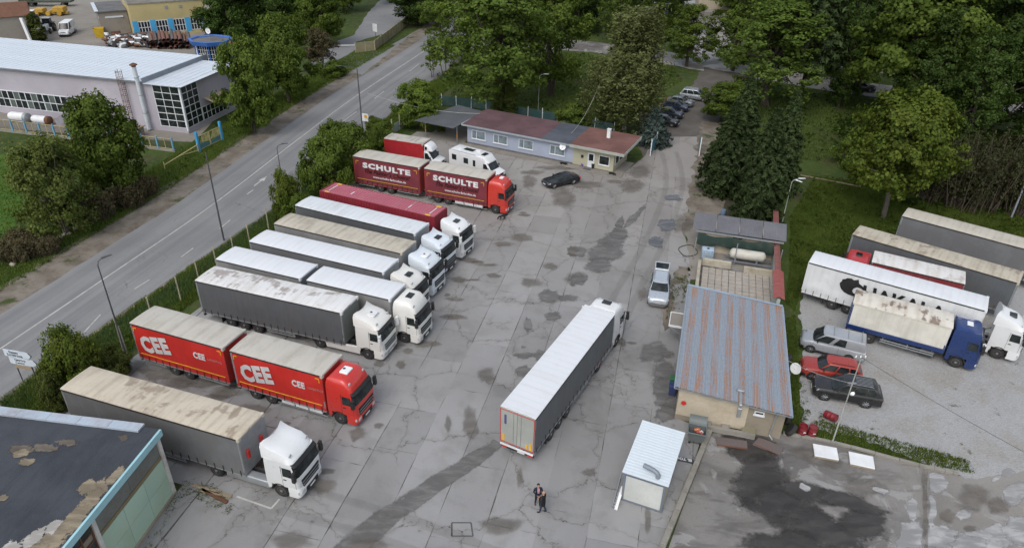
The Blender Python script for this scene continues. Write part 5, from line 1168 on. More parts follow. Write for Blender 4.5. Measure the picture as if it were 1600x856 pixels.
# --- carport
cp = thing('carport', 'dark sheet carport roof on thin posts left of the office', 'carport', (-12.6, 95.4, 0), R(-28))
pts = [(-.9, -1.1, 2.5), (5.4, -1.0, 2.5), (5.6, 6.6, 2.75), (.8, 7.4, 2.75)]
ob('roof', MB().loft([pts, [(a, b, c+.07) for a, b, c in pts]]).mesh('roof', plain('carport_sheet', (.085, .092, .10), .7, 0, .5, .6, (.14, .14, .14))), cp)
for x, y in ((.1, .0), (5.3, .0), (1.2, 6.8), (5.3, 6.2)):
    p = ob('post', MB().cyl((x, y, 0), (x, y, 2.52), .06, None, 8).mesh('post', MSTEEL), cp); ob('rust_band', MB().cyl((x, y, 1.0), (x, y, 1.55), .064, None, 8).mesh('rust_band', MORANGE), p)

# --- workshop with the rusting blue roof
def rust_sheet():
    t = T('rusting_blue_sheet'); v = t.n('TexCoord').outputs['Object']; r = t.n('ObjectInfo').outputs['Random']
    s = t.sep(v); x = s[0]
    vv = t.n('VectorMath', {'operation': 'ADD'}, i0=v, i1=t.n('CombineXYZ', X=t.math('MULTIPLY', r, 50), Y=t.math('MULTIPLY', r, 30), Z=0.0).outputs[0]).outputs[0]
    st = t.noise(t.map(vv, (17, .28, 1)), 1.0, 5, .7); fl = t.noise(t.map(vv, (6, 2.2, 1)), 1.6, 4, .7); big = t.noise(t.map(vv, (.8, .16, 1)), 1, 3, .5)
    zone = t.math('MULTIPLY', t.ramp(x, .28, .36), t.ramp(x, .90, .82))
    f = t.math('ADD', t.math('MULTIPLY', st, .52), t.math('MULTIPLY', fl, .36)); f = t.math('ADD', f, t.math('MULTIPLY', big, .12))
    m = t.ramp(t.math('ADD', f, t.math('MULTIPLY', zone, .10)), .58, .64)
    m = t.math('MULTIPLY', m, t.ramp(zone, 0, .5, .06, .95))
    c = t.mix(t.ramp(fl, .35, .7), (.225, .262, .31), (.29, .325, .36))
    c = t.mix(t.math('MULTIPLY', t.ramp(t.noise(vv, 3, 4), .5, .7), .3), c, (.22, .22, .22))
    c = t.mix(m, c, t.mix(t.ramp(st, .4, .7), (.27, .12, .055), (.40, .21, .11)))
    return t.bsdf(c, .6, .1, None, .4)
M_RSHEET = rust_sheet()
wk = thing('workshop', 'cream workshop with blue corrugated roof streaked with rust', 'building', (11.75, 38.3, 0), R(-15.2))
WL, WD = 7.1, 13.5; zl_, zr_ = 2.95, 2.35
ob('wall', MB().prism([(0, 0), (WL*.66, 0), (WL*.66, zl_-.6*.66-.03), (0, zl_-.03)], 0, WD).mesh('wall', W_CREAM), wk)
ob('wall', MB().prism([(WL*.66+.002, 0), (WL, 0), (WL, zr_-.03), (WL*.66+.002, zl_-.6*.66-.03)], .02, WD-.02).mesh('wall', W_GREY), wk)
ob('plinth', MB().box(-.02, 1.4, -.025, .05, 0, .45).mesh('plinth', W_GREY), wk)
ns = 8; sw = (WL+.7)/ns
def corrug(w, n, a):
    out = []; p = w/n
    for k in range(n): x = k*p; out += [(x, 0), (x+p*.42, 0), (x+p*.55, a), (x+p*.87, a)]
    out.append((w, 0)); return out
pr = corrug(sw+.03, 5, .035)
shm = MB(); shm.loft([[(x, y, d) for x, d in pr] for y in np.linspace(0, WD+.55, 6)], cap=False, closed=False); shm.loft([[(x, y, d-.012) for x, d in pr] for y in (0, WD+.55)], cap=False, closed=False)
shme = shm.mesh('roof_sheet', M_RSHEET, fix=False); tilt = math.atan2(.6, WL)
for k in range(ns):
    x = -.35+k*sw; ob('roof_sheet', shme, wk, (x*math.cos(tilt), -.28+rnd.uniform(-.03, .03), zl_+.05-(x)*math.sin(tilt)+.004*(k % 2)), rot=(0, tilt, 0))
ob('roof_edge', MB().box(-.42, -.33, -.26, WD+.25, zl_-.06, zl_+.14).mesh('roof_edge', M_RSHEET), wk)
ob('roof_edge', MB().prism([(-.35, zl_+.10), (WL+.32, zr_+.08), (WL+.32, zr_+.13), (-.35, zl_+.16)], WD+.12, WD+.34).mesh('roof_edge', plain('edge_flashing', (.30, .37, .45), .5, .1, .3)), wk)
ob('gutter', MB().prism([(-.4, zl_-.05), (WL+.3, zr_-.08), (WL+.3, zr_-.01), (-.4, zl_+.02)], -.34, -.285).mesh('gutter', MSTEEL), wk)
ob('gutter', MB().box(WL+.30, WL+.40, -.3, WD+.2, zr_-.06, zr_+.03).mesh('gutter', plain('edge_flashing', (.30, .37, .45), .5, .1, .3)), wk)
ob('flue', MB().box(3.95, 4.15, -.62, .95, 2.62, 2.80).box(3.92, 4.18, -.72, -.50, 1.75, 2.55).box(3.8, 4.3, .85, 1.15, 2.70, 2.86).mesh('flue', MSTEEL, .03), wk)
window(wk, 5.1, 5.75, 1.75, 2.05, .02, -1, 1, f=.08)
ob('downpipe', MB().tube([(WL-.55, -.1, 2.2), (WL-.6, -.06, 2.0), (WL-.72, -.06, .3), (WL-.5, -.35, .12)], .055, 7).mesh('downpipe', MSTEEL), wk)
hl = ob('hose_reel', MB().lathe([(.05, -.08), (.16, -.08), (.18, -.04), (.16, .0), (.05, .0)], 12, 'y', (.42, -.03, 1.6)).mesh('hose_reel', MRED), wk)
pc = thing('porch_canopy', 'small white framed canopy on the yard side of the workshop', 'canopy', tuple(wk.matrix_basis @ Vector((-.02, 8.6, 0))), R(-15.2))
ob('roof', MB().box(-1.35, -.03, 0, 1.9, 2.05, 2.10).mesh('roof', MTANCON), pc); ob('frame', MB().box(-1.42, -1.352, -.05, 1.95, 1.98, 2.16).box(-1.352, -.03, -.06, -.002, 1.98, 2.16).box(-1.352, -.03, 1.902, 1.96, 1.98, 2.16).mesh('frame', MWHITE), pc); ob('strut', MB().tube([(-.05, 0, 1.1), (-1.36, 0, 1.98)], .025, 5).tube([(-.05, 1.9, 1.1), (-1.36, 1.9, 1.98)], .025, 5).mesh('strut', MSTEEL), pc)

# --- tiled patio behind the workshop, its low walls
pt_ = thing('patio', 'patio of square pale paving tiles between workshop and fuel shelter', 'patio', tuple(wk.matrix_basis @ Vector((.75, 14.05, 0))), R(-15.2))
ob('bed', MB().box(-.1, 7.0, 0, 9.1, .0, .075).mesh('bed', MJOINT), pt_)
M_TILE = plain('paving_tile', (.36, .325, .28), .85, 0, .45, .9, (.19, .165, .135)); tm = MB().box(-.285, .285, -.28, .28, 0, .045).mesh('tile', M_TILE, .008)
for i in range(11):
    for j in range(14): ob('tile', tm, pt_, (.08+.31+i*.62, .1+.31+j*.62, .076+rnd.uniform(0, .012)), rot=(rnd.uniform(-.01, .01), rnd.uniform(-.01, .01), rnd.uniform(-.012, .012)))
M_LW = plain('cream_block', (.42, .38, .30), .9, 0, .6, 1.0, (.16, .14, .10), bump=.3)
for nm, (x0, x1, y0, y1, h), lab in [('low_wall', (.0, 2.7, 9.12, 9.45, .75), 'low cream wall with mossy top beside the plastic tank'), ('low_wall', (3.9, 6.9, 8.75, 9.08, .7), 'low cream wall below the white cylinder tank'), ('low_wall', (-.42, -.12, 3.2, 9.1, .62), 'low cream wall along the yard edge of the patio')]:
    o = ob(nm, MB().box(x0, x1, y0, y1, 0, h).mesh(nm, M_LW, .02), None, pt_.location, R(-15.2)); tag(o, lab, 'wall')

# --- fuel shelter
sh = thing('fuel_shelter', 'open shelter with grey corrugated roof over the fuel tanks', 'shelter', (17.9, 63.4, 0), R(-15.8))
pr = corrug(2.2, 14, .03); sm_ = MB(); sm_.loft([[(x, y, d+.26*y) for x, d in pr] for y in np.linspace(0, 2.6, 4)], cap=False, closed=False); sm_ = sm_.mesh('roof_sheet', plain('dull_sheet', (.17, .17, .185), .6, .2, .4, .7, (.10, .10, .10)), fix=False)
for k in range(4): ob('roof_sheet', sm_, sh, (k*2.24, .2, 2.42+.01*k))
for k in range(1, 4): boxp('roof_batten', sh, k*2.24-.04, k*2.24, .2, 2.7, 2.72, 2.79, M_LW)
for x in (.5, 4.4, 8.5):
    for y in (-1.8, 2.4): ob('post', MB().cyl((x, y, 0), (x, y, 2.5), .05, None, 6).mesh('post', MSTEEL), sh)
ob('back_wall', MB().box(.6, 8.6, 2.3, 2.5, 0, 2.4).mesh('back_wall', W_GREY), sh)
ob('beam', MB().box(.3, 8.7, -.05, .08, 2.28, 2.40).mesh('beam', MSTEEL), sh)
lc = thing('pump_cabinet', 'long cream cabinet on the far side under the fuel shelter', 'cabinet', (17.9, 63.4, 0), R(-15.8)); ob('box', MB().box(1.4, 4.0, .3, 1.5, .1, 1.9).box(4.9, 8.0, .3, 1.5, .1, 1.75).mesh('box', W_CREAM, .03), lc); ob('plinth', MB().box(1.3, 8.1, .2, 1.6, 0, .1).mesh('plinth', MKERB), lc)
tp = thing('tarpaulin', 'dark green tarpaulin hung along the front of the fuel shelter', 'tarpaulin', (17.9, 63.4, 0), R(-15.8))
mb = MB(); mb.loft([[(x, -.25+.06*math.sin(x*3)+.12*(k == 0), 2.15-.55*k+.10*math.sin(x*2+k)) for x in np.linspace(.6, 8.2, 24)] for k in range(3)], cap=False, closed=False); ob('sheet', mb.mesh('sheet', plain('dark_green_tarp', (.014, .035, .028), .6, 0, .3), smooth=60), tp)
tk_ = thing('gas_tank', 'white horizontal cylinder tank on a steel cradle under the fuel shelter', 'tank', (17.9, 63.4, 0), R(-15.8))
ob('vessel', MB().lathe([(.02, 3.85), (.3, 3.9), (.46, 4.05), (.5, 4.2), (.5, 6.9), (.46, 7.05), (.3, 7.2), (.02, 7.25)], 18, 'x', (0, -1.05, 1.05)).mesh('vessel', plain('grimy_white', (.50, .48, .42), .6, 0, .65, 1.2, (.26, .22, .16)), smooth=40), tk_)
ob('cradle', MB().box(3.4, 8.0, -1.6, -1.5, .35, .5).box(3.4, 8.0, -.6, -.5, .35, .5).box(4.4, 4.55, -1.5, -.6, .1, .95).box(6.4, 6.55, -1.5, -.6, .1, .95).box(3.4, 3.55, -1.6, -1.5, 0, .35).box(7.85, 8.0, -1.6, -1.5, 0, .35).mesh('cradle', plain('blue_grey_steel', (.18, .20, .24), .6, .1, .4)), tk_)
ib = thing('plastic_tank', 'pale blue plastic tank in a wire cage on a pallet by the fuel shelter', 'tank', tuple(G(1104, 404)), R(-12))
ob('bottle', MB().box(-.58, .58, -.48, .48, .16, 1.12).mesh('bottle', plain('ibc_blue', (.36, .46, .56), .4, 0, .3), .08, 3, 40), ib); ob('lid', MB().cyl((0, 0, 1.1), (0, 0, 1.18), .12, None, 12).mesh('lid', MBLACK), ib)
cg = MB()
for x in np.linspace(-.6, .6, 6):
    for y in (-.5, .5): cg.box(x-.012, x+.012, y-.012, y+.012, .14, 1.13)
for y in np.linspace(-.5, .5, 5):
    for x in (-.61, .61): cg.box(x-.012, x+.012, y-.012, y+.012, .14, 1.13)
for z in (.35, .6, .85, 1.1):
    for y in (-.51, .51): cg.box(-.6, .6, y-.01, y+.01, z, z+.02)
    for x in (-.615, .615): cg.box(x-.01, x+.01, -.5, .5, z+.003, z+.023)
ob('cage', cg.mesh('cage', MSTEEL), ib); ob('pallet', MB().box(-.6, .6, -.5, .5, .08, .14).box(-.6, -.45, -.5, .5, 0, .08).box(.45, .6, -.5, .5, 0, .08).mesh('pallet', M_WOOD), ib)
br = ob('blue_barrel', MB().lathe([(.27, 0), (.29, .1), (.29, .75), (.24, .85), (.05, .86)], 12, 'z').mesh('blue_barrel', plain('barrel_blue', (.10, .16, .24), .5, 0, .3), smooth=40), None, tuple(G(1129, 338))); tag(br, 'blue plastic barrel behind the fuel shelter roof', 'barrel')
hs = ob('hose', MB().tube([tuple(G(1075+14*math.cos(a)+2*math.sin(3*a), 393+9*math.sin(a))+Vector((0, 0, .08+.02*(i % 3)))) for i, a in enumerate(np.linspace(0, 13, 60))], .03, 5).mesh('hose', MBLACK), None); tag(hs, 'black hose coiled on the ground left of the plastic tank', 'hose')

# --- boundary wall with tiled coping
bw = thing('boundary_wall', 'boundary wall with red tile coping beside the grass', 'wall', (23.0, 51.4, 0), R(73.6))
ob('masonry', MB().box(0, 19.5, 0, .28, 0, 1.9).mesh('masonry', plain('pale_green_wall', (.36, .42, .38), .85, 0, .4, .7, (.2, .2, .17))), bw)
M_COP = plain('coping_tile', (.22, .085, .075), .75, 0, .4, 1.4, (.12, .06, .05)); cm1 = MB().prism([(-.14, 1.92), (.14, 2.06), (.42, 1.92), (.42, 1.97), (.14, 2.11), (-.14, 1.97)], 0, .30, ax='x').mesh('coping_tile', M_COP)
cm2 = MB().prism([(-.34, 1.94), (.14, 2.14), (.62, 1.94), (.62, 2.0), (.14, 2.20), (-.34, 2.0)], 0, .30, ax='x').mesh('coping_tile', plain('coping_red', (.29, .085, .075), .75, 0, .35, 1.4, (.12, .06, .05)))
for k in range(62): ob('coping_tile', cm2 if k < 16 else cm1, bw, (k*.312, 0, rnd.uniform(0, .012)))

# --- site cabin
cn = thing('site_cabin', 'white flat-roofed site cabin with a vent pipe, by the kerb', 'cabin', (7.0, 30.75, YZ), R(-22.5))
CW, CD, CH = 2.55, 4.75, 2.35
ob('wall', MB().box(.04, CW-.04, .04, CD-.04, .12, CH-.1).mesh('wall', MWHITE), cn)
M_CFR = plain('cabin_frame', (.17, .20, .24), .6, .1, .4)
fr = MB()
for x in (0, CW-.14):
    for y in (0, CD-.14): fr.box(x, x+.14, y, y+.14, 0, CH)
for y in (0, CD-.12): fr.box(.14, CW-.14, y, y+.12, 0, .14).box(.14, CW-.14, y, y+.12, CH-.22, CH)
for x in (0, CW-.12): fr.box(x, x+.12, .14, CD-.14, 0, .14).box(x, x+.12, .14, CD-.14, CH-.22, CH)
ob('frame', fr.mesh('frame', M_CFR), cn)
boxp('end_panel', cn, .15, CW-.15, .01, .035, .16, CH-.24, plain('end_panel', (.52, .54, .52), .6, 0, .4, .8, (.34, .31, .26)))
boxp('side_panel', cn, CW-.03, CW-.005, .2, CD-.2, .16, CH-.24, plain('beige_panel', (.42, .36, .27), .7, 0, .4, .9, (.2, .17, .12)))
d = boxp('door', cn, -.03, -.003, 3.1, 3.95, .14, 2.1, M_FR); window(cn, .5, 1.6, 1.1, 1.9, CD-.04, 1, 2)
pr = corrug(.52, 2, .010)
rm = MB(); rm.loft([[(x, y, d) for y, d in pr] for x in (-.12, CW/2, CW+.14)], cap=False, closed=False); rm = rm.mesh('roof_sheet', S_CABIN, fix=False)
for k in range(10): ob('roof_sheet', rm, cn, (0, -.12+k*.5, CH+.075+.003*(k % 2)), rot=(0, R(.8), 0))
ob('roof_deck', MB().box(-.1, CW+.1, -.1, CD+.1, CH+.002, CH+.02).mesh('roof_deck', MSTEEL), cn)
ob('vent_pipe', MB().tube([(1.95, .34, CH-.02), (1.95, .34, CH+.28), (1.85, .36, CH+.40), (1.65, .42, CH+.46), (1.0, .62, CH+.42)], .15, 10).mesh('vent_pipe', plain('vent_steel', (.22, .25, .29), .5, .3, .3), smooth=50), cn)
# sign by the cabin and rolled banner
sg = thing('lettered_sign', 'dark board with white letters lying between cabin and kerb', 'sign', (*G(1069, 720)[:2], .10), R(-15))
ob('board', MB().box(-.62, .62, -.16, .16, 0, .07).mesh('board', plain('sign_dark', (.05, .055, .06), .6, 0, .3)), sg)
o = ob('lettering', text_mesh('EL TOO', MLET, .30, bold=.012, align='CENTER'), sg, (-.05, .10, .076)); o.rotation_euler = (0, 0, math.pi)
bn = thing('rolled_banner', 'white perforated panel leaning against the cabin', 'panel', (*G(962, 797)[:2], YZ), R(68))
ob('panel', MB().loft([[(0, -.09, .0), (0, .09, .0), (0, .09, .05), (0, -.09, .05)], [(1.35, -.09, .62), (1.35, .09, .62), (1.35, .09, .67), (1.35, -.09, .67)]]).mesh('panel', MWHITE), bn)
hb = MB()
for k in range(8): x = .12+k*.16; hb.box(x, x+.09, .10, .20, .46*x+.0, .46*x+.12)
ob('trim', hb.mesh('trim', plain('trim_grey', (.35, .34, .33), .6)), bn); ob('backing', MB().loft([[(.05, .21, 0), (.05, .25, 0), (.05, .25, .2), (.05, .21, .2)], [(1.7, .21, .75), (1.7, .25, .75), (1.7, .25, 1.5), (1.7, .21, 1.5)]]).mesh('backing', M_CFR), bn)

# --- mint hall at the lower left
lh = thing('mint_hall', 'hall with mint green panels and torn black felt roof', 'building', (-20.35, 30.55, 0), R(-97.4))
BH = 4.95
ob('wall', MB().box(0.05, 17, -11.5, -.12, 0, BH-.05).mesh('wall', W_GREY), lh)
ob('roof', MB().box(-.25, 17.2, -11.8, .02, BH-.04, BH+.06).mesh('roof', F_TAR), lh)
M_MINT = plain('mint_panel', (.36, .49, .39), .8, 0, .4, .5, (.40, .42, .24)); M_SMOKE = plain('clouded_glazing', (.15, .155, .14), .5, 0, .6, .9, (.10, .085, .06)); M_CYAN = plain('pale_cyan_paint', (.32, .55, .60), .65, 0, .3, .7, (.24, .28, .26)); M_OCH = plain('ochre_ledge', (.21, .165, .09), .85, 0, .5)
boxp('fascia', lh, -.20, 17.2, .025, .16, BH-.34, BH+.10, M_CYAN)
for x in (0, 5.9, 11.8): boxp('column', lh, x, x+.26, -.10, .06, 0, BH-.345, plain('white_column', (.56, .54, .50), .8, 0, .5, 1, (.25, .2, .17)))
for b in range(3):
    xa = b*5.9+.28; xb = xa+5.6
    if b == 0 or b == 2:
        for r_ in range(2):
            for k in range(3): boxp('wall_panel', lh, xa+k*1.866+.01, xa+(k+1)*1.866-.01, -.10, .0, .25+r_*1.45, .25+(r_+1)*1.45-.02, M_MINT)
        for k in range(2): boxp('glazing_panel', lh, xa+k*2.8+.012, xa+(k+1)*2.8-.012, -.10, -.03, 3.40, 4.48, M_SMOKE)
        boxp('ledge', lh, xa, xb, -.1, .03, 4.49, 4.60, M_OCH); boxp('ledge', lh, xa, xb, -.1, .012, 3.17, 3.37, M_OCH)
    else:
        for k in range(3): boxp('wall_panel', lh, xa+k*1.866+.01, xa+(k+1)*1.866-.01, -.10, .0, .25, 2.2, M_MINT)
        wf = MB()
        for k in range(8): wf.box(xa+k*.79, xa+k*.79+.06, -.10, -.02, 2.25, 4.55)
        for z in (2.25, 2.8, 3.35, 3.9, 4.5): wf.box(xa, xb, -.104, -.016, z, z+.05)
        w = ob('window', wf.mesh('window', M_RUST), lh)
        for k in range(7):
            for z in (2.33, 2.88, 3.43, 3.98):
                if rnd.random() < .62: boxp('pane', w, xa+k*.79+.08, xa+(k+1)*.79-.02, -.08, -.05, z, z+.44, MGLASS)
boxp('plinth', lh, 0, 17, -.1, .10, 0, .24, W_GREY)
M_FLASH = plain('rusted_flashing', (.42, .49, .56), .5, .15, .45, .45, (.24, .10, .05))
for k in range(5): boxp('flashing', lh, -.42, .22, -2.95-k*1.95, -1.02-k*1.95, BH+.07+.002*k, BH+.19+.002*k, M_FLASH)
MPEEL = stain_mat('bare_screed', (.165, .138, .098), .9, 1.0, .2, .10, 7.0); MPALE = stain_mat('pale_screed', (.30, .285, .26), .9, 1.0, .2, .10, 8.0); MLIFT = stain_mat('lifted_felt', (.10, .085, .07), .9, .9, .2, .3, 7.0)
def patch(par, pts, z, m, name='torn_patch'):
    o = stain(name, pts, m, z+.006); o.parent = par; del o['kind']; return o
zp = [BH+.062]
def lob(cx, cy, rx, ry, m):
    zp[0] += .0015; patch(lh, [(cx+rx*math.cos(a)*rnd.uniform(.75, 1.15), min(-.02, cy+ry*math.sin(a)*rnd.uniform(.75, 1.15))) for a in np.linspace(0, 2*math.pi, 14)[:-1]], zp[0], m)
for a in [(3.4, -.3, .9, .35), (4.6, -.6, .9, .6), (5.4, -.5, 1.0, .55), (6.6, -.55, 1.1, .6), (7.8, -.8, 1.1, .75), (9.0, -.9, 1.2, .9), (10.4, -1.0, 1.4, 1.0), (4.4, -1.2, .5, .5)]: lob(*a, MPEEL)
for a in [(7.0, -1.2, .6, .35), (7.8, -1.7, .8, .45), (8.8, -2.3, .9, .6)]: lob(*a, MPALE)
for a in [(2.2, -5.4, .35, .9), (2.5, -6.6, .4, .9), (1.6, -4.4, .3, .7)]: lob(*a, MLIFT)
for a in [(2.8, -6.4, .35, .45), (3.3, -5.6, .3, .5), (5.8, -5.0, .25, .3)]: lob(*a, MPEEL)
patch(lh, [(.4, -1.6), (.9, -1.2), (1.1, -1.5), (.7, -2.0)], BH+.066, MLIFT)

# --- factory hall
fh = thing('factory_hall', 'long lilac factory hall with white roof and glazed stair corner', 'building', (-45.5, 94.7, 0), R(-13.4))
HL, HD, HH = 64, 14.0, 6.9
ob('wall', MB().box(-HL, -5.3, 0, HD, 0, HH).mesh('wall', W_LILAC), fh); ob('stair_wall', MB().box(-5.297, 0, .02, HD-1.5, 0, HH-.35).mesh('stair_wall', W_LILAC), fh)
rp = MB().box(0, 1.03, 0, HD+.9, 0, .05).box(-.02, .02, 0, HD+.9, .05, .075).mesh('roof_panel', S_WHITE)
sl = R(.15)
for k in range(56): ob('roof_panel', rp, fh, (-5.3-(k+1)*1.04, -.45, HH+.02), rot=(sl, 0, 0))
rp2 = MB().box(0, 1.03, 0, HD-.6, 0, .05).box(-.02, .02, 0, HD-.6, .05, .075).mesh('roof_panel', S_WHITE)
for k in range(6): ob('roof_panel', rp2, fh, (-5.25+k*.97, -.4, HH-.32), rot=(sl, 0, 0))
boxp('roof_upstand', fh, -5.36, -5.27, -.40, HD+.4, HH-.3, HH+.42, plain('grey_flashing', (.22, .25, .28), .5, .1, .3)); boxp('eaves_gutter', fh, -HL, -5.4, -.52, -.40, HH-.12, HH+.04, plain('grey_flashing', (.22, .25, .28), .5, .1, .3))
M_PANE2 = plain('green_grey_pane', (.10, .125, .115), .25, 0, .3, .8, (.05, .05, .05), .6)
n = 46; wx = 1.02
bf = MB()
for z in (1.0, 2.22, 3.42): bf.box(-HL+.2, -14.0, -.06, .03, z, z+.10)
for k in range(n+2): x = -14.0-k*wx; bf.box(x-(.07 if k % 3 == 0 else .035), x+(.07 if k % 3 == 0 else .035), -.055, .03, 1.1, 3.42)
wb = ob('window_band', bf.mesh('window_band', M_FR), fh)
for k in range(n):
    for z0, z1 in ((1.1, 2.22), (2.32, 3.42)): x = -14.0-k*wx; boxp('pane', wb, x-wx+.05, x-.05, -.02, .02, z0, z1, MGLASS if (k*7+int(z0)) % 3 else M_PANE2)
def grid(par, x0, x1, z0, z1, nx, nz, plane, front=True):
    g_ = MB(); f = .08
    for k in range(nx+1): x = x0+(x1-x0)*k/nx; (g_.box(x-f/2, x+f/2, plane-.07, plane+.02, z0, z1) if front else g_.box(plane-.02, plane+.07, x-f/2, x+f/2, z0, z1))
    for k in range(nz+1): z = z0+(z1-z0)*k/nz; (g_.box(x0-f/2, x1+f/2, plane-.066, plane+.02, z-f/2, z+f/2) if front else g_.box(plane-.02, plane+.066, x0-f/2, x1+f/2, z-f/2, z+f/2))
    w = ob('window', g_.mesh('window', M_FR), par)
    for i in range(nx):
        for k in range(nz):
            a, b = x0+(x1-x0)*i/nx+f/2, x0+(x1-x0)*(i+1)/nx-f/2; c, d = z0+(z1-z0)*k/nz+f/2, z0+(z1-z0)*(k+1)/nz-f/2
            boxp('pane', w, *((a, b, plane-.03, plane+.01) if front else (plane-.01, plane+.03, a, b)), c, d, MGLASS)
grid(fh, -4.2, -.15, .75, HH-.45, 3, 6, .02); grid(fh, .2, 3.6, .75, HH-.45, 3, 6, 0, False); grid(fh, 3.8, 9.4, .75, 2.6, 6, 2, 0, False)
boxp('corner_post', fh, -.12, .09, -.07, .14, .3, HH-.36, M_FR)
aw = thing('awning', 'rust-stained striped awning on the glazed end of the factory hall', 'awning', (-45.5, 94.7, 0), R(-13.4))
for k in range(5): ob('awning_sheet', MB().loft([[(.02, 4.6+k*.8, 3.7), (.02, 5.36+k*.8, 3.7), (.02, 5.36+k*.8, 3.75), (.02, 4.6+k*.8, 3.75)], [(2.1, 4.6+k*.8, 2.95), (2.1, 5.36+k*.8, 2.95), (2.1, 5.36+k*.8, 3.0), (2.1, 4.6+k*.8, 3.0)]]).mesh('awning_sheet', plain('awning_sheet', (.48, .40, .30), .7, 0, .6, 1.1, (.27, .16, .09))), aw)
fl = thing('flue_pipe', 'tall white flue pipe on the front of the factory hall', 'chimney', (-45.5, 94.7, 0), R(-13.4))
ob('pipe', MB().cyl((-5.9, -.55, .2), (-5.9, -.55, 8.9), .27, None, 14).mesh('pipe', plain('pipe_white', (.55, .60, .63), .5, .1, .2), smooth=40), fl); ob('cap', MB().lathe([(.3, 8.9), (.3, 9.05), (.52, 9.1), (.50, 9.2), (.1, 9.4)], 12, 'z', (-5.9, -.55, 0)).mesh('cap', M_RUST), fl)
for z in (2.5, 5.0, 7.4): ob('clamp', MB().cyl((-5.9, -.55, z), (-5.9, -.55, z+.10), .31, None, 12).box(-5.95, -5.85, -.3, .0, z, z+.1).mesh('clamp', MSTEEL), fl)
fl = thing('flue_pipe', 'white flue pipe with rusty cap at the back of the factory roof', 'chimney', tuple(fh.matrix_basis @ Vector((-.6, 14.0, 0))), R(-13.4))
ob('pipe', MB().cyl((0, 0, 6.4), (0, 0, 9.2), .28, None, 12).mesh('pipe', plain('pipe_white', (.55, .60, .63), .5, .1, .2), smooth=40), fl); ob('cap', MB().lathe([(.3, 9.2), (.3, 9.3), (.5, 9.35), (.1, 9.6)], 12, 'z').mesh('cap', M_RUST), fl)
ld = thing('roof_ladder', 'rusty caged ladder up the front wall of the factory hall', 'ladder', tuple(fh.matrix_basis @ Vector((-8.6, -.5, 0))), R(-13.4))
for x in (-.3, .3): ob('rail', MB().cyl((x, .2, .8), (x, .2, 8.3), .035, None, 6).mesh('rail', M_RUST), ld)
rg_ = MB().cyl((-.3, .2, 0), (.3, .2, 0), .025, None, 5).mesh('rung', M_RUST)
for k in range(24): ob('rung', rg_, ld, (0, 0, 1.0+k*.3))
hm = MB().tube([(.3*1.3*math.cos(a), .2-.75*math.sin(a), 0) for a in np.linspace(0, math.pi, 9)], .025, 4).mesh('hoop', M_RUST)
for k in range(8): ob('hoop', hm, ld, (0, 0, 2.4+k*.8))
for a in np.linspace(.5, math.pi-.5, 4): ob('cage_bar', MB().cyl((.39*math.cos(a), .2-.75*math.sin(a), 2.4), (.39*math.cos(a), .2-.75*math.sin(a), 8.2), .02, None, 4).mesh('cage_bar', M_RUST), ld)

# factory fence with blue posts, yellow frames, and the striped gate
ff = thing('factory_fence', 'fence of blue posts and yellow frames in front of the factory hall', 'fence', tuple(fh.matrix_basis @ Vector((2.5, -6.6, 0))), R(-13.4+180))
M_YF = plain('faded_yellow', (.48, .40, .20), .7, 0, .4); M_FB = plain('faded_blue', (.13, .33, .48), .7, 0, .4, 1, (.25, .26, .25)); MESHM = None
def mesh_mat(name, col, cover=.35, sc=(12, 12)):
    t = T(name); v = t.n('TexCoord').outputs['Object']; s = t.sep(v)
    a = t.math('ABSOLUTE', t.math('SINE', t.math('MULTIPLY', t.math('ADD', s[0], s[2]), sc[0]*3.1416))); b = t.math('ABSOLUTE', t.math('SINE', t.math('MULTIPLY', t.math('SUBTRACT', s[0], s[2]), sc[0]*3.1416)))
    m = t.math('LESS_THAN', t.math('MINIMUM', a, b), cover*.7)
    return t.bsdf(col, .6, .2, None, .3, alpha=m)
M_WIRE, M_WIREB = mesh_mat('green_wire_mesh', (.06, .13, .10), .28, (9, 9)), mesh_mat('brown_wire_mesh', (.10, .085, .07), .45, (9, 9))
boxp('footing', ff, -.2, 46, -.1, .12, 0, .25, MKERB)
for k in range(20):
    boxp('post', ff, k*2.3-.09, k*2.3+.09, -.09, .09, .25, 1.9, M_FB)
    fr = MB().box(.1, 2.2, -.03, .03, 1.68, 1.74).box(.1, 2.2, -.03, .03, .34, .40).box(1.12, 1.18, -.028, .028, .4, 1.68)
    f_ = ob('frame', memo('fframe', lambda: fr.mesh('frame', M_YF)), ff, (k*2.3, 0, 0)); ob('mesh_panel', memo('fmesh', lambda: MB().quad((.1, 0, .4), (2.2, 0, .4), (2.2, 0, 1.68), (.1, 0, 1.68)).mesh('mesh_panel', M_WIREB)), f_)
gp, gq = G(312, 238), G(348, 220); ga = math.degrees(math.atan2(gq.y-gp.y, gq.x-gp.x)); gl_ = (gq-gp).length
gt = thing('factory_gate', 'factory gate with diagonal yellow bars between bright blue posts', 'gate', tuple(gp), R(ga))
for x in (0, gl_): boxp('post', gt, x-.14, x+.14, -.14, .14, 0, 2.7, M_SKYB)
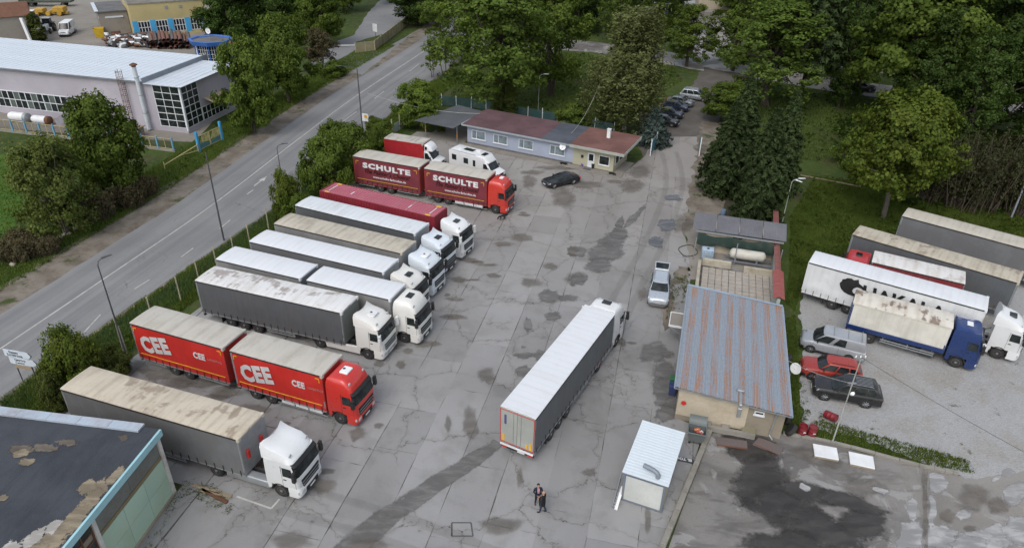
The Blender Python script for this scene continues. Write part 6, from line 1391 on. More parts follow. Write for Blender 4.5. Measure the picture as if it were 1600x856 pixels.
for h in (0, 1):
    x0, x1 = .2+h*(gl_/2-.15), gl_/2-.02+h*(gl_/2-.2)
    lf = ob('leaf', MB().box(x0, x1, -.03, .03, .25, .32).box(x0, x1, -.03, .03, 2.0, 2.07).box(x0, x0+.07, -.029, .029, .32, 2.0).box(x1-.07, x1, -.029, .029, .32, 2.0).mesh('leaf', M_YF), gt)
    ob('lower_sheet', MB().prism([(x0+.07, .32), (x1-.07, .32), (x1-.07, 1.0 if h else .7), (x0+.07, .7 if h else 1.4)], .0, .02).mesh('lower_sheet', plain('gate_teal', (.08, .22, .24), .6)), lf)
    for k in range(7):
        t_ = (k+.5)/7; xa = x0+.1+(x1-x0-.2)*t_; xb = min(x1-.08, xa+.55); ob('bar', MB().tube([(xa, -.02, .95), (xb, -.02, 1.98)], .028, 4).mesh('bar', M_YF), lf)
bb_ = thing('barrier_pole', 'fallen yellow barrier pole beside the factory gate', 'pole', (0, 0, 0)); a, b = G(258, 264), G(311, 239)
ob('pole', MB().tube([a+Vector((0, 0, .5)), b+Vector((0, 0, 1.1))], .06, 6).mesh('pole', M_YF), bb_); ob('brace', MB().tube([a.lerp(b, .45)+Vector((0, 0, .75)), b+Vector((0, 0, .35))], .045, 5).mesh('brace', M_YF), bb_); ob('stand', MB().tube([a+Vector((0, 0, 0)), a+Vector((0, 0, .9))], .06, 5).tube([b, b+Vector((0, 0, 1.3))], .07, 5).mesh('stand', M_YF), bb_)
# white pressure vessels and cases along the hall
for i, (x, L_, r_, lab) in enumerate([(-39.5, 3.0, .62, 'large white vessel with grey end beside the factory fence, leftmost'), (-35.6, 2.8, .56, 'white vessel with brown end beside the factory fence, second from left')]):
    o = thing('pressure_vessel', lab, 'tank', tuple(fh.matrix_basis @ Vector((x+12.2, -2.6, 0))), R(-13.4), 'vessels along the factory wall')
    ob('vessel', MB().lathe([(.05, 0), (r_*.7, .08), (r_, .45), (r_, L_-.3)], 16, 'x', (0, 0, r_+.12)).mesh('vessel', MWHITE, smooth=40), o); ob('end', MB().lathe([(r_+.03, L_-.3), (r_+.03, L_+.2), (r_*.5, L_+.35)], 16, 'x', (0, 0, r_+.12)).mesh('end', M_RUST if i else MSTEEL, smooth=40), o); ob('saddle', MB().box(.6, .8, -.5, .5, 0, .5).box(L_-.8, L_-.6, -.5, .5, 0, .5).mesh('saddle', MSTEEL), o)
for x, lab in ((-18.5, 'small grey gabled box by the factory wall, left one'), (-16.2, 'small grey gabled box by the factory wall, right one')):
    o = thing('machine_housing', lab, 'housing', tuple(fh.matrix_basis @ Vector((x, -2.0, 0))), R(-13.4)); ob('case', MB().prism([(-.9, 0), (.9, 0), (.9, .9), (0, 1.6), (-.9, .9)], -.7, .7).mesh('case', plain('housing_grey', (.28, .27, .30), .6, .1, .4)), o); boxp('skid', o, -1.0, 1.0, -.8, .8, 0, .10, M_RUST)
o = thing('control_cabinet', 'grey cabinet with tan lid behind the factory fence', 'cabinet', tuple(fh.matrix_basis @ Vector((-6.0, -3.0, 0))), R(-13.4)); boxp('case', o, -.9, .9, -.6, .6, 0, 1.3, MTANCON); boxp('lid', o, -1.05, 1.05, -.75, .75, 1.302, 1.42, M_WOOD)

# --- yellow building, its annex, and the blue kiosk
yb = thing('yellow_building', 'yellow building with bright blue pillars between its windows', 'building', (*G(212, 60)[:2], 0), R(31.5))
YL, YH = 14.6, 6.6
ob('wall', MB().box(0, YL, 0, 13, 0, YH).mesh('wall', W_YEL), yb); ob('parapet', MB().box(-.1, YL+.1, -.12, .14, YH, YH+.25).box(-.1, .14, .14, 13, YH, YH+.25).box(YL-.14, YL+.1, .14, 13, YH, YH+.25).mesh('parapet', MKERB), yb); ob('roof', MB().box(.1, YL-.1, .1, 13, YH, YH+.08).mesh('roof', felt('old_roof', (.15, .135, .115))), yb)
boxp('plinth', yb, -.05, YL+.05, -.25, 0, 0, .5, W_YEL)
for k in range(5): x = .0+k*(YL-1.0)/4; boxp('pillar', yb, x, x+1.0, -.22, -.0, .5, 3.35, M_SKYB)
for k in range(4): x = 1.0+k*(YL-1.0)/4; window(yb, x+.03, x+(YL-1.0)/4-1.03, .7, 3.2, -.02, -1, 4, 2, sill=False, f=.12)
for x in (6.8, 9.6): boxp('vent', yb, x, x+.6, -.06, .0, 5.3, 5.9, MSTEEL)
ax_ = thing('annex', 'low annex with grey roof left of the yellow building', 'building', (*G(212, 60)[:2], 0), R(31.5))
ob('wall', MB().box(-5.6, -.1, 5.5, 17, 0, 4.6).mesh('wall', MTANCON), ax_); ob('roof', MB().box(-6.0, -.12, 5.2, 17.3, 4.602, 4.8).mesh('roof', felt('annex_felt', (.10, .10, .10))), ax_)
for k in range(6): boxp('roof_edge', ax_, -6.1, -5.4, 5.3+k*1.9, 7.0+k*1.9, 4.81, 4.9, S_WHITE)
kk = thing('blue_kiosk', 'kiosk with blue octagonal roof rim and white gridded windows', 'kiosk', (-54.7, 129.6, 0), R(-15))
def octo(r, z, sx=1.15): return [(sx*r*math.cos(R(22.5+45*k)), r*math.sin(R(22.5+45*k)), z) for k in range(8)]
ob('roof_rim', MB().loft([octo(3.3, 4.5), octo(3.5, 5.2), octo(3.05, 5.2), octo(2.95, 5.0)], cap=False).mesh('roof_rim', M_KBLUE), kk); ob('roof', MB().loft([octo(3.2, 4.55), octo(3.1, 4.95)]).mesh('roof', felt('kiosk_felt', (.11, .105, .10))), kk)
ob('wall', MB().loft([octo(2.5, 0), octo(2.5, 4.5)]).mesh('wall', MGLASS), kk)
for k in range(8):
    a, b = Vector(octo(2.56, 0)[k]), Vector(octo(2.56, 0)[(k+1) % 8]); g_ = MB()
    for j in range(6): p = a.lerp(b, j/5); g_.box(p.x-.04, p.x+.04, p.y-.04, p.y+.04, .9, 4.5)
    for j in range(6): z = .9+j*.7; g_.tube([a+Vector((0, 0, z)), b+Vector((0, 0, z))], .045, 4)
    ob('window_grid', g_.mesh('window_grid', M_FR), kk); boxp('post', kk, a.x*1.02-.09, a.x*1.02+.09, a.y*1.02-.09, a.y*1.02+.09, 0, 4.5, M_KBLUE)
sd = thing('satellite_dish', 'white satellite dish standing on the blue kiosk roof', 'dish', (-54.6, 128.9, 4.96), R(-15)); ob('dish', MB().lathe([(.02, .1), (.3, .06), (.5, 0), (.51, .02), (.02, .13)], 14, 'y', (0, 0, 1.7)).mesh('dish', MWHITE), sd); ob('mast', MB().cyl((0, .1, 0), (0, .1, 1.7), .05, None, 6).mesh('mast', MSTEEL), sd)
se = thing('corner_shed', 'cream shed with blue trim at the left edge behind the factory hall', 'building', (-108, 141, 0), R(-58)); ob('wall', MB().box(-9, 0, 0, 12, 0, 5).mesh('wall', MTANCON), se); ob('roof', MB().prism([(-9.4, 5.0), (.3, 5.0), (-4.5, 7.0)], -.3, 12.3).mesh('roof', M_RUST), se); boxp('door', se, .0, .05, 1.5, 2.6, 0, 2.2, M_SKYB); boxp('window', se, .0, .05, 4, 6, 1.5, 3.0, MGLASS)
rs_ = thing('rusty_store', 'store with dark rusty roof in the top left corner', 'building', (-146, 166, 0), R(-50)); ob('wall', MB().box(0, 14, 0, 10, 0, 5).mesh('wall', plain('store_grey', (.16, .165, .18), .8, 0, .4, .4)), rs_); ob('roof', MB().prism([(-.5, 4.9), (10.5, 6.3), (10.5, 6.5), (-.5, 5.1)], -.4, 14.4, ax='x').mesh('roof', plain('rusty_sheet', (.17, .12, .11), .8, .1, .8, .5, (.10, .055, .04))), rs_)
# far house
hs_ = thing('far_house', 'cream house with brown porch beyond the park trees', 'building', (*G(1090, 14)[:2], 0), R(-8)); ob('wall', MB().box(0, 12, 0, 9, 0, 5.5).mesh('wall', W_CREAM), hs_); ob('roof', MB().prism([(-.6, 5.4), (9.6, 5.4), (4.5, 8.2)], -.6, 12.6, ax='x').mesh('roof', F_BROWN), hs_)
for x in (3.0, 8.0): window(hs_, x, x+1.3, 2.8, 4.3, 0, -1, 2)
ob('porch_roof', MB().loft([[(5.6, -.0, 3.0), (9.5, -.0, 3.0), (9.5, 0, 3.1), (5.6, 0, 3.1)], [(5.4, -2.2, 2.2), (9.7, -2.2, 2.2), (9.7, -2.2, 2.3), (5.4, -2.2, 2.3)]]).mesh('porch_roof', F_BROWN), hs_)
fe = thing('house_fence', 'low fence in front of the cream house', 'fence', (*G(1088, 27)[:2], 0), R(-8))
for k in range(9): boxp('post', fe, k*2-.06, k*2+.06, -.06, .06, 0, 1.4, MSTEEL)
for k in range(8): boxp('panel', fe, k*2+.07, k*2+1.93, -.02, .02, .2, 1.25, MTANCON)
# ------------------------------------------------------------------ street furniture and loose things
M_POLE = plain('dark_pole', (.075, .078, .085), .6, .2, .3); M_PALE = plain('pale_pole', (.40, .41, .38), .6, .1, .3); M_POSTC = plain('fence_post_concrete', (.42, .37, .27), .85, 0, .4)
def lamp(loc, h, label, mat=M_POLE, arm=(0, 0), head=True, r=.07, lean=(0, 0), base=False, heads=None):
    t = thing('street_lamp', label, 'street lamp', tuple(loc), 0, 'street lamps')
    top = Vector((lean[0], lean[1], h)); ob('pole', MB().tube([(0, 0, 0), top*.5, top], [r*1.35, r*1.1, r*.75], 8).mesh('pole', mat, smooth=50), t)
    for a in (heads or ([arm] if head else [])):
        e = top+Vector((a[0], a[1], .35)); ob('arm', MB().tube([top+Vector((0, 0, -.05)), top+Vector((a[0]*.3, a[1]*.3, .25)), e], .035, 6).mesh('arm', mat), t)
        d = Vector((a[0], a[1], 0)).normalized(); n = Vector((-d.y, d.x, 0))*.12
        ob('lamp_head', MB().loft([[e-n, e+n, e+n+Vector((0, 0, .08)), e-n+Vector((0, 0, .08))], [e+d*.75-n*.7, e+d*.75+n*.7, e+d*.75+n*.7+Vector((0, 0, .05)), e+d*.75-n*.7+Vector((0, 0, .05))]]).mesh('lamp_head', MWHITE if mat is M_PALE else mat, .02), t)
    if base:
        b = MB()
        for sx in (-.14, .14):
            b.tube([(sx, -.02, 0), (sx*.6, 0, 2.6)], .05, 5)
        for k in range(6): b.box(-.14+.01*k, .14-.01*k, -.03, .03, .3+k*.4, .38+k*.4)
        ob('footing', b.mesh('footing', MKERB), t)
    return t
lamp(G(350, 376), 9.4, 'tall dark lamp post by the roadside across from the factory gate', arm=(-1.2, .3), head=False)
lamp(G(567, 209), 9.1, 'tall dark lamp post by the road, arm reaching over the driveway', arm=(-2.0, -.2), r=.08)
lamp((-30.1, 44.4, 0), 8.0, 'lamp post on a concrete ladder footing beside the bright red lorry', arm=(.22, .3), base=True, r=.055)
lamp(G(443, 297), 5.2, 'short dark lamp post behind the hedge', arm=(.5, .2), r=.05)
lamp((29.4, 70.0, 0), 5.0, 'pale lamp post with two heads at the end of the tiled wall', M_PALE, r=.05, heads=[(.7, .1), (.25, -.3)])
lamp((56.3, 73.0, 0), 11, 'pale grey pole at the right edge above the trailers', plain('pole_grey', (.30, .34, .38), .5, .2, .2), arm=(1, .3), r=.08)
lamp((3.5, 108, 0), 5.5, 'thin pale lamp post on the lawn behind the office', M_PALE, arm=(.7, 0), r=.035)
lamp(G(941, 62), 7.5, 'dark lamp post by the park road', arm=(.2, .2), r=.06)
# wooden pole with wires beside the right lot
up = thing('utility_pole', 'slim pole with insulators and a small dish at the gravel edge', 'pole', (*G(1300, 692)[:2], 0))
ob('pole', MB().tube([(0, 0, 0), (.05, 0, 7.6)], [.05, .03], 8).mesh('pole', M_PALE), up)
ob('crossarm', MB().box(-.35, .35, -.03, .03, 7.2, 7.27).box(-.28, .28, -.03, .03, 5.2, 5.27).mesh('crossarm', MSTEEL), up)
for x in (-.3, 0, .3): ob('insulator', MB().lathe([(.03, 0), (.055, .04), (.03, .09), (.05, .13), (.02, .17)], 8, 'z', (x, 0, 7.27)).mesh('insulator', MWHITE), up)
ob('spotlight', MB().lathe([(.05, 0), (.16, .12), (.17, .14)], 10, 'y', (.22, -.2, 4.4)).mesh('spotlight', MWHITE), up)
def wire(name, a, b, sag, label, r=.012):
    a, b = Vector(a), Vector(b); P = [a.lerp(b, t)-Vector((0, 0, 4*sag*t*(1-t))) for t in np.linspace(0, 1, 14)]
    o = ob(name, MB().tube(P, r, 4).mesh(name, MBLACK if r < .014 else M_PALE)); tag(o, label, 'cable'); return o
p_ = up.location
wire('cable', p_+Vector((.05, 0, 7.3)), (33, 18, 9), .5, 'thin black cable sagging over the lower right lot')
wire('cable', p_+Vector((.05, 0, 5.2)), tuple(wk.matrix_basis @ Vector((7.1, 6.0, 2.6))), .25, 'pale cable from the slim pole to the workshop roof', .016)
wire('cable', (-21, 99, 5), (-5, 96.5, 3.2), .7, 'pale cable crossing the carport roof', .03); wire('cable', tuple(of.matrix_basis @ Vector((14, 3, 3.1))), (12.5, 100, 9), 1.2, 'cable rising from the office roof into the trees', .02)
sd = thing('satellite_dish', 'white satellite dish on a pole in the grass beside the workshop', 'dish', tuple(wk.matrix_basis @ Vector((7.9, 6.2, 0))), R(-30))
ob('mast', MB().tube([(0, 0, 0), (.0, 0, 1.4), (.2, -.1, 1.8)], .035, 6).mesh('mast', MSTEEL), sd); ob('dish', MB().lathe([(.02, .12), (.25, .08), (.5, .0), (.51, .015), (.25, .1), (.02, .14)], 18, 'y').mesh('dish', MWHITE, smooth=40), sd, (.25, -.2, 1.9), rot=(R(-18), 0, R(-25)), sc=(.85, .85, .85))

# road signs
rs = thing('direction_sign', 'white arrow direction signs on two posts beside the road', 'sign', (*G(36, 598)[:2], 0), R(-12))
for x in (.0, 1.35): ob('post', MB().cyl((x, .05, 0), (x, .05, 3.0), .04, None, 7).mesh('post', M_POLE), rs)
M_SGN = plain('sign_white', (.58, .64, .70), .5, 0, .15); M_INK = plain('sign_ink', (.03, .035, .05), .5, 0, .1)
for k, (z, dx, ln) in enumerate(((2.45, -.55, ('Видин', 'Ботевград')), (1.80, -.30, ('Център', 'Centre')))):
    b = ob('arrow_board', MB().prism([(dx, z), (dx+2.0, z), (dx+2.3, z+.29), (dx+2.0, z+.58), (dx, z+.58)], -.03, .0).mesh('arrow_board', M_SGN), rs); ob('arrow_tip', MB().prism([(dx+2.08, z+.02), (dx+2.36, z+.29), (dx+2.08, z+.56), (dx+2.26, z+.29)], -.036, .004).mesh('arrow_tip', M_INK), b)
    put_text(b, ln[0], M_INK, dx+.45, -.034, z+.32, .26, bold=.006); put_text(b, ln[1], M_INK, dx+.22 if k == 0 else dx+.45, -.034, z+.07, .26, bold=.006)
boxp('small_board', rs, -.05, 1.35, -.02, .01, 1.42, 1.70, plain('tan_board', (.34, .26, .17), .7, 0, .5))
bs = thing('notice_board', 'white notice with yellow disc fixed low on the lamp post by the road', 'sign', (*G(569, 205)[:2], 0), R(-20)); boxp('board', bs, -.1, .9, -.06, -.02, 1.5, 2.6, MWHITE); ob('disc', MB().lathe([(.02, -.075), (.26, -.075), (.26, -.062)], 14, 'y', (.5, 0, 2.2)).mesh('disc', MYEL), bs); ob('post', MB().cyl((.85, .0, 0), (.85, .0, 2.5), .04, None, 6).mesh('post', M_POLE), bs)
bl = thing('billboard', 'tall billboard with orange picture among the park trees', 'billboard', (*G(1026, 66)[:2], 0), R(-62)); boxp('board', bl, -2.2, 2.2, -.35, .35, 3.4, 8.6, plain('billboard_blue', (.05, .06, .14), .6, 0, .2)); boxp('poster', bl, -2.0, 2.0, -.37, -.352, 3.6, 8.2, plain('poster_white', (.50, .50, .52), .6, 0, .2))
for k, x in enumerate((-1.4, -.5, .4, 1.3)): ob('picture_shape', MB().prism([(x-.45, 4.9), (x+.45, 5.0), (x+.35, 6.2), (x+.05, 6.7), (x-.3, 6.3)], -.385, -.372).mesh('picture_shape', plain('poster_orange', (.42, .17, .06), .6, 0, .3)), bl)
ob('mast', MB().cyl((0, 0, 0), (0, 0, 3.4), .25, None, 10).mesh('mast', M_POLE), bl)
ws_ = thing('white_sign', 'small white sign above the concrete fence by the side street', 'sign', (*G(587, 62)[:2], 0), R(-40)); boxp('board', ws_, -.7, .7, -.03, .03, 1.6, 3.2, MWHITE); ob('post', MB().cyl((0, .05, 0), (0, .05, 1.7), .05, None, 6).mesh('post', M_POLE), ws_)
bp = thing('road_barrier', 'white barrier arm across the side street', 'barrier', (*G(517, 80)[:2], 0), R(10)); ob('arm', MB().box(0, 5.2, -.05, .05, 1.0, 1.12).mesh('arm', MWHITE), bp); boxp('stand', bp, -.2, .2, -.2, .2, 0, 1.2, MSTEEL)

# fences
def line_fence(name, label, pts, spacing, h, postm, panelm=None, pw=.06, panel=(.15, 1.2), rail=None, thick=None, cat='fence'):
    t = thing(name, label, cat, (0, 0, 0)); k = 0
    pts = [Vector((p[0], p[1], 0)) for p in pts]
    for a, b in zip(pts, pts[1:]):
        L = (b-a).length; n = max(1, round(L/spacing)); ang = math.atan2(b.y-a.y, b.x-a.x); st = L/n
        for i in range(n + (b is pts[-1])):
            p = a+(b-a)*(i/n); hh = h*rnd.uniform(.93, 1.05)
            ob('post', memo((name, 'post', i % 4), lambda: MB().tube([(0, 0, 0), (rnd.uniform(-.06, .06), rnd.uniform(-.05, .05), hh)], pw, 5).mesh('post', postm)), t, tuple(p))
        for i in range(n):
            p = a+(b-a)*(i/n)
            if panelm: 
                if thick: me = memo((name, 'panel', round(st, 2)), lambda: MB().box(.03, st-.03, -thick/2, thick/2, panel[0], panel[1]).mesh('panel', panelm))
                else: me = memo((name, 'panel', round(st, 2)), lambda: MB().quad((0, 0, panel[0]), (st, 0, panel[0]), (st, 0, panel[1]), (0, 0, panel[1])).mesh('mesh_panel', panelm))
                ob('panel' if thick else 'mesh_panel', me, t, tuple(p), ang)
            if rail: ob('rail', memo((name, 'rail', round(st, 2)), lambda: MB().tube([(0, 0, rail), (st/2, 0, rail-.05), (st, 0, rail)], .016, 4).mesh('rail', panelm if not thick else postm)), t, tuple(p), ang)
    return t
FY = [(-36.5, 30), (-33.2, 39.5), (-28.9, 52), (-26.3, 62.5), (-22.8, 75.5), (-19.6, 88), (-17.2, 95.5)]
line_fence('wire_fence', 'wire mesh fence on pale concrete posts between yard and road', FY, 3.0, 2.55, M_POSTC, M_WIRE, .06, (.1, 2.0), 2.0)
line_fence('sheet_fence', 'pale sheet fence along the roadside left of the carport', [(-17.2, 95.5), (-14.5, 104.5)], 2.4, 2.4, M_POSTC, plain('fence_sheet', (.28, .33, .31), .6, 0, .4), .06, (.1, 1.5), None, .03)
line_fence('teal_fence', 'teal panel fence on white posts behind the office', [(-14.5, 105), (-11.7, 110.2), (-4.6, 108.2), (6.2, 102.6), (14.2, 98.4)], 2.7, 1.9, MWHITE, plain('teal_panel', (.022, .065, .065), .6, 0, .4), .055, (.15, 1.55), None, .04)
cf = line_fence('concrete_fence', 'mossy yellowish concrete panel fence beside the side street', [G(556, 84), G(586, 80), G(640, 37)], 2.2, 2.2, M_POSTC, plain('mossy_panel', (.30, .27, .16), .9, 0, .6, .9, (.14, .13, .07), bump=.3), .09, (.05, 2.0), None, .10)
gf = thing('yard_gate', 'open teal gate leaf at the yard entrance by the gatehouse', 'gate', (*G(1016, 244)[:2], 0), R(68))
ob('leaf', MB().box(0, 3.2, -.03, .03, .2, .27).box(0, 3.2, -.03, .03, 2.0, 2.07).box(0, .07, -.03, .03, .27, 2.0).box(3.13, 3.2, -.03, .03, .27, 2.0).mesh('leaf', MSTEEL), gf); boxp('sheet', gf, .07, 3.13, -.01, .01, .28, 1.98, plain('gate_teal2', (.04, .17, .22), .6, 0, .3)); boxp('post', gf, -.12, 0, -.06, .06, 0, 2.4, MWHITE); boxp('post', gf, 3.2, 3.32, -.06, .06, 0, 2.4, MWHITE)
gf = thing('yard_gate', 'teal gate leaf half hidden by the spruce trees', 'gate', (*G(1092, 244)[:2], 0), R(80)); boxp('sheet', gf, .07, 2.6, -.01, .01, .28, 1.98, plain('gate_teal2', (.04, .17, .22), .6, 0, .3)); boxp('post', gf, -.12, .06, -.06, .06, 0, 2.6, MWHITE)
line_fence('old_rail_fence', 'rusty rail fence across the dark lawn', [G(1226, 271), G(1345, 294)], 3.5, .6, M_RUST, M_WOOD, .05, (.1, .25), None, .06)
# kerbs
def kerb(name, label, pts, w, h, n):
    t = thing(name, label, 'kerb', (0, 0, 0)); P = smooth_path(pts, 4) if len(pts) > 2 else [Vector((*pts[0], 0)), Vector((*pts[1], 0))]
    L = 0
    for a, b in zip(P, P[1:]):
        k = max(1, round((b-a).length/n)); ang = math.atan2(b.y-a.y, b.x-a.x); st = (b-a).length/k
        for i in range(k): ob('kerb_stone', memo((name, round(st, 2)), lambda: MB().box(.008, st-.008, -w/2, w/2, 0, h).mesh('kerb_stone', MKERB, .015)), t, tuple(a+(b-a)*(i/k)+Vector((0, 0, rnd.uniform(-.015, .01)))), ang)
    return t
kerb('kerb_wall', 'low concrete kerb wall between the cabin and the lower lot', [(13.9, 36.9), (9.0, 27.3), (4.5, 18.5)], .34, .34, 1.6)
kerb('kerb_line', 'low broken kerb between weeds and lower right lot', [(19.0, 36.95), (22.0, 36.2), (27.1, 34.2), (29.3, 33.5)], .22, .2, 1.2)

# ------------------------------------------------------------------ loose things
db = thing('waste_container', 'grey wheeled waste container with open lid, full of rubbish', 'container', (*G(1086, 690)[:2], YZ), R(-15))
ob('body', MB().loft([[(-.5, -.4, .25), (.5, -.4, .25), (.5, .4, .25), (-.5, .4, .25)], [(-.68, -.52, 1.15), (.68, -.52, 1.15), (.68, .52, 1.15), (-.68, .52, 1.15)]], cap=False).box(-.48, .48, -.38, .38, .26, .3).mesh('body', plain('bin_grey', (.13, .15, .15), .55, .1, .4), 0), db)
ob('rim', MB().box(-.74, .74, -.58, -.5, 1.1, 1.2).box(-.74, .74, .5, .58, 1.1, 1.2).box(-.74, -.66, -.5, .5, 1.1, 1.2).box(.66, .74, -.5, .5, 1.1, 1.2).mesh('rim', plain('bin_grey', (.13, .15, .15), .55, .1, .4), .02), db)
ob('lid', MB().loft([[(-.7, .5+.5*math.sin(a), 1.2+.62*(1-math.cos(a))) for a in np.linspace(0, 1.5, 7)], [(.7, .5+.5*math.sin(a), 1.2+.62*(1-math.cos(a))) for a in np.linspace(0, 1.5, 7)]], cap=False, closed=False).mesh('lid', plain('bin_grey', (.13, .15, .15), .55, .1, .4), smooth=60), db)
for i in range(7): ob('rubbish', MB().lathe([(.03, -.13), (.14, -.06), (.17, .04), (.05, .14)], 7, 'z', (rnd.uniform(-.4, .4), rnd.uniform(-.3, .3), 1.05+rnd.uniform(0, .1))).mesh('rubbish', [plain('rub_o', (.45, .13, .04), .6), plain('rub_r', (.30, .05, .04), .6), plain('rub_w', (.5, .48, .44), .6)][i % 3], smooth=30), db)
for x in (-.45, .45):
    for y in (-.35, .35): ob('castor', MB().lathe([(.02, -.03), (.09, -.03), (.09, .03), (.02, .03)], 8, 'y', (x, y, .10)).box(x-.03, x+.03, y-.02, y+.02, .1, .27).mesh('castor', MBLACK), db)
db.scale = (.85, .85, .9)
def drum(loc, label, open_=True, rot=(0, 0, 0)):
    t = thing('oil_drum', label, 'drum', tuple(loc), 0, 'red drums'); t.rotation_euler = rot
    ob('shell', MB().lathe([(.02, 0), (.28, 0), (.29, .02), (.285, .27), (.30, .29), (.285, .31), (.285, .56), (.30, .58), (.285, .60), (.285, .84), (.295, .86), (.27, .85), (.27, .70 if open_ else .82), (.02, .70 if open_ else .82)], 18, 'z').mesh('shell', plain('drum_red', (.20, .018, .025), .45, .1, .3), smooth=40), t)
    boxp('label_patch', t, -.06, .12, -.30, -.283, .42, .5, MLET); return t
drum(G(1252, 679), 'left one of the two red drums standing on the kerb', True); drum(G(1267, 681), 'right one of the two red drums standing on the kerb', False); d_ = drum(G(1283, 651)+Vector((.2, 0, .31)), 'red drum lying on its side in the weeds', False, (R(80), 0, R(40)))
def tyre(loc, label, rot): t = ob('old_tyre', wheel_meshes(.5, .32, .29, 'lorry', MRIM)[0], None, loc, rot=rot); return tag(t, label, 'tyre', 'old tyres')
q = wk.matrix_basis
tyre(tuple(q @ Vector((7.65, 1.9, .48))), 'old tyre leaning on the workshop wall, farther one', (R(12), 0, R(-15+90))); tyre(tuple(q @ Vector((7.8, .75, .42))), 'old tyre leaning on the workshop wall, nearer one', (R(35), 0, R(-15+80)))
tyre(tuple(q @ Vector((7.9, 9.4, .3))), 'old tyre in the grass beside the far half of the workshop', (R(60), 0, R(60)))
def pallet(loc, rz, label):
    t = thing('loaded_pallet', label, 'pallet', tuple(loc), rz, 'pallets with white sheets')
    for y in (-.5, 0, .5): boxp('bearer', t, -.75, .75, y-.06, y+.06, 0, .12, M_WOOD)
    for k in range(6): boxp('board', t, -.75+k*.26, -.55+k*.26, -.56, .56, .122, .145, M_WOOD)
    o = ob('sheet_stack', MB().box(-.76, .76, -.58, .58, .147, .24).mesh('sheet_stack', MWHITE, .02), t); return t
pallet(G(1289, 709), R(-14), 'pallet with white sheets nearer the drums'); pallet(G(1345, 722), R(-17), 'pallet with white sheets farther from the drums')
st = thing('steel_plate', 'rusty pinkish steel plate lying below the workshop wall', 'plate', (*G(1143, 692)[:2], .02), R(-9)); ob('plate', MB().prism(ragged([(-1.0, -.4), (1.0, -.45), (1.05, .35), (-1.0, .4)], .5, .02), .0, .05, ax='z').mesh('plate', plain('pink_steel', (.165, .128, .122), .6, .2, .7, .8, (.12, .115, .11))), st); boxp('rib', st, -.98, 1.0, -.47, -.42, .0, .09, M_RUST)
st = thing('steel_plate', 'grey and rust mottled plate at the workshop corner', 'plate', (*G(1200, 697)[:2], .02), R(-35)); ob('plate', MB().prism(ragged([(-.9, -.5), (.9, -.4), (.9, .5), (-.8, .4)], .5, .06), .0, .04, ax='z').mesh('plate', plain('pink_steel', (.165, .128, .122), .6, .2, .7, .8, (.12, .115, .11))), st); boxp('rib', st, -.8, .8, -.46, -.42, .04, .08, M_RUST)
wl = thing('inspection_pit', 'small concrete pit with open square cover at the workshop foot', 'pit', (*G(1118, 668)[:2], 0), R(-15))
ob('surround', MB().box(-.6, 2.6, -.5, -.25, 0, .42).box(-.6, 2.6, .35, .6, 0, .42).box(-.6, -.35, -.25, .35, 0, .42).box(.35, .9, -.25, .35, 0, .42).box(1.7, 2.6, -.25, .35, 0, .42).mesh('surround', MKERB, .02), wl); boxp('hole', wl, .9, 1.7, -.25, .35, .0, .2, MBLACK); boxp('cover', wl, 1.75, 2.6, -.3, .4, .422, .46, plain('moss_cover', (.22, .21, .13), .9, 0, .5))
ob('dome', MB().lathe([(.62, 0), (.6, .3), (.45, .6), (.2, .78), (.02, .82)], 14, 'z', (.1, .75, .1)).mesh('dome', plain('bin_grey', (.13, .15, .15), .55, .1, .4), smooth=40), wl)
for nm, (a, b), lab, m in [('timber', ((313, 767), (362, 778)), 'weathered timber lying by the mint hall, farther one', M_WOOD), ('timber', ((300, 760), (345, 772)), 'weathered timber lying by the mint hall, near the grass', M_WOOD), ('steel_beam', ((316, 766), (355, 787)), 'rusty steel beam lying by the mint hall', M_RUST)]:
    a, b = G(*a), G(*b); L_ = (b-a).length; o = ob(nm, MB().box(0, L_, -.09, .09, 0, .10).box(0.02, L_*.97, .11, .2, 0, .06).mesh(nm, m, .01), None, (a.x, a.y, YZ), math.atan2(b.y-a.y, b.x-a.x)); tag(o, lab, nm.split('_')[-1])
# by the office door
bk = ob('bucket', MB().lathe([(.10, 0), (.15, .3), (.14, .3), (.09, .02)], 12, 'z').mesh('bucket', plain('purple_bucket', (.22, .10, .45), .4)), None, (*G(909, 262)[:2], .16)); tag(bk, 'purple bucket by the gatehouse door', 'bucket')
bk = ob('waste_bin', MB().lathe([(.16, 0), (.2, .6), (.19, .62), (.02, .62)], 12, 'z').mesh('waste_bin', MBLACK), None, (*G(926, 265)[:2], .16)); tag(bk, 'black bin by the gatehouse door', 'bin')
bk = ob('doormat', MB().box(-.5, .5, -.3, .3, 0, .025).mesh('doormat', plain('mat_grey', (.09, .09, .10), .9)), None, (*G(917, 266)[:2], .156), R(-27)); tag(bk, 'grey doormat at the gatehouse door', 'mat')
bk = thing('wheelie_bin', 'small green bin against the yard side of the workshop', 'bin', tuple(q @ Vector((-.45, 3.4, 0))), R(-15)); ob('body', MB().box(-.25, .25, -.25, .25, .05, .95).mesh('body', plain('bin_green', (.02, .12, .05), .5), .04), bk); ob('lid', MB().box(-.28, .28, -.28, .28, .952, 1.02).mesh('lid', plain('bin_green', (.02, .12, .05), .5), .02), bk)
bk = thing('wheelie_bin', 'small blue bin against the yard side of the workshop', 'bin', tuple(q @ Vector((-.42, 2.6, 0))), R(-15)); ob('body', MB().box(-.25, .25, -.25, .25, .05, .9).mesh('body', plain('bin_blue', (.02, .04, .14), .5), .04), bk); ob('lid', MB().box(-.28, .28, -.28, .28, .902, .97).mesh('lid', plain('bin_blue', (.02, .04, .14), .5), .02), bk)

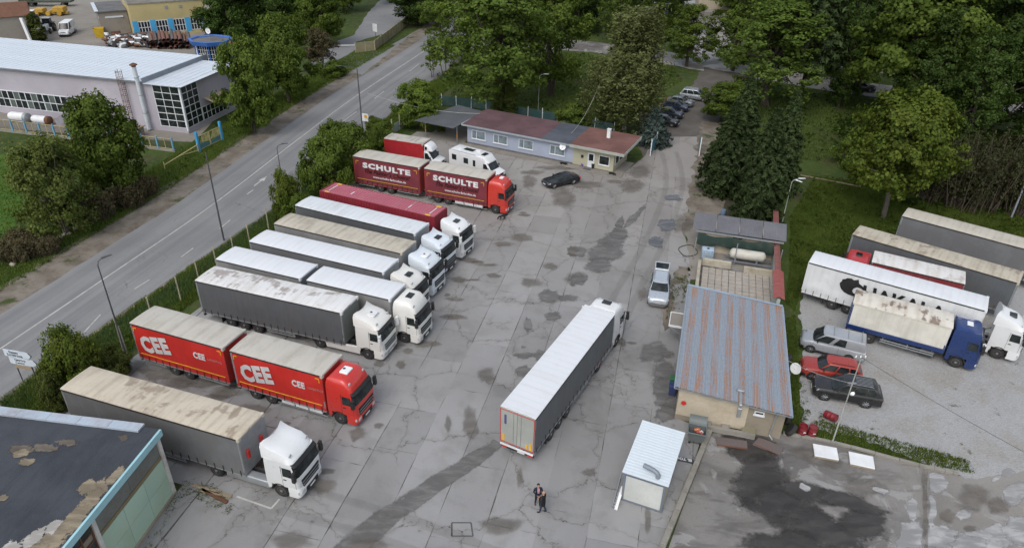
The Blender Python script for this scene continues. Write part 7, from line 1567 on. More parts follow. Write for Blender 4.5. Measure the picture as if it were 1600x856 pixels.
# factory yard: pipes, scrap, skip, cabin, tractors
pp = plain('pipe_rust', (.20, .10, .075), .8, .1, .5, .8, (.10, .06, .05)); pg = plain('pipe_grey', (.10, .11, .11), .7, .1, .4)
rg = random.Random(4)
for i in range(30):
    x = 236+i*2.15+rg.uniform(-.6, .6); big = i in (3, 9, 12); r_ = .75 if big else rg.uniform(.18, .38); y = 78-rg.uniform(0, 3); L_ = rg.uniform(6.5, 10)
    a = G(x, y); b = G(x-3, y-rg.uniform(12, 16)); d = (b-a).normalized()
    z = r_+.02+(.0, .7, 1.3)[i % 3]
    m = MB(); A, B = a+Vector((0, 0, z)), a+d*L_+Vector((0, 0, z+.05)); m.cyl(A, B, r_, None, 12, cap=False).cyl(A, B, r_*.86, None, 12, cap=False)
    o = ob('steel_pipe', m.mesh('steel_pipe', pg if i % 4 == 1 else pp, smooth=40, fix=False)); tag(o, 'rusty steel pipe in the stack behind the factory hall' if not i % 4 == 1 else 'grey steel pipe in the stack behind the factory hall', 'pipe', 'pipes stacked behind the factory hall')
mb = MB(); rg = random.Random(9); mats = [M_RUST, MCHASSIS, MSTEEL, MWHITE, pg]
for i in range(320):
    p = G(168+rg.uniform(0, 66), 67+rg.uniform(-6, 8)); s = rg.uniform(.12, .5); z = rg.uniform(0, .9)
    R3 = Matrix.Rotation(rg.uniform(0, 6), 3, 'Z') @ Matrix.Rotation(rg.uniform(0, 6), 3, 'X'); v = [p+Vector((0, 0, z+.2))+R3 @ Vector((a*s*rg.uniform(.6, 2), b*s, c*s*.5)) for c in (-1, 1) for b in (-1, 1) for a in (-1, 1)]
    mb.add(v, [(0, 2, 3, 1), (4, 5, 7, 6), (0, 1, 5, 4), (2, 6, 7, 3), (0, 4, 6, 2), (1, 3, 7, 5)], rg.choice([0, 0, 1, 1, 2, 3, 4]))
ob('scrap_heap', mb.mesh('scrap_heap', mats), kind='stuff')
sk = thing('skip', 'yellow skip beside the white hut in the factory yard', 'skip', (*G(157, 58)[:2], 0), R(-65)); ob('tub', MB().loft([[(-.9, -.7, 0), (.9, -.7, 0), (.9, .7, 0), (-.9, .7, 0)], [(-1.1, -1, 1.8), (1.1, -1, 1.8), (1.1, 1, 1.8), (-1.1, 1, 1.8)]], cap=False).mesh('tub', plain('skip_yellow', (.55, .36, .02), .5, 0, .3)), sk); ob('floor', MB().box(-.9, .9, -.7, .7, .02, .06).mesh('floor', M_RUST), sk)
ht = thing('white_hut', 'small white hut with ribbed roof in the factory yard', 'hut', (*G(164, 55)[:2], 0), R(28)); ob('wall', MB().box(0, 4.0, 0, 3, 0, 3.4).mesh('wall', plain('hut_white', (.52, .53, .52), .7, 0, .3)), ht); ob('roof', MB().box(-.4, 4.3, -.4, 3.4, 3.4, 3.7).mesh('roof', S_WHITE), ht); boxp('door', ht, 1.2, 2.1, -.05, 0, 0, 2.1, M_FR)
def tractor(loc, rz, label, col, colr):
    t = thing('tractor', label, 'tractor', tuple(loc), rz); ob('bonnet', MB().box(.3, 2.6, -.42, .42, .8, 1.75).mesh('bonnet', col, .1, 2), t); c = ob('cab', MB().loft([[(-1.2, -.75, 1.0), (.4, -.75, 1.0), (.4, .75, 1.0), (-1.2, .75, 1.0)], [(-1.05, -.7, 2.7), (.2, -.7, 2.7), (.2, .7, 2.7), (-1.05, .7, 2.7)]]).mesh('cab', MGLASS), t); ob('cab_roof', MB().box(-1.25, .4, -.82, .82, 2.7, 2.86).mesh('cab_roof', colr, .05), c)
    for s in (-1, 1): wheel(t, -.7, s*.95, .85, .5, .45, 'tractor_rear', M_YF); wheel(t, 2.0, s*.85, .55, .35, .3, 'tractor_front', M_YF); ob('fender', MB().box(-1.5, .1, min(s*.7, s*1.2), max(s*.7, s*1.2), 1.72, 1.8).mesh('fender', MCHASSIS), t)
    ob('grille', MB().box(2.6, 2.66, -.35, .35, .85, 1.6).mesh('grille', MBLACK), t); return t
tractor(G(77, 50), R(-75), 'white tractor standing behind the factory hall', P_WHITE, P_GREY); tractor(G(52, 38), R(-70), 'dark tractor with white cab roof behind the ivy-covered post', MCHASSIS, P_WHITE)
yd = thing('yellow_machinery', 'yellow machine parts heaped in the factory yard', 'machinery', (*G(80, 24)[:2], 0), R(10)); ym = plain('machine_yellow', (.45, .27, .03), .6, 0, .4)
ob('frame', MB().box(-4, 4, -.6, .6, .3, .8).box(-3, -1, -1.5, 1.2, .8, 1.6).box(1, 3.4, -1.2, 1.4, .8, 1.9).mesh('frame', ym, .08), yd)
for x in (-2.5, 0, 2.4): ob('roller', MB().cyl((x, -1.6, .6), (x, 1.4, .6), .5, None, 12).mesh('roller', ym, smooth=40), yd)
gl2 = thing('flatbed_trailer', 'dark green flatbed trailer at the top of the factory yard', 'trailer', (*G(75, 10)[:2], 0), R(8)); ob('bed', MB().box(-6, 6, -1.2, 1.2, 1.0, 1.4).box(-6, -3, -1.1, 1.1, 1.4, 2.4).mesh('bed', plain('army_green', (.05, .06, .04), .7), .03), gl2)
for x in (-4.5, -3.2, 4.0):
    for s in (-1, 1): wheel(gl2, x, s*1.0, .5, .3, .29, 'lorry')
for (x, y, w_, lab) in [(186, 45, 1.0, 'blue machine beside the white hut'), ]:
    o = thing('blue_machine', lab, 'machine', (*G(x, y)[:2], 0), R(20)); ob('case', MB().box(-1.2, 1.2, -.8, .8, .2, 1.6).box(-.5, .5, -.5, .5, 1.6, 2.2).mesh('case', plain('machine_blue', (.02, .08, .34), .5), .06), o); ob('drum', MB().cyl((-1.6, -.3, .8), (-1.6, .9, .8), .6, None, 12).mesh('drum', M_RUST), o)
pwh = thing('white_post', 'leaning white post behind the factory hall', 'post', (*G(50, 70)[:2], 0), 0); ob('shaft', MB().tube([(0, 0, 0), (-.8, .4, 5.0)], .35, 4).mesh('shaft', MWHITE), pwh); ob('foot', MB().box(-.5, .5, -.5, .5, 0, .12).mesh('foot', MKERB), pwh)
# field stones along the ditch
for i, (x, y) in enumerate([(89, 374), (94, 371), (100, 368), (108, 366), (80, 381), (128, 352), (118, 358), (62, 394), (45, 401), (20, 414)]):
    s = rnd.uniform(.25, .5); o = ob('field_stone', MB().lathe([(.05, -.1), (s, .02), (s*.9, s*.5), (s*.4, s*.8), (.04, s*.85)], 6, 'z').mesh('field_stone', plain('pale_stone', (.33, .29, .24), .9, 0, .4, 2)), None, tuple(G(x, y)), rnd.uniform(0, 6)); o.scale = (1.2, .8, .9); tag(o, 'pale field stone on the bank by the bushes', 'stone', 'stones on the roadside bank')
# ------------------------------------------------------------------ trees, shrubs
def PRY(x, y, z):
    c, s = math.cos(PITCH), math.sin(PITCH); d = y*c-(z-CAMH)*s; u = y*s+(z-CAMH)*c
    X, Y = FPX*x/d, -FPX*u/d; return 428+X*math.sin(ROLL)+Y*math.cos(ROLL), d
def leaves(rg, C, rad, per, size, out_c, up=.4, stretch=1.5, flat=.8, sig=.5):
    """leaf quads round clump centres C; returns verts, faces, values"""
    n = len(C)*per; c = np.repeat(C, per, 0); r = np.repeat(rad, per)
    o = rg.normal(0, 1, (n, 3)); o /= np.linalg.norm(o, axis=1)[:, None]; o *= (rg.random(n)**(1/2.2))[:, None]; o[:, 2] *= flat
    p = c+o*r[:, None]
    nr = rg.normal(0, sig, (n, 3)); oc = p-out_c; oc /= np.linalg.norm(oc, axis=1)[:, None]+1e-6; nr += oc*.7+o*.5; nr[:, 2] += up; nr /= np.linalg.norm(nr, axis=1)[:, None]
    t = rg.normal(0, 1, (n, 3)); a = np.cross(nr, t); a /= np.linalg.norm(a, axis=1)[:, None]+1e-6; b = np.cross(nr, a)
    s = size*rg.uniform(.6, 1.35, n)[:, None]; a = a*s*stretch*.5; b = b*s*.5
    V = np.stack([p-a, p+b, p+a, p-b], 1).reshape(-1, 3)
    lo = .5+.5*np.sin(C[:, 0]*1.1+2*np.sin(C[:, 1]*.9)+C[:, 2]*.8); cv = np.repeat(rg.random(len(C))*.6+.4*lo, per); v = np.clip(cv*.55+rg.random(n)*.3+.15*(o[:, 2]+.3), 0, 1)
    return V, np.repeat(v, 4)
def crown_pts(rg, lobes, n, shell=.6):
    L = np.array(lobes); w = L[:, 3]*L[:, 4]+L[:, 4]*L[:, 5]; k = rg.choice(len(L), n, p=w/w.sum())
    d = rg.normal(0, 1, (n, 3)); d /= np.linalg.norm(d, axis=1)[:, None]; r = (shell+(1-shell)*rg.random(n)**.5)[:, None]
    return L[k, :3]+d*r*L[k, 3:]
def limb(mb, rg, p, q, r0, r1, bend=.15, n=5):
    p, q = Vector(p), Vector(q); L = (q-p).length; off = Vector((rg.normal(0, bend*L), rg.normal(0, bend*L), rg.normal(0, bend*L*.4)))
    mb.tube([p.lerp(q, t)+off*4*t*(1-t)*.5 for t in np.linspace(0, 1, n)], [r0+(r1-r0)*t for t in np.linspace(0, 1, n)], 6)
BARK = plain('bark_brown', (.070, .055, .043), .95, 0, .5, 3, (.03, .025, .02), bump=.5); BARKW = plain('bark_birch', (.42, .40, .36), .9, 0, .6, 3, (.06, .05, .045)); BARKG = plain('bark_grey', (.15, .13, .11), .95, 0, .5, 3, (.06, .05, .04), bump=.5)
LM = dict(dark=leaf_mat('leaf_dark', (.019, .037, .008), (.066, .106, .022)), mid=leaf_mat('leaf_mid', (.036, .061, .011), (.114, .164, .032)), bright=leaf_mat('leaf_bright', (.046, .077, .012), (.142, .196, .034)), olive=leaf_mat('leaf_olive', (.046, .062, .014), (.125, .155, .038)), lime=leaf_mat('leaf_lime', (.044, .066, .009), (.132, .172, .026)),  # dark: deep green, set lower to put the wood's shade into the colour
          spruce=leaf_mat('needle_dark', (.017, .029, .011), (.058, .084, .030), .08), blue=leaf_mat('needle_blue', (.022, .036, .032), (.075, .098, .088), .08), birch=leaf_mat('leaf_birch', (.064, .078, .026), (.165, .185, .068)), scrub=leaf_mat('leaf_scrub', (.018, .021, .009), (.056, .058, .024)), brown=leaf_mat('leaf_brown', (.045, .036, .020), (.125, .105, .055)))
def quads(parts): V = np.concatenate([p[0] for p in parts]); v = np.concatenate([p[1] for p in parts]); return V, np.arange(len(V)).reshape(-1, 4), v
def tpl_broad(seed, lobes, leaf, n, per, cr, size, trunk, H0, forks=9, bark=BARK, stems=1, shell=.6, lean=0.0, up=.4):
    rg = np.random.default_rng(seed); C = crown_pts(rg, lobes, n, shell); rad = rg.uniform(.65, 1.3, n)*cr
    ctr = np.array(lobes)[:, :3].mean(0)
    V, F, v = quads([leaves(rg, C, rad, per, size, ctr, up)])
    mb = MB()
    for s in range(stems):
        b = (rg.normal(0, .25*(stems > 1)), rg.normal(0, .25*(stems > 1)), 0); tz = trunk[1]; top = (lean+b[0]*3, b[1]*3, tz)
        limb(mb, rg, b, top, trunk[0]/(1+.4*(stems-1)), trunk[0]*.6/(1+.4*(stems-1)), .04)
        for k in rg.choice(n, min(n, forks), replace=False):
            limb(mb, rg, Vector(b).lerp(Vector(top), rg.uniform(.7, 1)), C[k], trunk[0]*.38/(1+.3*(stems-1)), .03, .10)
    mt = mb.mesh('trunk', bark, smooth=60, fix=False)
    return mt, raw_mesh('crown', V, F, LM[leaf], v), H0
def ball(r, z, h, k, seed):
    """an uneven crown of many small lobes round a loose core: overall radius r, from z to z+h"""
    q = random.Random(seed); L = [(0, 0, z+h*.45, r*.50, r*.50, h*.36), (q.uniform(-.2, .2)*r, q.uniform(-.2, .2)*r, z+h*.72, r*.36, r*.36, h*.24)]
    n = int(k*1.9)
    for i in range(n):
        a = 2.4*i+q.uniform(-.5, .5); f = (i+.5)/n; f = min(.97, max(.06, f+q.uniform(-.08, .08))); zz = z+h*f
        prof = math.sqrt(max(.08, 1-((f-.40)/.62)**2)); e = r*q.uniform(.20, .36); d = max(0, r*prof*q.uniform(.72, 1.12)-e*.8)
        L.append((d*math.cos(a), d*math.sin(a), zz, e*q.uniform(.9, 1.4), e*q.uniform(.9, 1.4), e*q.uniform(.55, 1.0)))
    for i in range(5): L.append((q.uniform(-.55, .55)*r, q.uniform(-.3, .3)*r, z+h*q.uniform(.88, .99), r*.16, r*.16, h*.09))
    return L
def tpl_conifer(seed, H, Rb, leaf, n_w=22, droop=.35, size=.30, bark=BARK, base=.08, fan=7):
    rg = np.random.default_rng(seed); mb = MB(); mb.tube([(0, 0, 0), (0, 0, H*.6), (0, 0, H*.98)], [Rb*.06+.05, Rb*.03+.03, .02], 7); C, rad = [], []
    for k in range(n_w):
        f = k/(n_w-1); z = H*(base+(1-base)*f**.9*.97); R_ = Rb*(1-f)**.75*(.85+.3*rg.random())+.15; m = int(fan+4*(1-f))
        for j in range(m):
            a = 2*math.pi*(j+rg.random()*.7)/m+k; L = R_*rg.uniform(.7, 1.1); d = Vector((math.cos(a), math.sin(a), 0))
            if j % 2 == 0: mb.tube([(0, 0, z), tuple(d*L*.6+Vector((0, 0, z-droop*L*.3))), tuple(d*L+Vector((0, 0, z-droop*L)))], [.05, .03, .012], 4)
            for t in np.arange(.25, 1.02, .17):
                C.append((d.x*L*t, d.y*L*t, z-droop*L*t**1.4)); rad.append(.22+.32*(1-t)*.6+.12*R_*.3)
    C = np.array(C); rad = np.array(rad)
    V, F, v = quads([leaves(rg, C, rad, 22, size*.68, np.array([0, 0, H*.4]), .5, 3.0, .45)])
    return mb.mesh('trunk', bark, smooth=60, fix=False), raw_mesh('crown', V, F, LM[leaf], v), H
def tpl_birch(seed, H, Rr):
    rg = np.random.default_rng(seed); mb = MB(); mb.tube([(0, 0, 0), (.2, .1, H*.35), (.0, .2, H*.7), (.1, .1, H*.98)], [.2, .15, .08, .02], 8); C, rad = [], []
    for k in range(84):
        f = rg.uniform(.22, .97); z = H*f; a = rg.uniform(0, 6.28); L = Rr*(1.15-f*.75)*rg.uniform(.5, 1); e = Vector((math.cos(a)*L, math.sin(a)*L, z+L*.35)); s0 = Vector((.1, .1, z-.4))
        mb.tube([s0, s0.lerp(e, .5)+Vector((0, 0, .3)), s0.lerp(e, .85)], [.045, .025, .008], 4, 1)
        for q in range(7):
            t = rg.uniform(.35, 1.0); b = s0.lerp(e, t); ln = rg.uniform(1.6, 4.6)*(.6+.4*Rr/4)
            for u in np.linspace(0, 1, 7): C.append((b.x+rg.normal(0, .3), b.y+rg.normal(0, .3), max(.5, b.z-ln*u))); rad.append(.36)
    C = np.array(C); rad = np.array(rad); V, F, v = quads([leaves(rg, C, rad*.9, 10, .13, np.array([0, 0, H*.5]), .1, 2.0, 1.0)])
    return mb.mesh('trunk', [BARKW, BARKG], smooth=60, fix=False), raw_mesh('crown', V, F, LM['birch'], v), H
def tpl_thicket(seed, H, Rr, leaf='brown', nt=150, per=5):
    rg = np.random.default_rng(seed); mb = MB(); C = []
    for k in range(nt):
        a, r0 = rg.uniform(0, 6.28), Rr*.55*rg.random(); b = Vector((r0*math.cos(a), r0*math.sin(a), 0)); L = H*rg.uniform(.5, 1.05); a2 = a+rg.normal(0, .8); e = b+Vector((math.cos(a2)*L*.5*rg.random(), math.sin(a2)*L*.5*rg.random(), L*(1-.4*(r0/Rr))))
        m = b.lerp(e, .55)+Vector((rg.normal(0, .25), rg.normal(0, .25), .15*L)); mb.tube([b, m, e], [.035, .022, .008], 4)
        for t in np.linspace(.35, 1, 5): C.append(tuple(b.lerp(m, t*1.6) if t < .6 else m.lerp(e, (t-.6)/.4)))
    C = np.array(C); V, F, v = quads([leaves(rg, C, np.full(len(C), .38), per*2, .12, np.array([0, 0, 0.]), .4)])
    return mb.mesh('trunk', plain('twig_brown', (.10, .075, .058), .95, 0, .4), fix=False), raw_mesh('crown', V, F, LM[leaf], v), H
TPL = {}
def tpl(k):
    if k in TPL: return TPL[k]
    D = {
        'oak': lambda: tpl_broad(1, ball(4.2, 1.2, 7.8, 10, 1), 'bright', 640, 42, .62, .20, (.28, 4.0), 9.4),
        'oakb': lambda: tpl_broad(2, ball(4.2, 1.2, 8.2, 11, 5), 'dark', 640, 42, .62, .20, (.28, 4.0), 9.6),
        'olive': lambda: tpl_broad(3, ball(4.2, 1.2, 6.8, 12, 9), 'olive', 600, 40, .58, .17, (.20, 3.4), 8.4, 12, BARKG, 4),
        'maple': lambda: tpl_broad(4, ball(4.2, 3.6, 7.2, 14, 12), 'lime', 520, 46, .66, .21, (.22, 5.5), 11, 14, BARKG, 1, .75, .5),
        'maplebig': lambda: tpl_broad(5, ball(4.4, 2.4, 10.0, 15, 17), 'bright', 620, 44, .68, .22, (.3, 6.5), 12.8, 14, BARK, 1, .75),
        'tall': lambda: tpl_broad(6, ball(4.6, 2.6, 13.4, 15, 21), 'mid', 480, 42, .66, .21, (.38, 9.0), 16.5, 24, BARK, 2, .5),
        'tallb': lambda: tpl_broad(7, ball(4.6, 2.4, 13.4, 16, 33), 'bright', 440, 42, .66, .21, (.34, 9.0), 16.3, 24, BARK, 2, .5),
        'talld': lambda: tpl_broad(8, ball(4.8, 1.2, 15.3, 16, 38), 'dark', 540, 42, .70, .22, (.4, 9.0), 17, 20, BARK, 1, .5),
        'sapling': lambda: tpl_broad(9, ball(1.7, 1.2, 4.8, 6, 41), 'bright', 120, 20, .36, .14, (.07, 4.4), 6.2, 16, BARK, 2, .3),
        'bush': lambda: tpl_broad(10, ball(2.6, .1, 3.0, 9, 45), 'bright', 520, 40, .40, .12, (.08, 1.4), 3.2, 14, BARK, 6),
        'bushlime': lambda: tpl_broad(11, ball(2.2, .1, 2.7, 9, 49), 'lime', 460, 36, .36, .11, (.07, 1.3), 2.9, 14, BARK, 6, up=.7),
        'busholive': lambda: tpl_broad(15, ball(2.6, .1, 2.8, 10, 55), 'olive', 520, 36, .36, .11, (.07, 1.3), 3.0, 14, BARK, 6, up=.8),
        'column': lambda: tpl_broad(12, [(0, 0, 1.1, .75, .75, 1.0), (0, 0, 2.8, .82, .82, 1.6), (0, 0, 4.6, .6, .6, 1.5)], 'olive', 260, 40, .28, .11, (.08, 3), 6.2, 4, BARK, 1, .8),
        'brown': lambda: tpl_broad(13, ball(2.4, 1.6, 4.4, 8, 52), 'brown', 300, 30, .42, .13, (.12, 3.2), 6.2, 16, BARK, 2, .4),
        'spruce': lambda: tpl_conifer(20, 13, 4.0, 'spruce', 22, .38, .32), 'pine': lambda: tpl_conifer(21, 17, 4.4, 'spruce', 20, .15, .36, BARK, .34), 'bluespruce': lambda: tpl_conifer(22, 5.5, 2.4, 'blue', 13, .3, .26, BARK, .05, 8),
        'birch': lambda: tpl_birch(23, 15, 4.4), 'thicket': lambda: tpl_thicket(24, 4.5, 4.0, 'scrub', 170, 6), 'bramble': lambda: tpl_thicket(25, 2.2, 2.6, 'brown', 150, 6)}
    TPL[k] = D[k](); return TPL[k]
R0 = dict(oak=4.2, oakb=4.2, olive=4.2, maple=4.2, maplebig=4.4, tall=4.6, tallb=4.6, talld=4.8, sapling=1.7, bush=2.6, bushlime=2.2, busholive=2.6, column=.9, brown=2.4, spruce=4.0, pine=4.4, bluespruce=2.4, birch=4.4, thicket=4.0, bramble=2.6); R0['birch'] = 3.1
def tree(kind, base, ytop, half, label, name='tree', group=None, H=None, rot=None):
    p = G(*base); mt, mc, H0 = tpl(kind)
    if H is None:
        H = 2.0
        while PRY(p.x, p.y, H)[0] > ytop and H < 26: H += .1
    d = PRY(p.x, p.y, H*.5)[1]; Rw = half*d/FPX
    t = thing(name, label, 'shrub' if name in ('shrub', 'bramble') else 'tree', tuple(p), rnd.uniform(0, 6.28) if rot is None else rot, group)
    s = (Rw/R0[kind], Rw/R0[kind], H/H0)
    ob('trunk', mt, t, sc=s); ob('crown', mc, t, sc=s); return t
TG = 'trees around the yard'
for a in [
    ('olive', (106, 366), 216, 66, 'olive green spreading tree above the roadside brambles'), ('oak', (186, 310), 150, 58, 'dense dark round tree in front of the factory hall'),
    ('oak', (398, 208), 58, 44, 'tall green tree covering the right end of the factory hall'), ('oak', (452, 160), 24, 47, 'green tree standing between road and side street'), ('brown', (502, 110), 46, 30, 'small brownish tree at the corner of the side street'),
    ('maplebig', (505, 72), -25, 34, 'bright green tree at the side street entrance'), ('oakb', (364, 68), -40, 46, 'dark green tree right of the yellow building'), ('oakb', (430, 62), -30, 42, 'dark tree behind the roadside green tree'), ('oak', (543, 18), -70, 30, 'green tree at the top edge beside the side street'),
    ('talld', (655, 40), -50, 46, 'dark evergreen tree beside the main road'), ('sapling', (698, 126), 50, 26, 'thin young tree with sparse leaves by the road'), ('sapling', (676, 122), 56, 18, 'thin sapling left of the sparse young tree'), ('oak', (656, 200), 126, 37, 'small green tree at the corner left of the carport'),
    ('tall', (775, 178), -60, 88, 'large spreading tree on the lawn behind the carport'), ('tallb', (861, 150), -70, 62, 'tall tree with dark trunk on the lawn behind the office'), ('tallb', (738, 98), -40, 55, 'light green tree at the road junction'), ('birch', (975, 206), 6, 64, 'drooping birch with pale trunk behind the gatehouse'),
    ('column', (777, 180), 122, 11, 'narrow clipped evergreen behind the office, left one'), ('column', (798, 182), 124, 11, 'narrow clipped evergreen behind the office, right one'), ('bluespruce', (1020, 226), 172, 30, 'small blue-grey spruce beside the gate'),
    ('tallb', (1072, 104), 8, 38, 'light green tree between the two park roads'), ('tall', (1196, 168), 2, 84, 'broad tree with forked trunk right of the driveway'), ('tallb', (1145, 110), -30, 55, 'tree on the verge of the park road'), ('maplebig', (1130, 190), 130, 36, 'small light tree at the driveway edge'),
    ('spruce', (1128, 300), 158, 50, 'dark spruce at the yard edge nearest the gate'), ('spruce', (1180, 345), 168, 52, 'dark spruce directly behind the fuel shelter'), ('spruce', (1212, 300), 140, 40, 'dark spruce beside the tiled wall'), ('spruce', (1150, 255), 120, 42, 'dark spruce behind the other spruces'),
    ('maple', (1380, 340), 150, 76, 'bright green maple with leaning pale trunk behind the trailers'), ('maplebig', (1400, 190), -60, 92, 'large bright green tree in the dark wood'), ('pine', (1248, 165), -80, 60, 'dark pine with bare trunk on the lawn'), ('pine', (1282, 118), -90, 62, 'dark pine beyond the park road'), ('pine', (1335, 150), -60, 60, 'dark pine with thick trunk by the parked car'),
    ('talld', (1530, 190), -50, 80, 'dark tree at the right side of the wood'), ('talld', (1605, 230), -20, 80, 'dark tree at the right edge of the picture'), ('talld', (1480, 130), -60, 70, 'dark tree deep in the wood'), ('maplebig', (1330, 60), -120, 70, 'green tree at the top of the wood')]:
    tree(*a, group=TG)
BG = [('tall', (690, 18), 50), ('talld', (770, 30), 60), ('tallb', (835, 42), 60), ('talld', (900, 50), 60), ('tall', (985, 42), 60), ('talld', (1050, 28), 46), ('talld', (1150, 20), 40), ('tall', (1190, 50), 60), ('talld', (1240, 40), 60), ('talld', (1300, 30), 60), ('talld', (1420, 60), 70), ('talld', (1560, 110), 80), ('tallb', (1590, 60), 80), ('talld', (1500, 50), 70), ('tall', (960, 70), 36), ('talld', (610, 5), 40), ('talld', (1380, 100), 60), ('oakb', (470, 20), 40), ('oakb', (400, 5), 40), ('talld', (1455, 170), 60), ('talld', (1380, 20), 70), ('talld', (860, 15), 60), ('tall', (930, 10), 60), ('talld', (730, -5), 60), ('talld', (1010, -5), 60), ('tall', (1018, 92), 40), ('tall', (690, 70), 44), ('talld', (1265, 85), 50), ('talld', (1310, 168), 40), ('talld', (1430, 215), 60), ('talld', (1500, 240), 60)]
WHERE = [(520, 'behind the yellow building'), (660, 'beside the side street'), (720, 'at the top of the main road'), (800, 'behind the carport'), (880, 'behind the office'), (945, 'left of the birch'), (1000, 'behind the birch'), (1060, 'beside the billboard'), (1130, 'beside the driveway end'), (1215, 'behind the broad forked tree'), (1275, 'behind the left pine'), (1345, 'behind the middle pines'), (1440, 'behind the large bright tree'), (1520, 'above the leafless thicket'), (1700, 'in the top right corner')]
for i, (k, b, hw) in enumerate(BG):
    bn = next(w for e, w in WHERE if b[0] < e); same = sorted([q for q in BG if next(w for e, w in WHERE if q[1][0] < e) == bn], key=lambda q: -q[1][1])
    tree(k, b, 0, hw*.86, '%s background tree %s, %s of them' % ({'talld': 'dark', 'tall': 'green', 'tallb': 'light green', 'oakb': 'dark round'}[k], bn, ('nearest', 'second nearest', 'third nearest', 'fourth nearest', 'fifth nearest', 'farthest')[same.index((k, b, hw))]), H=rnd.uniform(14, 21), group='trees of the background wood')
for a in [('bush', (512, 298), 222, 40, 'big green bush between road and maroon trailer, left half'), ('bush', (553, 276), 206, 38, 'big green bush between road and maroon trailer, right half'), ('bush', (530, 262), 200, 36, 'green bush at the road edge behind the big bushes'), ('bushlime', (452, 345), 272, 24, 'yellow-green bush behind the white-roofed trailers'), ('bush', (470, 350), 310, 28, 'low bush beside the yellow-green bush'),
          ('bushlime', (130, 612), 522, 42, 'yellowish bush beside the direction sign'), ('busholive', (178, 588), 548, 34, 'bush behind the nearest parked lorry'), ('busholive', (92, 640), 585, 24, 'bush next to the mint hall'), ('bush', (895, 200), 168, 30, 'dark rounded shrub behind the office'), ('bush', (524, 120), 98, 20, 'dark low shrub at the side street corner'), ('bush', (600, 235), 195, 22, 'bush by the fence posts near the box lorry'),
          ('thicket', (1510, 320), 205, 78, 'leafless brownish thicket behind the trailers'), ('thicket', (1590, 330), 230, 60, 'brownish thicket at the right edge'), ('thicket', (1440, 310), 235, 50, 'thin thicket beside the leaning maple'), ('bush', (1330, 260), 215, 34, 'dark bush under the trees by the rail fence'), ('bushlime', (690, 205), 188, 8, 'small weed by the carport'), ('bushlime', (585, 205), 185, 14, 'small bush under the roadside notice')]:
    tree(*a, name='shrub', group='shrubs and hedge bushes')
for b, yt, hw, w in [((150, 340), 292, 46, 'below the dark round tree'), ((110, 345), 305, 40, 'under the olive tree'), ((205, 322), 285, 36, 'to the right of the dark round tree trunk'), ((35, 402), 365, 46, 'at the left edge of the picture'), ((75, 395), 365, 30, 'beside the pale field stones'), ((232, 305), 275, 24, 'nearest the barrier pole')]: tree('bramble', b, yt, hw, 'dark brown bramble on the bank '+w, 'bramble', 'brambles on the roadside bank')
tree('column', (62, 66), 20, 12, 'ivy-covered post behind the factory hall', group=TG); tree('column', (350, 160), 98, 13, 'dark narrow conifer against the end of the factory hall', group=TG)
# dark undergrowth of the wood: weeds that hide the bare ground
def underwood(name, polys, n, seed):
    rg = np.random.default_rng(seed); C = []
    for P in polys:
        xs = [p[0] for p in P]; ys = [p[1] for p in P]; k = 0
        while k < n:
            x, y = rg.uniform(min(xs), max(xs)), rg.uniform(min(ys), max(ys))
            if inpoly(x, y, P): C.append((x, y, rg.uniform(.1, .9))); k += 1
    C = np.array(C); V, F, v = quads([leaves(rg, C, rg.uniform(.4, 1.1, len(C)), 14, .3, np.array([0, 0, -50.]), .6)])
    ob(name, raw_mesh(name, V, F, LM['dark'], v), kind='stuff')
underwood('undergrowth', [px([(1300, 190), (1420, 170), (1640, 230), (1640, 340), (1480, 330), (1400, 320), (1330, 270)]), px([(1330, 120), (1640, 130), (1640, 40), (1330, 40)])], 900, 3)
underwood('undergrowth', [px([(740, 40), (880, 60), (1050, 60), (1050, 0), (700, 0)]), px([(330, 60), (520, 55), (560, 0), (330, -10)])], 500, 5)

def weeds(name, polys, n, leaf, seed, h=.35, size=.14, per=9):
    rg = np.random.default_rng(seed); C = []
    for P in polys:
        xs = [p[0] for p in P]; ys = [p[1] for p in P]; k = 0
        while k < n:
            x, y = rg.uniform(min(xs), max(xs)), rg.uniform(min(ys), max(ys))
            if inpoly(x, y, P) and math.sin(x*.8+1.7*math.sin(y*.5))*math.cos(y*.6+x*.2) > rg.uniform(-1, .8): C.append((x, y, rg.uniform(.03, h)))
            k += 1
    C = np.array(C); V, F, v = quads([leaves(rg, C, rg.uniform(.12, .34, len(C)), per, size, np.array([0, 0, -60.]), .8)])
    V[:, 2] = np.maximum(V[:, 2], .02); ob(name, raw_mesh(name, V, F, LM[leaf], v), kind='stuff')
NE_ = [(24.6, 53), (27, 60), (31, 72), (38, 84), (60, 78), (58, 66), (45, 67), (37, 66.5), (31, 60), (27, 56.5)]
weeds('lawn_weeds', [NE_], 2600, 'mid', 31); weeds('lawn_weeds', [NE_, offs(14, 128, lambda y: road_off(y)+.5, lambda y: road_off(y)+4.8)], 4200, 'lime', 32)
weeds('lot_weeds', [[(20.6, 36.9), (27, 34.4), (30.4, 33.6), (30.6, 34.9), (25, 37.4), (22, 39)], [(19.6, 37.2), (21.4, 38.4), (24.6, 49), (25.4, 53), (23.4, 51)], [(13.2, 50.5), (14.6, 50.8), (16.6, 57.2), (17.4, 60), (15.8, 59)]], 900, 'lime', 33, .25, .08)
weeds('wall_weeds', [[(-20.2, 30.0), (-19.3, 30.4), (-17.4, 28.9), (-16.4, 29.0), (-16.6, 29.7), (-18.6, 31.4), (-20.2, 31.6)], [(-20.7, 22), (-20.3, 22), (-19.9, 30), (-20.3, 30)]], 420, 'lime', 34, .12, .055)
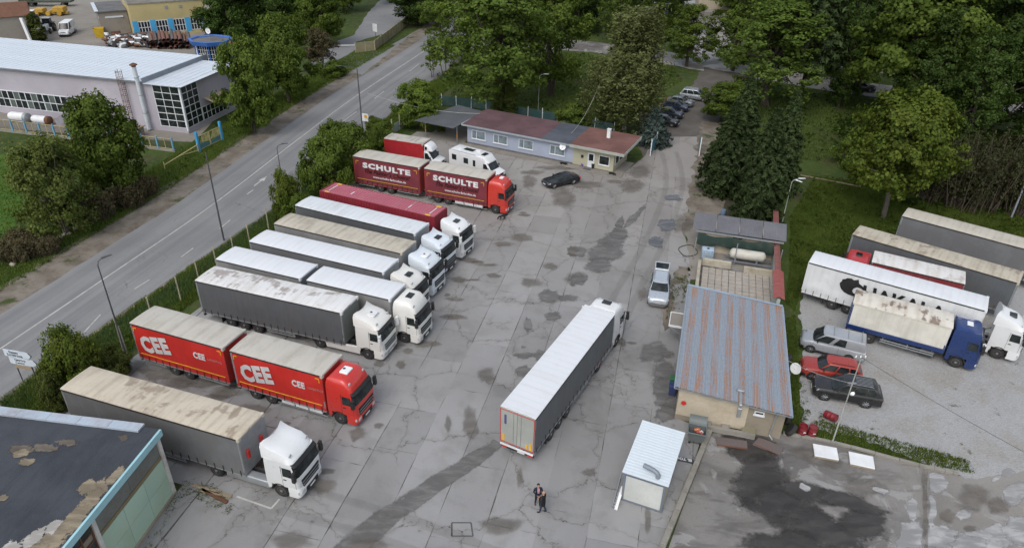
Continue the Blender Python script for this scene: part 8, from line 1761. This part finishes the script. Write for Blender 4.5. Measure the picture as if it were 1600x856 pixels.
weeds('park_weeds', [[(-11, 111), (6, 104), (16, 100), (20, 112), (30, 128), (30, 138), (10, 148), (-10, 138)], [(30, 92), (60, 84), (75, 100), (60, 118), (40, 128), (34, 108)]], 1300, 'dark', 35, .4, .2)
weeds('bank_weeds', [offs(40, 130, -13.5, -7.0)], 2600, 'mid', 36, .4, .15)
# ------------------------------------------------------------------ people and dogs
def skin(joints, edges, root, sub=2):
    """grow one continuous body from a jointed skeleton: joints {name: (pos, radius)}"""
    names = list(joints); me = bpy.data.meshes.new('body'); me.from_pydata([joints[n][0] for n in names], [(names.index(a), names.index(b)) for a, b in edges], [])
    o = bpy.data.objects.new('body', me); COL.objects.link(o); o.modifiers.new('s', 'SKIN')
    for i, n in enumerate(names): r = joints[n][1]; me.skin_vertices[0].data[i].radius = r if isinstance(r, tuple) else (r, r)
    me.skin_vertices[0].data[names.index(root)].use_root = True
    s = o.modifiers.new('u', 'SUBSURF'); s.levels = s.render_levels = sub
    bpy.context.view_layer.update(); out = bpy.data.meshes.new_from_object(o.evaluated_get(bpy.context.evaluated_depsgraph_get()))
    bpy.data.objects.remove(o); bpy.data.meshes.remove(me)
    out.polygons.foreach_set('use_smooth', [True]*len(out.polygons)); return out
SKIN_ = plain('skin', (.42, .24, .17), .6, 0, .1); HAIR = plain('dark_hair', (.012, .010, .009), .7)
def person(loc, rz, label, coat, legs, shoes, shirt=None, hair=True, step=.12, coatlen=.80, phone=False, lean=0.0):
    t = thing('person', label, 'person', tuple(loc), rz, 'two people talking in the yard')
    J = {'pel': ((0, 0, .96), (.15, .12)), 'wst': ((0, .01, 1.12), (.15, .115)), 'che': ((0, .0, 1.34), (.185, .125)), 'nk0': ((0, .0, 1.50), (.09, .08)), 'nk': ((0, -.01, 1.56), .055)}
    E = [('pel', 'wst'), ('wst', 'che'), ('che', 'nk0'), ('nk0', 'nk')]
    for s, n in ((-1, 'l'), (1, 'r')):
        f = step*s
        J.update({'hip'+n: ((s*.10, 0, .90), .10), 'kne'+n: ((s*.11, -.03-f*.4, .50), .068), 'ank'+n: ((s*.12, .02-f, .09), .048), 'toe'+n: ((s*.14, -.17-f, .04), .042)})
        E += [('pel', 'hip'+n), ('hip'+n, 'kne'+n), ('kne'+n, 'ank'+n), ('ank'+n, 'toe'+n)]
        J.update({'sho'+n: ((s*.20, .0, 1.44), .075), 'elb'+n: ((s*.27, .02, 1.16), .055), 'wri'+n: ((s*.10, -.24, 1.10), .036), 'pal'+n: ((s*.055, -.31, 1.10), (.036, .02))})
        E += [('che', 'sho'+n), ('sho'+n, 'elb'+n), ('elb'+n, 'wri'+n), ('wri'+n, 'pal'+n)]
        for k, (dx, ln) in enumerate(((.028, .065), (.010, .075), (-.008, .07), (-.026, .055))):
            J['f%d%s' % (k, n)] = ((s*(.04+dx*.6), -.35, 1.105+dx*.5), .011); J['g%d%s' % (k, n)] = ((s*(.02+dx*.4), -.35-ln*.5, 1.085), .009); E += [('pal'+n, 'f%d%s' % (k, n)), ('f%d%s' % (k, n), 'g%d%s' % (k, n))]
        J['th'+n] = ((s*.03, -.30, 1.14), .012); E.append(('pal'+n, 'th'+n))
    me = skin(J, E, 'pel', 1)
    for m in (coat, legs, shoes, SKIN_): me.materials.append(m)
    for p in me.polygons:
        c = p.center; p.material_index = 2 if c.z < .12 else 3 if (c.z > 1.53 or c.y < -.26) and c.z > .6 else 0 if c.z > coatlen else 1
    b = ob('body', me, t)
    # open coat front, collar
    if shirt: ob('shirt', MB().loft([[(-.05, -.118, 1.10), (.05, -.118, 1.10), (.05, -.10, 1.10), (-.05, -.10, 1.10)], [(-.075, -.132, 1.32), (.075, -.132, 1.32), (.075, -.11, 1.32), (-.075, -.11, 1.32)], [(-.06, -.075, 1.52), (.06, -.075, 1.52), (.06, -.05, 1.52), (-.06, -.05, 1.52)]]).mesh('shirt', shirt), t)
    ob('coat_hem', MB().loft([[(.19*math.cos(a), .135*math.sin(a), coatlen-.06) for a in np.linspace(0, 2*math.pi, 13)[:-1]], [(.185*math.cos(a), .14*math.sin(a), 1.0) for a in np.linspace(0, 2*math.pi, 13)[:-1]], [(.165*math.cos(a), .125*math.sin(a), 1.14) for a in np.linspace(0, 2*math.pi, 13)[:-1]]], cap=False).mesh('coat_hem', coat, smooth=60), t)
    hd = MB(); prof = [(.035, -.115), (.062, -.10), (.074, -.05), (.078, .0), (.082, .05), (.072, .09), (.045, .115), (.008, .125)]; rings = []
    for r_, h_ in prof: rings.append([(r_*.95*math.cos(a), -.015*(h_ < 0)+r_*1.18*math.sin(a)-(.012 if abs(a-4.712) < .3 and -.07 < h_ < .0 else 0), 1.68+h_) for a in np.linspace(0, 2*math.pi, 15)[:-1]])
    hd.loft(rings); h = ob('head', hd.mesh('head', SKIN_, smooth=70), t)
    for s in (-1, 1):
        ob('ear', MB().lathe([(.004, -.012), (.024, -.006), (.026, .004), (.006, .010)], 8, 'x', (s*.078, .01, 1.68)).mesh('ear', SKIN_), h); ob('eye', MB().lathe([(.002, -.006), (.012, -.002), (.012, .004)], 8, 'y', (s*.030, -.093, 1.69)).mesh('eye', HAIR), h)
    ob('nose', MB().loft([[(-.008, -.09, 1.69), (.008, -.09, 1.69), (.0, -.094, 1.692)], [(-.016, -.092, 1.648), (.016, -.092, 1.648), (0, -.118, 1.652)]]).mesh('nose', SKIN_), h); ob('mouth', MB().box(-.022, .022, -.098, -.088, 1.622, 1.630).mesh('mouth', plain('lips', (.28, .10, .09), .6)), h)
    if hair:
        rings = [[(r_*math.cos(a), .018+r_*1.12*math.sin(a)+(.03 if math.sin(a) < -.3 and z < 1.74 else 0), z) for a in np.linspace(0, 2*math.pi, 15)[:-1]] for r_, z in ((.079, 1.66), (.088, 1.70), (.090, 1.745), (.080, 1.785), (.045, 1.812), (.005, 1.818))]
        ob('hair', MB().loft(rings).mesh('hair', HAIR, smooth=70), h)
    if phone: boxp('phone', t, -.04, .04, -.40, -.385, 1.08, 1.20, MBLACK)
    t.scale = (1.0, 1.0, 1.0); return t
person((1.86, 30.18, YZ), R(10), 'person with dark hair, navy jacket and pink shirt, standing behind the other', plain('navy_cloth', (.010, .013, .028), .85, 0, .1), plain('black_cloth', (.010, .010, .011), .85, 0, .1), plain('brown_shoe', (.05, .03, .02), .6), plain('pink_shirt', (.45, .24, .30), .8), True)
person((2.16, 29.62, YZ), R(-115), 'bald person in black coat and blue jeans looking at a phone', plain('black_coat', (.007, .007, .008), .85, 0, .1), plain('dark_jeans', (.014, .024, .055), .85, 0, .2), plain('black_shoe', (.01, .01, .012), .5), None, False, .16, .76, True)
FUR = plain('black_fur', (.010, .0095, .009), .9, 0, .2, 6, (.03, .025, .02))
def dog(loc, rz, label):
    t = thing('dog', label, 'dog', tuple(loc), rz)
    J = {'rum': ((-.30, 0, .46), (.12, .10)), 'bel': ((-.05, 0, .45), (.12, .11)), 'che': ((.20, 0, .46), (.14, .12)), 'nck': ((.38, 0, .52), .085), 'hed': ((.52, 0, .52), (.075, .07)), 'muz': ((.68, 0, .47), .035), 't1': ((-.45, 0, .42), .04), 't2': ((-.55, .02, .26), .04), 't3': ((-.60, .03, .12), .02)}
    E = [('rum', 'bel'), ('bel', 'che'), ('che', 'nck'), ('nck', 'hed'), ('hed', 'muz'), ('rum', 't1'), ('t1', 't2'), ('t2', 't3')]
    for s, n, st in ((-1, 'a', .08), (1, 'b', -.08)):
        J.update({'hk'+n: ((-.26+st, s*.10, .34), .07), 'hh'+n: ((-.40+st, s*.10, .17), .03), 'hp'+n: ((-.36+st, s*.10, .025), .03), 'fs'+n: ((.20, s*.10, .34), .06), 'fk'+n: ((.20-st, s*.10, .18), .032), 'fp'+n: ((.23-st, s*.10, .025), .03), 'ea'+n: ((.48, s*.05, .62), .02)})
        E += [('rum', 'hk'+n), ('hk'+n, 'hh'+n), ('hh'+n, 'hp'+n), ('che', 'fs'+n), ('fs'+n, 'fk'+n), ('fk'+n, 'fp'+n), ('hed', 'ea'+n)]
    me = skin(J, E, 'bel', 1); me.materials.append(FUR); ob('body', me, t); ob('nose', MB().lathe([(.004, 0), (.018, .01), (.012, .025)], 7, 'x', (.70, 0, .47)).mesh('nose', MBLACK), t); return t
def lying_dog(loc, rz, label):
    t = thing('dog', label, 'dog', tuple(loc), rz)
    J = {'rum': ((-.30, 0, .13), (.13, .12)), 'bel': ((-.02, .02, .13), (.13, .12)), 'che': ((.24, 0, .14), (.14, .13)), 'nck': ((.40, -.05, .15), .08), 'hed': ((.52, -.12, .12), (.075, .07)), 'muz': ((.62, -.22, .06), .035), 't1': ((-.46, .05, .07), .035), 't2': ((-.52, .22, .04), .025), 'h1': ((-.30, -.20, .08), .06), 'h2': ((-.10, -.30, .04), .03), 'h3': ((-.32, .18, .08), .06), 'h4': ((-.12, .30, .04), .03), 'f1': ((.26, -.2, .06), .04), 'f2': ((.44, -.28, .03), .03), 'f3': ((.28, .2, .06), .04), 'f4': ((.48, .2, .03), .03), 'e1': ((.46, -.06, .20), .02)}
    E = [('rum', 'bel'), ('bel', 'che'), ('che', 'nck'), ('nck', 'hed'), ('hed', 'muz'), ('rum', 't1'), ('t1', 't2'), ('rum', 'h1'), ('h1', 'h2'), ('rum', 'h3'), ('h3', 'h4'), ('che', 'f1'), ('f1', 'f2'), ('che', 'f3'), ('f3', 'f4'), ('hed', 'e1')]
    me = skin(J, E, 'bel', 1); me.materials.append(FUR); ob('body', me, t); ob('nose', MB().lathe([(.004, 0), (.018, .01), (.012, .025)], 7, 'x', (.63, -.23, .06)).mesh('nose', MBLACK), t); return t
dog((*G(785, 344)[:2], YZ), R(20), 'black dog walking in front of the red lorry cab')
lying_dog((*G(880, 258)[:2], .156), R(-20), 'black dog lying on the pavement below the fourth office window'); lying_dog((*G(956, 274)[:2], .156), R(-35), 'black dog lying at the gatehouse corner')
